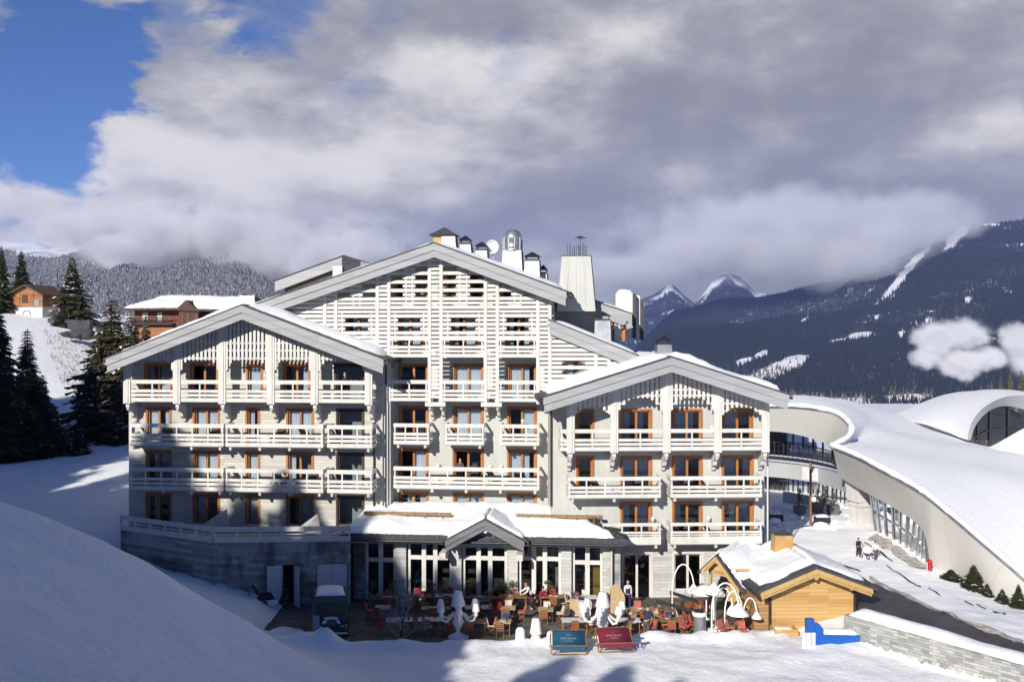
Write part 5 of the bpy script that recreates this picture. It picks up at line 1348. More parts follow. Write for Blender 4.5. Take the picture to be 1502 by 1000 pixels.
# plank and grey board leaning in the snow beside the van
p = W(465, 945, 57.0)
m = MB(); m.beam(p+Vector((-.55,.9,.9)), p+Vector((.35,-.35,.0)), .22, .05); o = m.build('plank', ORANGE); tag(o, 'orange plank lying slanted in the snow beside the green van', 'plank')
m = MB(); m.beam(p+Vector((-.25,1.0,1.35)), p+Vector((-.1,.4,.5)), .38, .05); o = m.build('board', mat('grey_board', (.3,.3,.33), .7)); tag(o, 'grey board tilted against the left flank of the green van', 'board')

# ------------------------------------------------------------------ motor scooter half buried in the snow bank
p = W(402, 888, 63.2); FS_ = Frame(p.x, p.y, -20, gz(p.x, p.y)-.1)
sc_ = empty('motor_scooter', (p.x, p.y, FS_.o.z), 0, 'dark motor scooter parked by the open white door, half sunk in snow', 'scooter')
BLACK = mat('black_plastic', (.012,.012,.014), .45, .2, 5)
m = MB(FS_); m.tube([(-1.0,0,.75),(-.7,0,.85),(-.2,0,.82),(.05,0,.45),(.4,0,.42),(.62,0,1.05)], [.14,.2,.2,.16,.14,.1], 10); m.build('body', BLACK, sc_)
m = MB(FS_); m.tube([(-.95,0,1.0),(-.55,0,1.06),(-.15,0,1.0)], [.1,.16,.1], 8); m.build('seat', BLACK, sc_)
m = MB(FS_); m.tube([(.55,-.36,1.32),(.62,-.15,1.27),(.6,0,1.22),(.62,.15,1.27),(.55,.36,1.32)], .035, 6); m.blob((.68,0,1.2), (.14,.12,.13)); m.build('handlebar', BLACK, sc_)
for u in (-.62, .78): m = MB(FS_); m.tube([(u+.26*math.cos(a), 0, .3+.26*math.sin(a)) for a in [k*math.pi/8 for k in range(17)]], .07, 6); m.build('wheel', BLACK, sc_)
m = MB(FS_); m.blob((-.1,-.22,.5), (.36,.06,.2)); m.build('side_panel', WPAD, sc_)
m = MB(FS_); m.prism([(-1.05,0,1.0),(-.9,0,1.1),(-1.2,0,1.6),(-1.32,0,1.55)], (0,.3,0)); m.build('top_box', BLACK, sc_)
p = W(368, 868, 63.6)
m = MB(); m.beam(p+Vector((-.3,0,-.6)), p+Vector((.15,.2,.75)), .28, .05); m.beam(p+Vector((-.02,.15,.75)), p+Vector((-.3,.1,.5)), .25, .05); o = m.build('folded_chair', mat('weathered_grey_wood', (.25,.24,.24), .8)); tag(o, 'grey folded chair stuck in the snow left of the scooter', 'folded chair')

# ------------------------------------------------------------------ lamps on the terrace
LAMPW = mat('white_lamp_plastic', (.80,.79,.76), .45, .04, 5, spec=.45)
def shade(m, c, r0, r1, h): m.lathe(c, [(r0*.97, 0), (r0, .03), (r1, h*.93), (r1*.8, h), (.01, h*1.01)], 20)
p = W(884, 922, 57.2)
def candelabra(x, y, label, s=1.0, rz=0):
    r_ = empty('candelabra_lamp', (x, y, 0), rz, label, 'lamp', 'giant white candelabra lamps')
    f = Frame(0, 0, 0)
    def bl(m, nm, par=r_): o = m.build(nm, LAMPW, par, local=True); return o
    m = MB(f); m.lathe((0,0,0), [(.62,0),(.66,.06),(.6,.14),(.36,.22),(.22,.30),(.12,.38)], 20); bl(m, 'base')
    m = MB(f); m.lathe((0,0,.38), [(.11,0),(.16,.2),(.32,.48),(.37,.64),(.28,.82),(.19,.95),(.26,1.05),(.18,1.2),(.15,1.4),(.25,1.5),(.14,1.6)], 18); bl(m, 'stem')
    for k in range(6):
        a = 2*math.pi*k/6+.26; m = MB(f)
        R = 1.22; pts = [(0.2,.95),(.36,1.2),(.5,1.05),(.8,.80),(1.08,.92),(R,1.2)]
        m.tube([(q*math.cos(a), q*math.sin(a), z+.3) for q, z in pts], [.09,.085,.08,.08,.075,.07], 8)
        m.lathe((R*math.cos(a), R*math.sin(a), 1.46), [(.06,0),(.16,.06),(.1,.14),(.13,.22),(.08,.28)], 10); arm = bl(m, 'arm')
        m = MB(f); shade(m, (R*math.cos(a), R*math.sin(a), 1.76), .24, .15, .46); bl(m, 'lamp_shade', arm)
    m = MB(f); shade(m, (0,0,1.98), .44, .24, .86); bl(m, 'lamp_shade')
    r_.scale = (s,)*3
    return r_
candelabra(p.x, p.y, 'giant white candelabra lamp standing in full sun behind the red deck chair', .94, .0)
p = W(672, 925, 57.6); candelabra(p.x, p.y, 'giant white candelabra lamp in the shade right of the bare frosted shrub', .92, .35)
p = W(786, 938, 56.4)
tl = empty('floor_lamp', (p.x, p.y, 0), 0, 'big white floor lamp with a tapering shade at the snow edge', 'lamp')
m = MB(); m.lathe((0,0,0), [(.3,0),(.34,.05),(.2,.12),(.28,.22),(.32,.32),(.22,.42),(.27,.48),(.12,.56),(.1,.66)], 18); m.build('base', LAMPW, tl, local=True)
m = MB(); shade(m, (0,0,.60), .33, .22, .82); m.build('lamp_shade', LAMPW, tl, local=True)
for px, py, Y, lab in ((763, 941, 56.0, 'small white dome lamp left of the big white floor lamp at the snow edge'), (808.5, 941, 55.6, 'small white dome lamp beside the top corner of the blue deck chair')):
    p = W(px, py, Y); m = MB(); z = gz(p.x, p.y); m.lathe((p.x, p.y, z-.1), [(.27,0),(.25,.5),(.21,.62),(.12,.70),(.01,.72)], 16); o = m.build('dome_lamp', LAMPW); tag(o, lab, 'lamp', 'small dome lamps at the snow edge')
def arc_lamp(base, top_h, reach, drop, lab, r=.045, sh=.34):
    x, y, z = base; e = empty('arc_lamp', (x, y, z), 0, lab, 'lamp', 'white arc lamps on the terrace')
    m = MB(); m.box(-.25,.25,-.25,.25,0,.28); m.build('base', LAMPW, e, local=True)
    pts = [(0,0,.28),(0,0,top_h*.45)]
    for k in range(1, 11):
        a = math.pi*(1-k/10*.9); pts.append((reach/2+reach/2*math.cos(a), 0, top_h*.45+(top_h*.55)*math.sin(a) if k < 10 else top_h*.45+(top_h*.55)*math.sin(math.pi*.1)))
    m = MB(); m.tube(pts, r, 8); m.build('arm', LAMPW, e, local=True)
    q = pts[-1]; m = MB(); m.lathe((q[0], 0, q[2]-drop), [(sh,0),(sh*.98,.04),(.05,drop*.95),(.02,drop)], 20); m.build('lamp_shade', LAMPW, e, local=True)
    return e
p = W(986, 893, 62.6); arc_lamp((p.x, p.y, 0), 3.05, 1.35, .55, 'white arc lamp standing before the ground floor window left of the hut', .045, .45)
p = W(1044, 920, 58.2); arc_lamp((p.x, p.y, .05), 2.9, 1.55, .7, 'tall white arc lamp bending over the hut counter, left of the others', .05, .60)
p = W(1049, 917, 58.9); arc_lamp((p.x, p.y, .05), 2.45, 1.0, .55, 'white arc lamp under the taller one, with a low bent arm', .045, .4)
p = W(1063, 921, 58.5); arc_lamp((p.x, p.y, .05), 2.35, 1.0, .5, 'white arc lamp nearest the hut counter', .04, .45)
p = W(1090, 925, 58.2); arc_lamp((p.x, p.y, .1), 2.0, .8, .4, 'shorter white arc lamp with a blue collar by the hut porch', .04, .3)
# big white parasol-like standing shades near the red seats
for px, py, Y, hh, w_, lab in ((1036, 890, 61.5, 1.95, 1.0, 'flat white standing lamp shade between the window and the red seats'), (1047, 893, 60.4, 2.2, .62, 'pointed white standing lamp shade in front of the hut wing')):
    p = W(px, py, Y); e = empty('standing_lamp', (p.x, p.y, 0), 0, lab, 'lamp', 'white standing lamps by the hut')
    m = MB(); m.lathe((0,0,0), [(.22,0),(.2,.05),(.04,.08),(.04,hh)], 12); m.build('pole', LAMPW, e, local=True)
    m = MB(); m.lathe((0,0,hh-.35), [(w_,0),(w_*.97,.05),(w_*.35,.4),(.02,.62 if w_ < .8 else .45)], 20); m.build('lamp_shade', LAMPW, e, local=True)
# tall steel bin with white sacks
p = W(1026, 927, 57.9)
e = empty('steel_bin', (p.x, p.y, 0), 0, 'tall brushed steel bin with white rim beside the red-seated tables', 'bin')
m = MB(); m.lathe((0,0,0), [(.36,0),(.36,1.15),(.38,1.17)], 20); m.build('drum', ZINC, e, local=True)
m = MB(); m.lathe((0,0,1.17), [(.38,0),(.42,.05),(.42,.2),(.3,.24),(.3,.05)], 20); m.build('rim', LAMPW, e, local=True)
m = MB(); m.lathe((0,0,1.3), [(.3,0),(.33,.12),(.2,.22),(.02,.24)], 12); m.build('lid', BLACK, e, local=True)

# ------------------------------------------------------------------ dining tables and chairs
TEAK = mat('oiled_wood', (.30,.15,.055), .5, .3, 8)
LIGHTW = mat('pale_wood', (.50,.36,.21), .6, .15, 5)
REDC = mat('red_cushion', (.42,.015,.03), .8, .12, 9); NAVYC = mat('navy_cushion', (.02,.035,.12), .8, .12, 9); CREAMC = mat('cream_cushion', (.62,.55,.45), .85, .1, 9); PINKC = mat('faded_red_throw', (.5,.12,.1), .85, .2, 9)
CLOTH = mat('white_table_top', (.62,.62,.62), .6, .06, 6)
def make_chair(cush, cname):
    e = empty('dining_chair', (0,0,0), 0)
    m = MB()
    for sx in (-.2, .2):
        m = MB(); m.beam((sx,-.24,0),(sx,.26,.46),.035,.03); m.beam((sx,.26,0),(sx,-.2,.46),.035,.03); m.build('leg_frame', TEAK, e, local=True)
    m = MB(); m.box(-.23,.23,-.22,.22,.44,.475); m.build('seat', TEAK, e, local=True)
    m = MB()
    for sx in (-.21,.21): m.beam((sx,.2,.46),(sx,.32,.95),.035,.03)
    for z in (.6,.72,.84,.94): m.beam((-.21,.2+.12*(z-.46)/.49,z),(.21,.2+.12*(z-.46)/.49,z),.02,.07)
    m.build('backrest', TEAK, e, local=True)
    m = MB(); m.box(-.21,.21,-.2,.19,.478,.54); m.prism([(-.2,.17,.56),(.2,.17,.56),(.2,.28,.93),(-.2,.28,.93)],(0,-.06,0)); m.build('cushion', cush, e, local=True)
    return e
CH = {'red': make_chair(REDC, 'red'), 'navy': make_chair(NAVYC, 'navy'), 'cream': make_chair(CREAMC, 'cream'), 'faded red': make_chair(PINKC, 'faded red')}
usedc = set()
def make_table(w, d, top):
    e = empty('dining_table', (0,0,0), 0)
    m = MB(); m.box(-w/2,w/2,-d/2,d/2,.71,.75); m.build('tabletop', top, e, local=True)
    for sx in (-1,1):
        for sy in (-1,1): m = MB(); m.beam((sx*(w/2-.08),sy*(d/2-.08),0),(sx*(w/2-.08),sy*(d/2-.08),.708),.05,.05); m.build('leg', TEAK, e, local=True)
    return e
TB = [make_table(1.5,.85,CLOTH), make_table(.9,.9,LIGHTW), make_table(1.8,.85,TEAK)]; usedt = set()
BOT = mat('green_bottle', (.02,.05,.02), .15); PLATE = mat('china', (.75,.75,.74), .25, .03)
ORD = ['first', 'second', 'third', 'fourth', 'fifth', 'sixth', 'seventh', 'eighth', 'ninth']
ROWS = [  # row name, y, list of px of tables
 ('by the pavilion glass', 63.9, [565, 612, 655, 705, 752, 812, 858]),
 ('in the middle of the terrace', 61.2, [560, 640, 700, 745, 800, 940]),
 ('in the row nearest the snow', 58.4, [585, 632, 690, 738, 843, 920, 985])]
TR = random.Random(12); nplate = 0
kinds = ['red', 'navy', 'cream', 'red', 'faded red']
for rn, Y, pxs in ROWS:
    for i, px in enumerate(pxs):
        x = (px-CX)/F*Y; y = Y+TR.uniform(-.35,.35); ti = TR.choice([0,0,1,2]) if Y < 63 else TR.choice([0,2])
        rz = TR.uniform(-.12,.12)
        lab = '%s dining table, %s from the left %s' % (('white topped','pale square','long dark wood')[ti], ORD[i], rn)
        if ti in usedt: copy_tree(TB[ti], (x,y,.01), rz, lab, 'dining tables on the terrace')['category'] = 'table'
        else: o = TB[ti]; o.location = (x,y,.01); o.rotation_euler = (0,0,rz); tag(o, lab, 'table', 'dining tables on the terrace'); usedt.add(ti)
        w = (1.5,.9,1.8)[ti]; d = (.85,.9,.85)[ti]
        sides = [('left end', (-w/2-.32,0), math.pi/2), ('right end', (w/2+.32,0), -math.pi/2), ('far side', (.05,d/2+.3), 0), ('near side', (-.1,-d/2-.3), math.pi)]
        for sn, (dx, dy), a in sides:
            if TR.random() < .22: continue
            kk = TR.choice(kinds); ca, sa = math.cos(rz), math.sin(rz)
            X2, Y2 = x+dx*ca-dy*sa+TR.uniform(-.08,.08), y+dx*sa+dy*ca
            lab = '%s cushioned chair, %s of %s table from left, %s' % (kk, sn, ORD[i], rn.replace('in the row nearest the snow', 'snow side row').replace('in the middle of the terrace', 'middle row').replace('by the pavilion glass', 'glass side row'))
            if kk in usedc: o = copy_tree(CH[kk], (X2,Y2,.01), a+rz+TR.uniform(-.2,.2), lab, 'wooden terrace chairs')
            else: o = CH[kk]; o.location = (X2,Y2,.01); o.rotation_euler = (0,0,a+rz); usedc.add(kk)
            tag(o, lab, 'chair', 'wooden terrace chairs')
        if TR.random() < .75:
            m = MB()
            for q in range(3):
                m.lathe((TR.uniform(-.3,.3), TR.uniform(-.2,.2), 0), [(.02,0),(.13,.012),(.14,.022),(.02,.016)], 12)
            o = m.build('place_setting', PLATE); o.location = (x,y,.765); tag(o, 'white plates laid on the %s table from the left %s' % (ORD[i], rn), 'plates', 'plates laid on the terrace tables')
        if TR.random() < .5:
            m = MB(); m.lathe((0,0,0), [(.04,0),(.042,.18),(.016,.24),(.016,.31)], 10); o = m.build('bottle', BOT); o.location = (x+.2,y+.1,.762); tag(o, 'dark green bottle on the %s table from the left %s' % (ORD[i], rn), 'bottle', 'bottles on the terrace tables')
# terrace seats climbing the ramp on the right, red and cream cushions, in three rows
SP = [(1000,872,61.8,'red'),(1013,878,61.5,'red'),(1018,870,62.4,'red'),(1028,880,61.4,'cream'),(1033,872,62.2,'red'),(972,884,60.7,'red'),(985,890,60.3,'red'),(996,896,60.0,'cream'),(1010,901,59.6,'red'),(960,899,59.6,'cream')]
for i, (px, py, Y, kk) in enumerate(SP):
    p = W(px, py+22, Y); lab = '%s cushioned folding chair, %s of the group by the dark rails beside the hut' % (kk, ORD[i] if i < 9 else 'last')
    o = copy_tree(CH[kk], (p.x, p.y, .02), math.pi*.6+.3*math.sin(i*2.3), lab, 'chairs by the dark rails'); o['category'] = 'chair'
LR = [(975,925,58.6),(1004,929,58.1),(1018,926,58.9),(955,930,57.9),(1060,934,57.6),(1072,930,58.0),(1090,936,57.3),(1083,924,58.8)]
for i, (px, py, Y) in enumerate(LR):
    p = W(px, py, Y); lab = 'faded red wooden chair, %s from the left of those along the snow near the hut' % ORD[[3,0,4,5,1,2,6,7].index(i) if False else i]
    o = copy_tree(CH['faded red'], (p.x, p.y, .02), TR.uniform(0, 6), lab, 'chairs along the snow near the hut'); o['category'] = 'chair'
# dark handrails
for i, (p, q, lab) in enumerate((((983,868,62.8),(1022,881,61.9),'dark metal rail behind the red cushioned chairs, close to the window wall'), ((962,881,61.2),(1018,896,60.2),'dark metal rail in front of the red cushioned chairs beside the steel bin'))):
    A, B = W(*p), W(*q); e = empty('handrail', (A.x, A.y, 0), 0, lab, 'rail', 'dark handrails by the hut')
    m = MB(); m.beam(A, B, .12, .18); m.build('rail', DMETAL, e)
    for t_ in (.03, .5, .97): m = MB(); c = A.lerp(B, t_); m.beam(Vector((c.x,c.y,0)), c-Vector((0,0,.09)), .06, .06); m.build('post', DMETAL, e)
# low timber ramp
m = MB(); pts = [W(905,905,60.3), W(960,899,60.6), W(1000,905,60.2)]
for k in range(16):
    s = k/16; x0, x1 = W(907,900,60.6).x, W(992,900,60.6).x; xx = x0+(x1-x0)*s; h = .18+.42*math.sin(math.pi*min(1, s*1.15))
    m.box(xx, xx+(x1-x0)/16-.012, 60.6-.2*s, 62.4, 0, h)
o = m.build('timber_ramp', plank_mat('deck_boards', ((.28,.17,.09),(.38,.24,.13),(.46,.31,.18)), .2, 2, rough=.8)); tag(o, 'humped timber deck ramp in the sun below the ground floor door', 'ramp')
# parasol/paravent board, firewood box
m = MB(); p = W(906, 893, 62.8); pts = [(-.42,0,0),(.45,0,0),(.45,0,.9),(.4,0,1.15),(.05,0,1.75),(-.15,0,1.82),(-.38,0,1.6),(-.42,0,1.3)]; m.prism([(p.x+a_, p.y, z) for a_, b_, z in pts], (0,.06,0)); m.prism([(p.x+a_*.97, p.y+.5-.25*z/1.8, z*.95) for a_, b_, z in pts], (0,.05,0))
o = m.build('menu_board', LIGHTW); tag(o, 'blank pale wooden standing board with rounded top beside the glass pavilion', 'board')
m = MB(); p = W(842, 893, 62.4); m.frustum((p.x,p.y), .62,.45,.5,.3,0,1.0); o = m.build('wooden_stand', LIGHTW); tag(o, 'pale wooden waiter stand against the stone pier of the pavilion', 'stand')
m = MB(); m.lathe((p.x, p.y, 1.002), [(.12,0),(.2,.3),(.21,.42)], 14); o = m.build('ice_bucket', STEEL); tag(o, 'shiny ice bucket on the pale waiter stand', 'ice bucket')
m = MB(); p = W(858, 893, 62.0); m.box(p.x-.38,p.x+.38,p.y-.25,p.y+.25,.55,.95); 
for sx in (-.3,.3): m.box(p.x+sx-.03,p.x+sx+.03,p.y-.2,p.y+.2,0,.548)
o = m.build('white_trolley', CLOTH); tag(o, 'white covered trolley right of the waiter stand by the pavilion', 'trolley')
# plants in pots behind the tables, seen against the glass
LEAF = mat('dry_green_leaves', (.07,.10,.03), .8, .4, 6, col2=(.12,.09,.03)); POT = mat('grey_pot', (.2,.19,.18), .8)
for i, px in enumerate((545, 575, 633, 650, 690, 735, 752, 805)):
    p = W(px, 886, 65.0); e = empty('potted_plant', (p.x, 64.95, 0), 0, 'leafy potted plant, %s from the left along the pavilion glass' % ORD[i], 'plant', 'potted plants along the pavilion glass')
    m = MB(); m.lathe((0,0,0), [(.16,0),(.22,.4),(.2,.42)], 12); m.build('pot', POT, e, local=True)
    m = MB(); r_ = random.Random(i)
    for k in range(70):
        a = r_.uniform(0, 6.28); z = r_.uniform(.45, 1.5); q = r_.uniform(.05,.38)*(1-.4*abs(z-.95)); c = Vector((q*math.cos(a), q*math.sin(a), z)); d = Vector((r_.uniform(-1,1), r_.uniform(-1,1), r_.uniform(-.3,1))).normalized()*.13; t2 = d.orthogonal().normalized()*.05
        m.add([c-d, c+t2, c+d, c-t2], [(0,1,2,3)])
    m.build('foliage', LEAF, e, local=True)

# ------------------------------------------------------------------ double deck chairs on the snow
def text_mesh(s, size, m, parent, loc, rot, name):
    cu = bpy.data.curves.new(name, 'FONT'); cu.body = s; cu.size = size; cu.align_x = 'CENTER'; cu.align_y = 'CENTER'; cu.extrude = .002
    o = bpy.data.objects.new(name, cu); COL.objects.link(o)
    dg = bpy.context.evaluated_depsgraph_get(); me = bpy.data.meshes.new_from_object(o.evaluated_get(dg)); bpy.data.objects.remove(o)
    me.materials.clear(); me.materials.append(m); o = bpy.data.objects.new(name, me); COL.objects.link(o)
    o.parent = parent; o.location = loc; o.rotation_euler = rot; return o
INK = mat('pale_print', (.33,.34,.36), .8)
def deck_chair(px, py, Y, rz, cloth, label, lines):
    p = W(px, py, Y); z = gz(p.x, p.y)
    e = empty('deck_chair', (p.x, p.y, z), rz, label, 'deck chair', 'double deck chairs on the snow')
    w = .98
    # leaning frame: foot towards the camera, head away from the snow
    for sx in (-1, 1):
        m = MB(); m.beam((sx*w, -.55, .08), (sx*w, .55, 1.28), .06, .07); m.build('frame_rail', TEAK, e, local=True)
        m = MB(); m.beam((sx*(w-.07), .75, .04), (sx*(w-.07), -.5, .62), .06, .06); m.build('support', TEAK, e, local=True)
        m = MB(); m.beam((sx*(w+.05), .35, 1.05), (sx*(w+.05), .78, .03), .05, .05); m.build('prop', TEAK, e, local=True)
    for y_, z_ in ((-.55,.08),(.55,1.28),(-.5,.62),(.75,.06)): m = MB(); m.beam((-w,y_,z_),(w,y_,z_),.05,.05); m.build('crossbar', TEAK, e, local=True)
    n = 10; m = MB(); P = []
    for i in range(n+1):
        t_ = i/n; y = .53+(-.47-.53)*t_; zz = 1.26+(.62-1.26)*t_-.26*math.sin(math.pi*t_)*t_
        # canvas hangs from the head bar down to the front bar, sagging into a seat
        y -= .0; P += [(-w+.07, y-.05*math.sin(math.pi*t_), zz), (w-.07, y-.05*math.sin(math.pi*t_), zz)]
    m.add(P, [(2*i, 2*i+1, 2*i+3, 2*i+2) for i in range(n)], 0, True)
    c = m.build('canvas', cloth, e, local=True)
    sol = c.modifiers.new('thick', 'SOLIDIFY'); sol.thickness = .012
    m = MB(); m.prism([(-w+.06,-.49,.57),(w-.06,-.49,.57),(w-.06,-.56,.34),(-w+.06,-.56,.34)],(0,.02,0)); m.build('valance', cloth, e, local=True)
    for s, size, t_ in lines:
        y = .53-1.0*t_-.05*math.sin(math.pi*t_); zz = 1.26-.64*t_-.26*math.sin(math.pi*t_)*t_
        text_mesh(s, size, INK, c, (0, y-.03, zz+.02), (rad(52), 0, 0), 'lettering')
    e.scale = (.95, 1.0, .80); return e
BLUEC = mat('petrol_blue_canvas', (.009,.075,.14), .75, .15, 4, .2, 60); CRIM = mat('crimson_canvas', (.17,.011,.03), .75, .15, 4, .2, 60)
deck_chair(834, 966, 54.0, -.02, BLUEC, 'double deck chair with petrol blue canvas on the snow', [('ÉCRIN BLANC', .145, .42), ('HÔTEL', .09, .26), ('COURCHEVEL', .08, .56)])
deck_chair(901, 962, 54.3, .10, CRIM, 'double deck chair with crimson red canvas on the snow', [('ÉCRIN BLANC', .14, .40), ('COURCHEVEL', .08, .54), ('*', .16, .26)])
p = W(937, 952, 54.6); e = empty('camp_stool', (p.x, p.y, gz(p.x,p.y)), .3, 'small grey folding stool on the snow right of the crimson deck chair', 'stool')
m = MB(); m.box(-.28,.28,-.14,.14,.52,.56); m.build('seat', mat('slate_blue_frame', (.10,.12,.22), .5), e, local=True)
for sx in (-.2,.2):
    m = MB(); m.beam((sx,-.15,0),(sx*.4,.12,.52),.04,.04); m.build('leg', MATS['slate_blue_frame'], e, local=True)
    m = MB(); m.beam((sx,.15,0),(sx*.4,-.12,.52),.04,.04); m.build('leg', MATS['slate_blue_frame'], e, local=True)

# ------------------------------------------------------------------ balcony chairs and wall lamps on the hotel
BCH = None
BALC = [(FA,240,GL,653,'second storey'),(FA,300,GL,653,'second storey'),(FA,400,GL,653,'second storey'),(FA,447,GL,653,'second storey'),(FA,405,GL,719,'third storey down'),(FA,450,GL,719,'third storey down'),
        (FA,690,GC,715,'long middle'),(FA,725,GC,715,'long middle'),(FA,760,GC,715,'long middle'),(FB,880,GR,728,'right wing'),(FB,940,GR,728,'right wing'),(FB,1010,GR,728,'right wing'),(FB,1045,GR,728,'right wing'),(FB,1050,GR,796,'lower right'),(FB,1010,GR,796,'lower right')]
RATT = mat('brown_rattan', (.09,.065,.05), .8, .3, 20)
m = None
names = ['first lounge chair from left on the upper left balcony','second lounge chair on the upper left balcony, left of the pier gap','lounge chair on the upper middle balcony of the left wing, nearer its centre','lounge chair at the right end of the upper middle balcony, left wing',
 'lounge chair at the centre of the lower middle balcony, left wing','lounge chair at the right end of the lower middle balcony, left wing','first lounge chair from left on the long central balcony','middle lounge chair on the long central balcony','right hand lounge chair on the long central balcony',
 'lounge chair left of the wide window on the right wing balcony below the gallery','lounge chair right of that window on the left balcony of the right wing','left lounge chair on the right balcony below the right wing gallery','lounge chair at the middle of the right balcony below the right wing gallery','reclined lounge chair on the lowest right balcony, centre','reclined lounge chair on the lowest right balcony, left end']
for (fr, px, v, py, _), lab in zip(BALC, names):
    u = fr.u(px, v); z = fr.z(py, v, px)+.08; c = fr.w(u, v+.75, z)
    if BCH is None:
        BCH = empty('lounge_chair', c, .4)
        m = MB(); m.beam((-.3,-.35,.32),(-.3,.5,.32),.05,.05); m.beam((.3,-.35,.32),(.3,.5,.32),.05,.05)
        for sx in (-.3,.3):
            for y_ in (-.3,.35): m.beam((sx,y_,0),(sx,y_,.3),.05,.05)
        m.build('frame', RATT, BCH, local=True)
        m = MB(); m.box(-.29,.29,-.35,.25,.35,.42); m.build('seat', RATT, BCH, local=True)
        m = MB(); m.prism([(-.29,.2,.4),(.29,.2,.4),(.29,.62,1.0),(-.29,.62,1.0)],(0,.06,0)); m.build('backrest', RATT, BCH, local=True); o = BCH
    else: o = copy_tree(BCH, c, .4+.9*math.sin(px))
    tag(o, lab, 'chair', 'lounge chairs on the balconies')
for fr, px, py, v in ((FA,478,687,0-1.75),(FA,643,682,-.15),(FA,719,684,-.15),(FA,735,684,-.15),(FB,957,760,-.15),(FB,1039,759,-.15),(FA,767,617,-.3),(FA,415,690,-1.75),(FB,1044,627,-.15),(FA,209,557,-1.75)):
    u, z = fr.uz(px, py, v); m = MB(fr); m.blob((u, v-.12, z), .13); m.lathe((u, v-.12, z-.2), [(.07,0),(.12,.08)], 10); m.box(u-.03,u+.03,v-.1,v+.16,z-.2,z-.1); m.build('wall_lamp', [LAMPW], hotel)
# ------------------------------------------------------------------ trees
def needle_mat(name, c1, c2, snow):
    m, t, b = nt(name); vec = coords(t)
    n = N(t, 'ShaderNodeTexNoise'); n.inputs['Scale'].default_value = .9; n.inputs['Detail'].default_value = 5; t.links.new(vec, n.inputs['Vector'])
    r = ramp(t, n.outputs['Fac'], [(.3, c1), (.7, c2)]); t.links.new(r.outputs[0], b.inputs['Base Color']); b.inputs['Roughness'].default_value = .8; b.inputs['Specular IOR Level'].default_value = .2
    return m
NEED = needle_mat('spruce_needles', (.022,.03,.013), (.06,.065,.028), 0)
NEEDB = needle_mat('spruce_needles_brown', (.045,.04,.016), (.10,.085,.038), 0)
LARCH = needle_mat('larch_twigs', (.10,.085,.03), (.20,.165,.07), 0)
BARK = mat('bark', (.06,.042,.03), .9, .3, 6, .5, 10)
TSNOW = mat('snow_on_branches', (.78,.79,.82), .6, .05, 3)
def conifer_meshes(seed, need, snow=.05, lv=46, fat=.30, droop=.35):
    """unit-height spruce: trunk mesh and crown mesh of thousands of small sprays"""
    r_ = random.Random(seed); tm = MB(); tm.tube([(0,0,-.03),(0.004,0,.3),(-.003,.003,.7),(0,0,.985)], [.016,.012,.007,.001], 7)
    c = MB()
    for L in range(lv):
        f = L/lv; z = .05+.94*f**.95; R = fat*(1-f)**.80*(.82+.36*r_.random())+.006
        nb = max(4, int(10*(1-f)+4)); a0 = r_.random()*6.28
        for k in range(nb):
            if r_.random() < .09: continue
            a = a0+6.283*k/nb+r_.uniform(-.3,.3); Lb = R*r_.uniform(.62,1.12); dz = -droop*Lb*r_.uniform(.5,1.3)
            ca, sa = math.cos(a), math.sin(a); ns = 6
            for q in range(ns):
                s0 = .12+.88*q/ns; s1 = s0+.88/ns*1.25
                def P(s, w, dd=0): return (ca*Lb*s-sa*w, sa*Lb*s+ca*w, z+dz*s**1.6+.10*Lb*max(0, s-.75)+dd)
                w = .072*(1.12-s0)*(1+.5*r_.random())*(.5+R*2.6)*.9
                mi = 1 if r_.random() < snow*(1.3-s0*.5) else 0
                up = .006 if mi else 0
                for sg in (-1, 1):
                    d = -w*r_.uniform(.25,.8)
                    c.add([P(s0,0,up), P(s1,sg*w*.25,up), P(min(s1,1.05)-.03,sg*w*1.25,d+up), P(s0+.02,sg*w*.8,d*.6+up)], [(0,1,2,3)], mi)
    for k in range(8): a = k*.785; c.add([(0,0,1.0),(.006*math.cos(a),.006*math.sin(a),.95),(.006*math.cos(a+.8),.006*math.sin(a+.8),.95)], [(0,1,2)], 0)
    return tm.mesh('trunk', BARK), c.mesh('crown', [need, TSNOW])
VAR = {'a': conifer_meshes(1, NEED, .02), 'b': conifer_meshes(2, NEED, .03, 40, .25, .45), 'c': conifer_meshes(3, NEEDB, .07, 44, .24, .4), 'd': conifer_meshes(4, NEEDB, .08, 38, .30, .3), 'l': conifer_meshes(5, LARCH, .01, 34, .26, .15)}
def tree(x, y, h, var, label, fat=1.0, z=None, name='spruce_tree', group=None, rz=0):
    e = empty(name, (x, y, gz(x, y) if z is None else z), rz, label, 'tree', group)
    e.scale = (h*fat, h*fat, h)
    for nm, me in zip(('trunk','crown'), VAR[var]):
        o = bpy.data.objects.new(nm, me); COL.objects.link(o); o.parent = e
    return e
def tree_px(px, top, base, Y, hw, var, label, **kw):
    p = W(px, base, Y); z = gz(p.x, p.y); h = W(px, top, Y).z-z
    fr = {'a':.33,'b':.27,'c':.265,'d':.33,'l':.28}[var]
    return tree(p.x, p.y, h, var, label, fat=1.35*(hw/F*Y)/(fr*h), z=z-.1, rz=px*.7, **kw)
G1 = 'dark spruces left of the hotel'
tree_px(-4, 440, 662, 97, 52, 'a', 'tallest dark spruce cut by the left edge of the picture', group=G1)
tree_px(40, 478, 662, 96, 38, 'b', 'tall slim dark spruce second from the left edge', group=G1)
tree_px(20, 545, 663, 93, 34, 'a', 'broad dark spruce between the two tallest at the left edge', group=G1)
tree_px(62, 545, 662, 95, 30, 'a', 'dark spruce in the middle of the left edge group', group=G1)
tree_px(80, 590, 663, 94, 20, 'b', 'shorter dark spruce at the right side of the left edge group', group=G1)
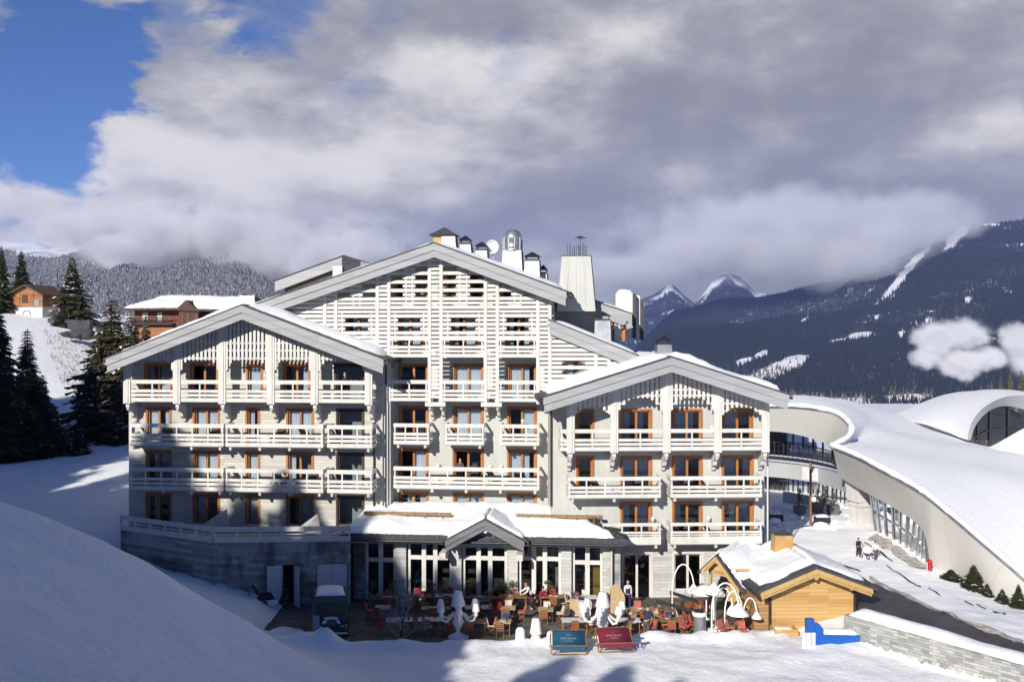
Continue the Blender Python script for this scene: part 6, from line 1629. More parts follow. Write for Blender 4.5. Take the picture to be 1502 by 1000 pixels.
tree_px(98, 636, 664, 93.5, 10, 'b', 'knee high dark spruce beside the lone little one', group=G1)
tree_px(117, 626, 665, 93, 16, 'b', 'lone little dark spruce standing on the snowy plateau', group=G1)
G2 = 'brown green spruces behind the left gable'
tree_px(164, 433, 642, 106, 60, 'd', 'biggest brown green snow flecked spruce beside the left gable', group=G2)
tree_px(140, 505, 640, 104, 30, 'c', 'spruce hugging the left flank of the biggest one by the hotel', group=G2)
tree_px(192, 458, 638, 104, 50, 'd', 'spruce just behind the left end of the left gable roof', group=G2)
tree_px(214, 458, 620, 112, 24, 'c', 'spruce in front of the red brown chalet, partly behind the roof', group=G2)
tree_px(176, 560, 642, 101, 26, 'c', 'lower spruce at the foot of the biggest one near the hotel wall', group=G2)
tree_px(148, 468, 642, 107, 42, 'd', 'second tall spruce overlapping the biggest one on its left side', group=G2)
tree_px(130, 540, 641, 103, 26, 'c', 'leftmost lower spruce of the brown green group by the hotel', group=G2)
tree_px(8, 520, 664, 91, 40, 'a', 'wide low dark spruce in front at the left edge', group=G1)
tree_px(50, 588, 664, 92, 26, 'a', 'low dark spruce filling the front of the left edge group', group=G1)
G3 = 'far spruces by the small chalet'
tree_px(2, 358, 466, 165, 17, 'a', 'far spruce at the left edge behind the small orange chalet', group=G3)
tree_px(31, 365, 445, 185, 19, 'a', 'dense far spruce rising right behind the small orange chalet roof', group=G3)
tree_px(106, 374, 480, 162, 29, 'd', 'large snow flecked far spruce right of the small orange chalet', group=G3)
tree_px(91, 448, 490, 155, 15, 'c', 'short spruce in front of the large snow flecked far one', group=G3)
G4 = 'small firs along the curved wall'
for px, top, base, Y, hw, nm in ((1395,832,858,65.6,16,'bushy small fir nearest the red post along the curved wall'),(1428,824,862,64.0,17,'tallest small fir along the foot of the curved wall'),(1448,852,869,63.0,9,'tiny fir just right of the tallest one by the curved wall'),(1470,860,878,61.6,11,'small leaning fir second from the right by the curved wall'),(1494,853,884,60.8,12,'small fir at the right edge by the curved wall')):
    tree_px(px, top, base, Y, hw, 'b', nm, group=G4, name='small_fir')
G5 = 'larches behind the vaulted roof'
LN = ['far left','second','third','fourth','fifth','sixth','rightmost']
for i, (px, top, Y, hw) in enumerate(((1412,570,210,12),(1426,566,214,10),(1440,562,205,12),(1455,556,212,11),(1468,548,205,13),(1482,541,208,14),(1498,538,204,15))):
    p = W(px, 595, Y); z = gz(p.x, p.y); zt = W(px, top, Y).z
    tree(p.x, p.y, zt-z, 'l', '%s of the seven golden larches behind the white vaulted roof' % LN[i], fat=(hw/F*Y)/(.28*(zt-z)), z=z, group=G5, name='larch_tree', rz=i)
# the wood on the slope behind and left of the viewpoint: its shadow lies over the lower left of the view
def pq(p, q): return .913*p+.407*q, -.407*p+.913*q
WOOD = [(-50,5,31.8,1.0),(-45.5,1,30.0,.8),(-41.5,4,30,1.0),(-37.5,2,28.6,.95),(-33.8,-3,28.4,.9),(-29.5,-2,27.0,1.0),(-27.3,-5,27.6,.8),(-18.8,-8,24.9,1.15),(-15.6,-5,23.4,.9),(-12.6,-9,24.8,.6),(-25.5,7,15.8,1.5),(-22.6,6,15.2,1.6),(-19.6,5,15.2,1.6),(-16.6,4,15.0,1.6),(-28.5,8,17.5,1.4),
        (-55.5,8,29.5,1.0),(-61.5,9,31.0,.6),(-68.5,7,32,.6),(-76,4,46,1.1),(-84,8,48,1.2),(-91,12,48,1.2),
        (-47.5,-12,34.5,1.1),(-43,-14,32.5,1.0),(-39.5,-16,33.5,1.1),(-35.6,-14,31.5,1.0),(-31.5,-17,32.0,1.0),(-27.8,-18,32.4,.9),(-53,-8,35.5,1.1),(-58.5,-6,36,.9),(-65,-8,37,.7),(-72,-6,44,1.2),
        (-34.5,-9,32.5,1.0),(-30.5,-11,32.5,1.0),(-27,-12,32.5,.9),(-28,4,25.5,1.0),(-36,8,26.5,.9),(-45,12,24,1.1),(-52,16,24,1.2),(-59,20,24,.7)]
for i, (p, q, top, fat) in enumerate(WOOD):
    x, y = pq(p, q); z = gz(x, y)
    tree(x, y, top+3.5-z, 'ab'[i % 2], 'spruce of the wood on the slope behind the viewpoint, outside the view', fat=fat*1.55, z=z-.2, group='wood on the slope behind the viewpoint', rz=i*1.3)

# bare frosted shrub on the terrace
p = W(588, 936, 57.0); e = empty('frosted_shrub', (p.x, p.y, 0), 0, 'bare frosted shrub with a dark trunk standing on the shaded terrace', 'shrub')
r_ = random.Random(5); TW = mat('frosted_twigs', (.26,.27,.30), .8, .25, 8); tm = MB(); bm_ = MB()
def grow_(p0, d, L, r, dep):
    p1 = p0+d*L; (tm if dep < 1 else bm_).tube([p0, p0.lerp(p1,.5)+Vector((r_.uniform(-.04,.04),r_.uniform(-.04,.04),0))*L, p1], [r, r*.85, r*.65], 5, 0, False)
    if dep > 4: return
    for k in range(3 if dep else 4):
        nd = (d*.75+Vector((r_.uniform(-1,1), r_.uniform(-1,1), r_.uniform(-.25,.8)))*.75).normalized(); grow_(p0.lerp(p1, r_.uniform(.45,1)), nd, L*r_.uniform(.55,.8), r*.55, dep+1)
grow_(Vector((0,0,0)), Vector((.08,0,1)).normalized(), 1.15, .085, 0); grow_(Vector((0,0,.1)), Vector((.7,-.1,.5)).normalized(), 1.0, .05, 1); grow_(Vector((0,0,.15)), Vector((-.7,-.1,.6)).normalized(), 1.0, .05, 1); grow_(Vector((0,0,.9)), Vector((.05,0,1)).normalized(), 1.2, .05, 1)
tm.build('trunk', BARK, e, local=True); bm_.build('crown', TW, e, local=True)

# ------------------------------------------------------------------ chalets on the hillside
CHW = plank_mat('orange_chalet_boards', ((.20,.075,.025),(.28,.11,.035),(.34,.14,.05)), .3, 3); CHB = plank_mat('red_brown_boards', ((.10,.03,.015),(.14,.045,.022),(.18,.06,.03)), .3, 3)
PLAST = mat('chalet_plaster', (.66,.65,.62), .9, .06, 1)
p = W(41, 458, 165); fc = Frame(p.x, p.y, 14, 0); zz = p.z
c = empty('small_chalet', (p.x, p.y, zz), 0, 'small orange wooden chalet on a white base high on the left slope', 'chalet')
m = MB(fc); m.box(-2.9,2.7,0,5,zz-1.5,zz+.9); m.build('base', PLAST, c)
m = MB(fc); m.prism([(-3.1,-.2,zz+.9),(2.9,-.2,zz+.9),(2.9,-.2,zz+2.9),(0,-.2,zz+4.3),(-3.1,-.2,zz+2.9)], (0,5.4,0)); m.build('wall', CHW, c)
m = MB(fc); m.prism([(-3.7,-.9,zz+2.75),(0,-.9,zz+4.5),(3.5,-.9,zz+2.75),(3.5,-.9,zz+2.55),(0,-.9,zz+4.28),(-3.7,-.9,zz+2.55)], (0,7,0)); rf = m.build('roof', mat('brown_roof', (.10,.06,.04), .8), c)
m = MB(fc); m.box(-.9,.1,-.26,-.203,zz+1.5,zz+2.8); m.build('window', DARKWOOD, c)
m = MB(fc); m.box(1.3,2.3,-.28,-.203,zz+.95,zz+2.0); m.build('door', mat('grey_door', (.25,.26,.27), .6), c)
for u in (-1.4, 1.15): m = MB(fc); m.box(u-.08,u+.08,-.3,-.203,zz+.9,zz+3.2); m.build('post', CHW, c)
m = MB(fc); m.tube([(-.2,-.03,zz-.6)]+[(-.2+.8*math.cos(a), -.03, zz-.6+.9*math.sin(a)) for a in [math.pi*q/8 for q in range(9)]], .12, 5); m.build('arch', STONE, c)
Yc = 135; p = W(250, 490, Yc); fc = Frame(p.x, p.y, 10, 0)
c = empty('large_chalet', (p.x, p.y, p.z-2), 0, 'long red brown chalet with a snow laden hipped roof behind the left gable', 'chalet')
ux = lambda px, v=0: fc.u(px, v); zx = lambda py, v=0: fc.z(py, v, 250)
m = MB(fc); m.box(ux(197), ux(262), 0, 9, zx(520), zx(452)); m.build('wall', CHB, c)
m = MB(fc); m.box(ux(262)+.003, ux(350), 1.5, 9, zx(520), zx(455)); m.build('wall', DARKWOOD, c)
m = MB(fc); m.box(ux(195), ux(258), -.9, -.003, zx(476), zx(474)); [m.box(ux(195)+.2*k, ux(195)+.2*k+.08, -.9, -.84, zx(474), zx(466)) for k in range(28)]; m.box(ux(195), ux(258), -.92, -.82, zx(466), zx(465)); m.build('balcony', DARKWOOD, c)
for a_, b_ in ((209,217),(231,238)):
    m = MB(fc); m.box(ux(a_), ux(b_), -.05, -.003, zx(472), zx(458)); w_ = m.build('window', WHITE, c)
m = MB(fc); m.box(ux(205), ux(255), -.1, -.003, zx(520), zx(480)); m.build('lower_front', CHW, c)
zt, zl_ = zx(434, 5), zx(452, -1.2)
m = MB(fc); q = [(ux(186),-1.4,zl_),(ux(256),-1.4,zl_),(ux(356),-.2,zx(456)),(ux(356),10.5,zl_),(ux(186),10.5,zl_)]; R1, R2 = (ux(222),4.6,zt), (ux(356),4.6,zt-.3)
m.add(q+[R1,R2]+[(a_,b_,z-.25) for a_,b_,z in q], [(0,1,2,6,5),(3,4,5,6),(4,0,5),(0,7,8,1),(1,8,9,2),(4,11,7,0),(7,11,10,9,8)]); rf = m.build('roof', DARKWOOD, c)
def fn(s, t_):
    a_ = Vector(q[0]).lerp(Vector(q[1]), s*2) if s < .5 else Vector(q[1]).lerp(Vector(q[2]), s*2-1); b_ = Vector(R1).lerp(Vector(R2), s)
    return fc.w(*a_.lerp(b_, t_))
snow_slab(fn, 30, 10, .45, 301, parent=rf)
snow_slab(lambda s, t_: fc.w(*Vector(q[4]).lerp(Vector(q[0]), s).lerp(Vector(R1), t_*.97)), 10, 10, .4, 302, parent=rf)
gx, ga_, gb_ = ux(279), ux(263), ux(300)
m = MB(fc); m.prism([(ga_,-1.2,zx(455)),(gb_,-1.2,zx(458)),(gx,-1.2,zx(441))], (0,5,0)); m.box(ga_+.4,gb_-.4,-.9,1.5,zx(520),zx(456)); m.build('dormer', DARKWOOD, c)
for a_, b_ in ((266,269),(274,278),(286,290)): m = MB(fc); m.box(ux(a_,-1), ux(b_,-1), -.98, -.903, zx(472), zx(460)); m.build('window', CHB, c)
# dark roadside wall on the slope
A, B = W(72, 470, 158), W(134, 474, 150); m = MB(); m.beam(A+Vector((0,0,-.6)), B+Vector((0,0,-.6)), .5, 1.9); o = m.build('roadside_wall', mat('dark_stone_wall', (.06,.062,.07), .9, .3, 1)); tag(o, 'long dark stone wall across the slope below the small chalet', 'wall')
A, B = W(100, 488, 146), W(134, 489, 141); m = MB()
rr_ = random.Random(9)
for k in range(9): c_ = A.lerp(B, k/8); m.blob(tuple(c_+Vector((0,rr_.uniform(-1,1),-.2))), (rr_.uniform(.7,1.4),.9,rr_.uniform(.4,.8)), seg=8, rings=5, jag=.5, seed=k)
o = m.build('rock_outcrop', mat('dark_rock', (.06,.06,.065), .9, .4, .8)); tag(o, 'band of dark rocks poking out of the snow below the long dark wall', 'rocks')
# rough dry grass tufts on the slope: dead stalks through the snow
rg = np.random.default_rng(3); m = MB(); GR_ = mat('dry_stalks', (.16,.12,.07), .9)
for k in range(420):
    px = rg.uniform(62, 135); py = rg.uniform(485, 570); Y = 150-(py-485)*.33
    px = 62+(px-62)*.9+(py-485)*.35
    x, y = (px-CX)/F*Y, Y; z = gz(x, y); h = rg.uniform(.15,.55); dx_ = rg.uniform(-.3,.3)
    m.add([(x-.05,y,z-.05),(x+.05,y,z-.05),(x+dx_,y,z+h)], [(0,1,2)])
o = m.build('dry_grass', GR_); o['kind'] = 'stuff'

# ------------------------------------------------------------------ square in front of the curved building
def at_ground(px, py, Y): x = (px-CX)/F*Y; return Vector((x, Y, gz(x, Y)))
p = at_ground(1127, 790, 70.0); e = empty('street_lamp', tuple(p), 0, 'slim dark street lamp with a curved arm at the right corner of the hotel', 'street lamp')
zt = W(1127,705,70).z-p.z; m = MB(); m.tube([(0,0,0),(0,0,zt-.5),(.1,0,zt-.12),(.35,0,zt),(1.1,0,zt+.02)], .07, 8); m.build('pole', DMETAL, e, local=True); m = MB(); m.box(.95,1.45,-.1,.1,zt-.04,zt+.07); m.build('lantern', DMETAL, e, local=True)
p = at_ground(1189, 768, 79.5); zt = W(1189,678,79.5).z-p.z; e = empty('globe_lamp', tuple(p), 0, 'rust brown pole with two white globe lights in front of the curved building', 'street lamp')
m = MB(); m.tube([(0,0,0),(0,0,zt)], .1, 8); m.build('pole', mat('rusty_pole', (.22,.10,.04), .7), e, local=True)
for z, dx_, rr2 in ((W(0,712,79.5).z-p.z,.32,.30),(W(0,732,79.5).z-p.z,.24,.22)): m = MB(); m.blob((dx_,0,z), rr2); m.tube([(0,0,z),(dx_,0,z)], .03, 5); m.build('globe', LAMPW, e, local=True)
m = MB(); m.blob((.05,-.05,W(0,690,79.5).z-p.z), .14); m.blob((.2,0,W(0,686,79.5).z-p.z), .12); m.build('fitting', DMETAL, e, local=True)
a_, b_ = W(1177,684,88.0), W(1200,706,86.6); m = MB(); m.add([(a_.x,a_.y,b_.z),(b_.x,b_.y,b_.z),(b_.x,b_.y,a_.z),(a_.x,a_.y,a_.z)], [(0,1,2,3)]); m.add([(a_.x,a_.y+.05,b_.z),(b_.x,b_.y+.05,b_.z),(b_.x,b_.y+.05,a_.z),(a_.x,a_.y+.05,a_.z)], [(3,2,1,0)])
o = m.build('banner', mat('banner_white', (.72,.71,.70), .7)); tag(o, 'square white banner on the grey balustrade of the curved building behind the globe lamp', 'banner')
BPR = mat('faded_red_print', (.55,.25,.25), .8); m = MB()
for k in range(3): m.beam(a_.lerp(b_, 0)+Vector((.18,-.03,-.28-.3*k)), a_+Vector((.18+.75-.2*(k%2),-.03-.8*.0,-.28-.3*k)), .03, .05)
m.build('print', BPR, o)
GP = mat('grey_planter', (.13,.13,.13), .7)
for i, (px, py, Y, hh, lab) in enumerate(((1173,752,84,1.5,'grey planter with an upright green shrub left of the globe lamp'),(1199,749,85,1.7,'grey planter with a tall yellowish shrub right of the globe lamp'),(1222,752,84.5,1.4,'grey planter with a low shrub nearest the white entrance pier'),(1211,747,87,1.2,'dark planter with frosted twigs behind the two taller ones'))):
    p = at_ground(px, py, Y); e = empty('planter', tuple(p), 0, lab, 'planter', 'planters on the snowy square')
    m = MB(); m.frustum((0,0), .7,.7,.9,.9,0,.75); m.build('pot', GP, e, local=True)
    m = MB(); r_ = random.Random(40+i)
    for k in range(120):
        a = r_.uniform(0,6.28); z = r_.uniform(.7,.7+hh); q = r_.uniform(.02,.4)*(1.1-.6*(z-.7)/hh); c_ = Vector((q*math.cos(a), q*math.sin(a), z)); d = Vector((r_.uniform(-.6,.6), r_.uniform(-.6,.6), 1)).normalized()*.15; t2 = d.orthogonal().normalized()*.045
        m.add([c_-d,c_+t2,c_+d,c_-t2],[(0,1,2,3)])
    m.build('foliage', LEAF, e, local=True)
for px, py, Y, w_, lab in ((1138,745,82,1.0,'dark crate half sunk in snow near the hotel corner'),(1206,761,80.5,1.1,'dark crate in the snow just right of the globe lamp foot')):
    p = at_ground(px, py, Y); m = MB(); m.box(p.x-w_/2,p.x+w_/2,p.y-.3,p.y+.4,p.z-.1,p.z+.55); 
    for k in range(4): m.box(p.x-w_/2-.02,p.x+w_/2+.02,p.y-.33,p.y-.303,p.z+.02+.14*k,p.z+.11+.14*k)
    o = m.build('crate', DMETAL); tag(o, lab, 'crate', 'crates on the snowy square')
    snow_slab(lambda s, t_: (p.x-w_/2+w_*s, p.y-.3+.7*t_, p.z+.55), 6, 5, .18, int(px), parent=o)
a_, b_ = at_ground(1150,735,90), at_ground(1192,742,87.5); m = MB(); m.beam(a_+Vector((0,0,.4)), b_+Vector((0,0,.4)), .35, 1.0); o = m.build('low_wall', PALE); tag(o, 'low pale wall on the square in front of the dark ground floor windows', 'wall')
sn = MB()
for k in range(38):
    px = 1130+120*rg.random(); py = 742+32*rg.random(); Y = 88-(py-742)*.3; p = at_ground(px, py, Y); sn.blob((p.x,p.y,p.z), (rg.uniform(.25,.9),rg.uniform(.25,.6),rg.uniform(.12,.4)), seg=8, rings=6, jag=.5, seed=k)
o = sn.build('snow_heaps', RSNOW); o['kind'] = 'stuff'
p = at_ground(1364, 840, 67.2); m = MB(); m.lathe(tuple(p), [(.14,0),(.14,.5),(.18,.55),(.12,.7),(.02,.75)], 10); o = m.build('hydrant', mat('red_paint', (.45,.02,.03), .4)); tag(o, 'small red hydrant in the snow at the foot of the curved wall', 'hydrant')
# ------------------------------------------------------------------ people
SKIN = mat('skin', (.55,.33,.24), .6, .08, 10); HAIRD = mat('dark_hair', (.03,.02,.015), .7); HAIRL = mat('grey_hair', (.35,.33,.30), .7); HAIRB = mat('fair_hair', (.35,.22,.09), .7)
def cloth(n, c): return mat(n, c, .85, .15, 9, .3, 30)
C_WHITE, C_NAVY, C_BLACK, C_RED, C_MAROON, C_GREY, C_PLAID = cloth('white_shirt', (.75,.74,.72)), cloth('navy_jacket', (.02,.03,.10)), cloth('black_cloth', (.015,.015,.018)), cloth('red_jumper', (.25,.012,.03)), cloth('maroon_apron', (.09,.015,.015)), cloth('grey_trousers', (.10,.085,.085)), cloth('mottled_shirt', (.10,.09,.10))
def skinmesh(name, joints, edges, m, parent, root=0, sub=1):
    """one continuous surface grown round a posed skeleton"""
    ks = list(joints); me = bpy.data.meshes.new(name)
    me.from_pydata([joints[k][0] for k in ks], [(ks.index(a), ks.index(b)) for a, b in edges], []); me.materials.append(m)
    o = bpy.data.objects.new(name, me); COL.objects.link(o); o.parent = parent
    md = o.modifiers.new('skin', 'SKIN'); md.use_smooth_shade = True
    for i, k in enumerate(ks):
        r = joints[k][1]; me.skin_vertices[0].data[i].radius = r if isinstance(r, tuple) else (r, r)
    me.skin_vertices[0].data[root].use_root = True
    s = o.modifiers.new('sub', 'SUBSURF'); s.levels = sub; s.render_levels = sub
    dg = bpy.context.evaluated_depsgraph_get(); m2 = bpy.data.meshes.new_from_object(o.evaluated_get(dg))
    o.modifiers.clear(); o.data = m2; m2.materials.clear(); m2.materials.append(m)
    for p_ in m2.polygons: p_.use_smooth = True
    return o
def person(loc, rz, label, top, legs, hair, pose='stand', lean=0.0, armL=(.0,.0), armR=(.0,.0), sleeves=None, group=None, hgt=1.74, vest=None, seated=False, skirt=None, stride=.0):
    """figure facing -y. lean: forward bend at the hip (radians); arms: (forward swing, elbow bend)"""
    e = empty('person', loc, rz, label, 'person', group)
    k = hgt/1.74
    hip = Vector((0,0,.93 if not seated else .50))
    def tw(y, z, x=0):     # point on the trunk above the hip, bent forward
        return hip+Vector((x, -z*math.sin(lean)+y*math.cos(lean), z*math.cos(lean)+y*math.sin(lean)))
    J = {}; E = []
    J['pel'] = (hip, (.125,.10)); J['waist'] = (tw(0,.17), (.115,.088)); J['chest'] = (tw(0,.37), (.145,.105)); J['neckb'] = (tw(.01,.53), (.075,.065))
    J['neck'] = (tw(.0,.585), .052); J['head0'] = (tw(-.015,.66), (.068,.078)); J['head1'] = (tw(-.01,.75), (.077,.092)); J['crown'] = (tw(.0,.81), (.052,.062))
    E += [('pel','waist'),('waist','chest'),('chest','neckb'),('neckb','neck'),('neck','head0'),('head0','head1'),('head1','crown')]
    hands = []
    for s, n, (sw, bend) in ((-1,'l',armL),(1,'r',armR)):
        sh = tw(.0,.49,s*.185); J['sh'+n] = (sh, .06)
        d1 = Vector((s*.10, -math.sin(sw), -math.cos(sw))).normalized(); el = sh+d1*.29; J['el'+n] = (el, .042)
        d2 = Vector((s*.02, -math.sin(sw+bend), -math.cos(sw+bend))).normalized(); wr = el+d2*.25; J['wr'+n] = (wr, .027)
        ha = wr+d2*.085; J['pa'+n] = (ha, (.038,.018)); E += [('neckb','sh'+n),('sh'+n,'el'+n),('el'+n,'wr'+n),('wr'+n,'pa'+n)]
        side = d2.cross(Vector((s*1.0,0,.2))).normalized(); curl = Vector((-s*.5,0,0))
        for f in range(4):
            b = ha+side*(.03*(f-1.5)/1.5)+d2*.012; L = (.062,.075,.070,.055)[f]
            m_ = b+d2*L*.55+curl*.012; t_ = m_+d2*L*.4+curl*.03
            J['f%d%s1' % (f,n)] = (m_, .009); J['f%d%s2' % (f,n)] = (t_, .008); E += [('pa'+n,'f%d%s1' % (f,n)),('f%d%s1' % (f,n),'f%d%s2' % (f,n))]
        tb = wr+d2*.04+side*.045; J['th'+n] = (tb+d2*.03, .010); J['th2'+n] = (tb+d2*.065+side*.008, .009); E += [('wr'+n,'th'+n),('th'+n,'th2'+n)]
        if seated: kn = hip+Vector((s*.10,-.42,.02)); an = kn+Vector((0,.03,-.42))
        else:
            st = stride*s; kn = Vector((s*.10, -st*.5-.02, .50)); an = Vector((s*.105, -st, .09))
        J['hp'+n] = (hip+Vector((s*.09,0,-.05)), .098); J['kn'+n] = (kn, .062); J['an'+n] = (an, .042); J['to'+n] = (an+Vector((s*.03,-.16,-.05)), (.045,.03)); J['he'+n] = (an+Vector((0,.04,-.05)), .035)
        E += [('pel','hp'+n),('hp'+n,'kn'+n),('kn'+n,'an'+n),('an'+n,'to'+n),('an'+n,'he'+n)]
    skinmesh('body', J, E, SKIN, e)
    def grow(v, d):
        return tuple(q+d for q in v) if isinstance(v, tuple) else v+d
    up = ['pel','waist','chest','neckb','shl','ell','wrl','shr','elr','wrr']
    tj = {q: (J[q][0], grow(J[q][1], .022)) for q in up}
    for n in 'lr': tj['wr'+n] = (J['el'+n][0].lerp(J['wr'+n][0], .93), .042)
    skinmesh('jacket' if sleeves is None else 'shirt', tj, [x for x in E if x[0] in up and x[1] in up], sleeves or top, e)
    if sleeves is not None:
        vj = {q: (J[q][0], grow(J[q][1], .036)) for q in ('pel','waist','chest')}; vj['neckb'] = (J['neckb'][0]-Vector((0,0,.02)), (.12,.095))
        skinmesh('waistcoat', vj, [('pel','waist'),('waist','chest'),('chest','neckb')], top, e)
    lj = {q: (J[q][0], grow(J[q][1], .02)) for q in ['pel','hpl','knl','anl','hpr','knr','anr']}
    skinmesh('trousers', lj, [x for x in E if x[0] in lj and x[1] in lj], legs, e)
    if skirt is not None:
        m = MB(); m.lathe(tuple(hip+Vector((0,0,-.42))), [(.21,0),(.19,.25),(.15,.48)], 16, sy=.8); m.build('apron', skirt, e, local=True)
    for n in 'lr':
        m = MB(); a = J['an'+n][0]; m.blob((a.x, a.y-.06, a.z-.05), (.05,.14,.05), seg=10, rings=6); m.build('shoe', C_BLACK if legs is not C_BLACK or True else C_GREY, e, local=True)
    # face and hair
    h = J['head1'][0]; fwd = Vector((0,-math.cos(lean*.8),-math.sin(lean*.8))); upv = Vector((0,-math.sin(lean*.8),math.cos(lean*.8)))
    m = MB()
    for s in (-1,1): m.blob(tuple(h+fwd*.083+Vector((s*.031,0,0))-upv*.005), .011, 1, 8, 6); m.blob(tuple(h+Vector((s*.082,0,0))-upv*.02), (.012,.025,.034), 0, 8, 6)
    m.blob(tuple(h+fwd*.098-upv*.038), (.014,.018,.022), 0, 8, 6); m.blob(tuple(h+fwd*.086-upv*.072), (.026,.008,.007), 2, 8, 6)
    m.build('face', [SKIN, C_BLACK, C_RED], e, local=True)
    m = MB(); c = h+upv*.03-fwd*.018; m.blob(tuple(c), (.088,.098,.082), seg=14, rings=8, jag=.12); m.build('hair', hair, e, local=True)
    e.scale = (k,)*3
    return e
def fl(px, py, Y): p = W(px, py, Y); return (p.x, p.y, 0)
person(fl(780,890,63.6), rad(-70), 'waiter in white shirt and maroon apron bending over a table by the pavilion', C_WHITE, C_BLACK, HAIRB, lean=.55, armL=(.9,.4), armR=(.7,.6), skirt=C_MAROON, hgt=1.78)
o = person(fl(796,893,64.2), rad(20), 'guest in dark red jumper sitting at a table beside the bending waiter', C_RED, C_BLACK, HAIRD, seated=True, armL=(.6,1.0), armR=(.6,1.0), lean=.1)
person(fl(921,891,63.6), rad(12), 'person in dark waistcoat with white sleeves standing in front of the glass door', C_NAVY, C_NAVY, HAIRL, sleeves=C_WHITE, armL=(.15,.5), armR=(-.1,.3), hgt=1.78, stride=.08)
person(fl(948,934,57.4), rad(150), 'person in long navy jacket leaning over a table at the edge of the snow', C_NAVY, C_GREY, HAIRD, lean=.32, armL=(.7,.3), armR=(.6,.4), hgt=1.84)
u, z = FA.uz(508, 584, -2.2); c = FA.w(u, -2.3, z); person((c.x,c.y,zL(589.5)+.2), rad(-60), 'person in dark clothes looking at a phone on the top left gallery', C_NAVY, C_BLACK, HAIRB, armL=(.5,1.3), armR=(.5,1.3), lean=.1)
u, z = FA.uz(675, 712, -.35); c = FA.w(u, -.35, z); person((c.x,c.y,zC(717)+.17), rad(15), 'person in mottled shirt standing in the open window above the long balcony', C_PLAID, C_GREY, HAIRL, armL=(.4,1.0), armR=(.3,.9), hgt=1.7)
def onsnow(px, py, z0): x, y = gp(px, py, z0); return (x, y, gz(x, y)-.02)
person(onsnow(1259,818,1.75), rad(200), 'small person all in black standing on the snow below the white entrance pier', C_BLACK, C_BLACK, HAIRD, stride=.1, hgt=1.3)
person(onsnow(1284,823,1.7), rad(120), 'small person in white jacket walking on the snow next to the white pushchair', C_WHITE, C_GREY, HAIRD, stride=.22, armL=(.3,.3), armR=(-.3,.3), hgt=1.3)
x, y, z = onsnow(1272,820,1.72); e = empty('pushchair', (x,y,z+.02), .5, 'small white pushchair on the snow between two walking people', 'pushchair')
m = MB(); m.blob((0,0,.55), (.28,.4,.25)); m.build('seat', LAMPW, e, local=True)
m = MB(); m.beam((-.2,.35,.5),(-.2,.75,1.0),.03,.03); m.beam((.2,.35,.5),(.2,.75,1.0),.03,.03); m.beam((-.2,.75,1.0),(.2,.75,1.0),.03,.03); m.build('handle', DMETAL, e, local=True)
for sx in (-.26,.26):
    for sy in (-.3,.3): m = MB(); m.tube([(sx, sy+.13*math.cos(a), .14+.13*math.sin(a)) for a in [q*math.pi/6 for q in range(13)]], .03, 5); m.build('wheel', BLACK, e, local=True)
# ------------------------------------------------------------------ camera, sun, sky
cam = bpy.data.objects.new('camera', bpy.data.cameras.new('camera')); COL.objects.link(cam)
cam.data.sensor_width = 36.0; cam.data.lens = 36.0*F/1502; cam.location = (0, 0, H); cam.rotation_euler = (rad(90), 0, 0)
cam.data.clip_start = .5; cam.data.clip_end = 30000; S.camera = cam
sl = bpy.data.lights.new('sun', 'SUN'); sl.energy = 5.0; sl.angle = rad(.53); sl.color = (1.0, .94, .84)
so = bpy.data.objects.new('sun', sl); COL.objects.link(so)
SV = Vector((-math.sin(SUN_AZ)*math.cos(SUN_EL), -math.cos(SUN_AZ)*math.cos(SUN_EL), math.sin(SUN_EL)))
so.rotation_euler = SV.to_track_quat('Z', 'Y').to_euler(); so.location = SV*60
w = bpy.data.worlds.new('World'); S.world = w; w.use_nodes = True
t = w.node_tree; t.nodes.clear()
out = N(t, 'ShaderNodeOutputWorld')
sky = N(t, 'ShaderNodeTexSky', sky_type='NISHITA'); sky.sun_disc = False; sky.sun_elevation = SUN_EL
sky.sun_rotation = math.atan2(SV.x, SV.y); sky.altitude = 1800; sky.air_density = 1.0; sky.dust_density = .3; sky.ozone_density = 1.6
bg1 = N(t, 'ShaderNodeBackground'); bg1.inputs[1].default_value = SKY_K
tint = N(t, 'ShaderNodeMix', data_type='RGBA', blend_type='MULTIPLY'); tint.inputs['Factor'].default_value = 1; tint.inputs['B'].default_value = (.58,.85,1.36,1)
t.links.new(sky.outputs[0], tint.inputs['A']); t.links.new(tint.outputs['Result'], bg1.inputs[0])
tc = N(t, 'ShaderNodeTexCoord'); nrm = N(t, 'ShaderNodeVectorMath', operation='NORMALIZE'); t.links.new(tc.outputs['Generated'], nrm.inputs[0])
D = nrm.outputs[0]
def M(op, a, b=None, c=None, clamp=False):
    n = N(t, 'ShaderNodeMath', operation=op); n.use_clamp = clamp
    for i, x in enumerate((a, b, c)):
        if x is None: continue
        if isinstance(x, (int, float)): n.inputs[i].default_value = x
        else: t.links.new(x, n.inputs[i])
    return n.outputs[0]
def SM(x, lo, hi):
    n = N(t, 'ShaderNodeMapRange', interpolation_type='SMOOTHSTEP'); t.links.new(x, n.inputs[0])
    n.inputs[1].default_value = lo; n.inputs[2].default_value = hi; return n.outputs[0]
def vec_add(v, d):
    n = N(t, 'ShaderNodeVectorMath', operation='ADD'); t.links.new(v, n.inputs[0]); n.inputs[1].default_value = d; return n.outputs[0]
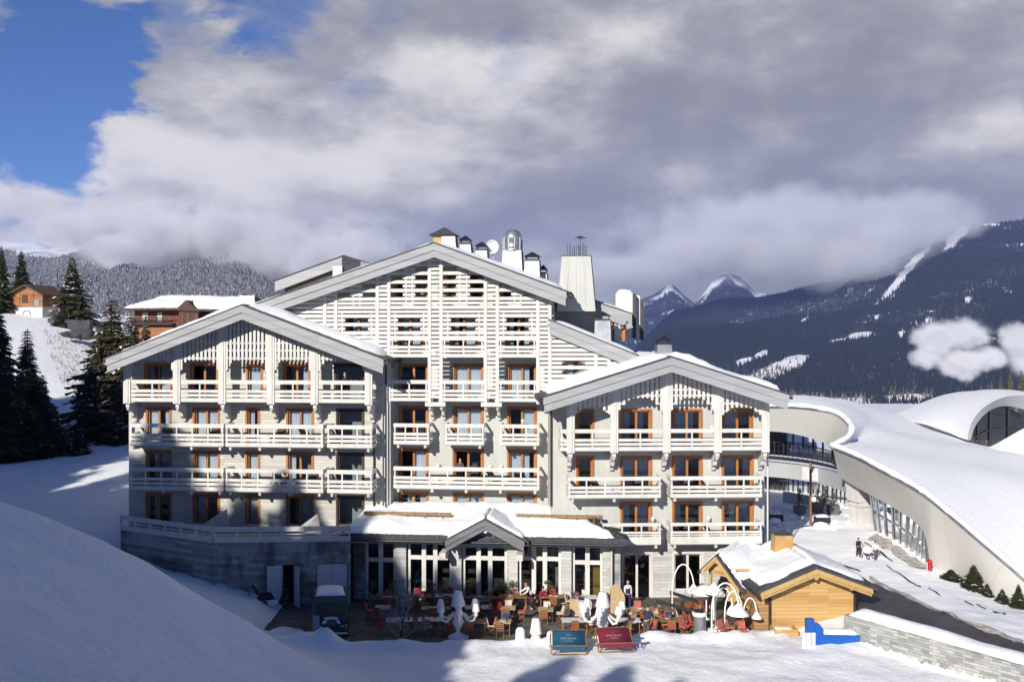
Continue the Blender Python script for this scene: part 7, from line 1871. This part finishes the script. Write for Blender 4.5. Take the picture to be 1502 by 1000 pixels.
def cloud(v, sc, det, ro, dist, off, stretch=(1,1,1.55)):
    mp = N(t, 'ShaderNodeMapping'); mp.inputs['Location'].default_value = off; mp.inputs['Scale'].default_value = stretch
    t.links.new(v, mp.inputs['Vector'])
    n = N(t, 'ShaderNodeTexNoise'); n.inputs['Scale'].default_value = sc; n.inputs['Detail'].default_value = det
    n.inputs['Roughness'].default_value = ro; n.inputs['Distortion'].default_value = dist
    t.links.new(mp.outputs[0], n.inputs['Vector']); return n.outputs['Fac']
def dirv(px, py): return Vector(((px-CX)/F, 1, -(py-CY)/F)).normalized()
def near(px, py, r0, r1, torn=False):
    """1 near a bearing in the sky, 0 away from it (radii in radians)"""
    n = N(t, 'ShaderNodeVectorMath', operation='DISTANCE'); t.links.new(D, n.inputs[0]); n.inputs[1].default_value = dirv(px, py)
    d = n.outputs['Value']
    if torn: d = M('ADD', d, M('MULTIPLY', M('SUBTRACT', fine, .5), r1*1.6))
    return SM(d, r1, r0)
sp = N(t, 'ShaderNodeSeparateXYZ'); t.links.new(D, sp.inputs[0])
ST = (1, 1, 2.0)
dens = cloud(D, 3.6, 10, .55, .0, (3.1, .4, 1.7), ST)
dens_s = cloud(vec_add(D, (-.022, 0, .032)), 3.6, 10, .55, .0, (3.1, .4, 1.7), ST)
big = cloud(D, 1.7, 2, .5, .1, (7.4, 2.2, .3), ST)
fine = cloud(D, 11, 9, .6, .15, (1.2, 5.5, 2.0), ST)
# where the bank lies: in front of the viewer, opened by a few blue gaps
front = SM(sp.outputs[1], .05, .55)
low = SM(sp.outputs[2], .62, .34)
cov = M('ADD', dens, M('MULTIPLY', fine, .30))
cov = M('ADD', cov, M('MULTIPLY', M('MULTIPLY', front, low), .66))
for px, py, r0, r1, k in HOLES:
    cov = M('SUBTRACT', cov, M('MULTIPLY', near(px, py, r0, r1, True), k))
mask = SM(cov, .72, 1.14)
# sun-side relief: thinner towards the light = brighter
relief = M('SUBTRACT', dens, dens_s)
lit = M('ADD', M('MULTIPLY', relief, 2.3), M('MULTIPLY', big, .5))
lit = M('ADD', lit, M('MULTIPLY', fine, .30))
for px, py, r0, r1, k in GLOWS:
    lit = M('ADD', lit, M('MULTIPLY', near(px, py, r0, r1), k))
cr = ramp(t, SM(lit, .08, .92), [(0, (.24,.24,.265)), (.33, (.325,.322,.338)), (.62, (.45,.44,.44)), (1, (.68,.655,.625))])
bg2 = N(t, 'ShaderNodeBackground'); bg2.inputs[1].default_value = CLOUD_K; t.links.new(cr.outputs[0], bg2.inputs[0])
mx = N(t, 'ShaderNodeMixShader'); t.links.new(mask, mx.inputs[0]); t.links.new(bg1.outputs[0], mx.inputs[1]); t.links.new(bg2.outputs[0], mx.inputs[2])
t.links.new(mx.outputs[0], out.inputs['Surface'])
vs = S.view_settings; vs.view_transform = 'Standard'; vs.look = 'None'; vs.exposure = .25; vs.gamma = 1; vs.use_curve_mapping = False
S.cycles.use_denoising = True; S.cycles.max_bounces = 6; S.cycles.diffuse_bounces = 3; S.cycles.glossy_bounces = 3; S.cycles.transparent_max_bounces = 12
S.cycles.volume_bounces = 3; S.cycles.sample_clamp_indirect = 6
# ------------------------------------------------------------------ air: haze, clouds on the mountains, steam
def vol_mat(name, col, dens, hetero=None, aniso=.2):
    m = bpy.data.materials.new(name); m.use_nodes = True; t = m.node_tree; t.nodes.clear()
    out = N(t, 'ShaderNodeOutputMaterial'); v = N(t, 'ShaderNodeVolumePrincipled')
    v.inputs['Color'].default_value = (*col, 1); v.inputs['Density'].default_value = dens; v.inputs['Anisotropy'].default_value = aniso
    if hetero:
        sc, lo, hi = hetero; n = N(t, 'ShaderNodeTexNoise'); n.inputs['Scale'].default_value = sc; n.inputs['Detail'].default_value = 5; n.inputs['Roughness'].default_value = .55
        t.links.new(coords(t), n.inputs['Vector'])
        mr = N(t, 'ShaderNodeMapRange', interpolation_type='SMOOTHSTEP'); t.links.new(n.outputs['Fac'], mr.inputs[0]); mr.inputs[1].default_value = lo; mr.inputs[2].default_value = hi; mr.inputs[4].default_value = dens
        t.links.new(mr.outputs[0], v.inputs['Density'])
    t.links.new(v.outputs[0], out.inputs['Volume']); return m
if HAZE_D > 0:
    m = MB(); m.box(-4500, 4500, -120, 7400, -700, 800)
    o = m.build('haze', vol_mat('haze_air', (.32,.45,1.0), HAZE_D, None, .0)); o['kind'] = 'stuff'
def cloud_bank(name, blobs, dens, nscale, lo, hi, amp, seed, voxel, aniso=.1):
    """vapour: thick in the middle of each billow, torn by noise, thinning to nothing before the hull is reached"""
    m = bpy.data.materials.new(name+'_vapour'); m.use_nodes = True; t = m.node_tree; t.nodes.clear()
    out = N(t, 'ShaderNodeOutputMaterial'); v = N(t, 'ShaderNodeVolumePrincipled'); v.inputs['Color'].default_value = (.97,.975,1,1); v.inputs['Anisotropy'].default_value = aniso
    def Mh(op, a, b, clamp=False):
        n = N(t, 'ShaderNodeMath', operation=op); n.use_clamp = clamp
        for i, x in enumerate((a, b)):
            if isinstance(x, (int, float)): n.inputs[i].default_value = x
            else: t.links.new(x, n.inputs[i])
        return n.outputs[0]
    P = coords(t); field = None; b = MB(); r_ = random.Random(seed)
    for (px, py, Y, wx, wy, wd) in blobs:
        c = W(px, py, Y); R = (wx/F*Y, wd, wy/F*Y)
        sb = N(t, 'ShaderNodeVectorMath', operation='SUBTRACT'); t.links.new(P, sb.inputs[0]); sb.inputs[1].default_value = c
        dv = N(t, 'ShaderNodeVectorMath', operation='DIVIDE'); t.links.new(sb.outputs[0], dv.inputs[0]); dv.inputs[1].default_value = R
        ln = N(t, 'ShaderNodeVectorMath', operation='LENGTH'); t.links.new(dv.outputs[0], ln.inputs[0])
        f = Mh('SUBTRACT', 1.0, ln.outputs['Value']); field = f if field is None else Mh('MAXIMUM', field, f)
        b.blob(tuple(c), tuple(q*1.3 for q in R), 0, 24, 14)
    n = N(t, 'ShaderNodeTexNoise'); n.inputs['Scale'].default_value = nscale; n.inputs['Detail'].default_value = 6; n.inputs['Roughness'].default_value = .6; n.inputs['Distortion'].default_value = .2; t.links.new(P, n.inputs['Vector'])
    f = Mh('ADD', field, Mh('MULTIPLY', Mh('SUBTRACT', n.outputs['Fac'], .5), amp))
    mr = N(t, 'ShaderNodeMapRange', interpolation_type='SMOOTHSTEP'); t.links.new(f, mr.inputs[0]); mr.inputs[1].default_value = lo; mr.inputs[2].default_value = hi; mr.inputs[4].default_value = dens
    t.links.new(mr.outputs[0], v.inputs['Density']); t.links.new(v.outputs[0], out.inputs['Volume'])
    o = b.build(name, m); md = o.modifiers.new('r', 'REMESH'); md.mode = 'VOXEL'; md.voxel_size = voxel; o['kind'] = 'stuff'; return o
cloud_bank('cloud', [(930,396,3900,120,30,420),(1035,368,3900,130,46,460),(1140,376,3800,130,52,460),(1240,384,3700,110,52,440),(1310,352,3650,80,46,400),(1150,335,4000,260,70,460),(1385,338,3850,60,24,320),(1330,315,4000,130,42,340)], CLOUD_D*.62, .0075, .04, .85, 1.5, 3, 60)
cloud_bank('cloud', [(205,374,1800,70,34,220),(280,356,1850,100,50,240),(350,354,1850,100,54,240),(415,380,1800,90,62,240),(500,400,1800,110,70,240),(150,340,1950,90,34,220)], CLOUD_D*2.6, .016, .08, .60, 1.75, 8, 30)
cloud_bank('steam', [(1372,500,600,36,34,20),(1412,492,600,40,30,20),(1404,530,600,40,28,18),(1360,524,600,26,22,14),(1446,524,600,34,24,16),(1414,550,600,15,16,9),(1492,500,600,26,34,16),(1515,520,600,40,40,18)], STEAM_D, .11, .05, .72, 1.45, 5, 2.0, 0)
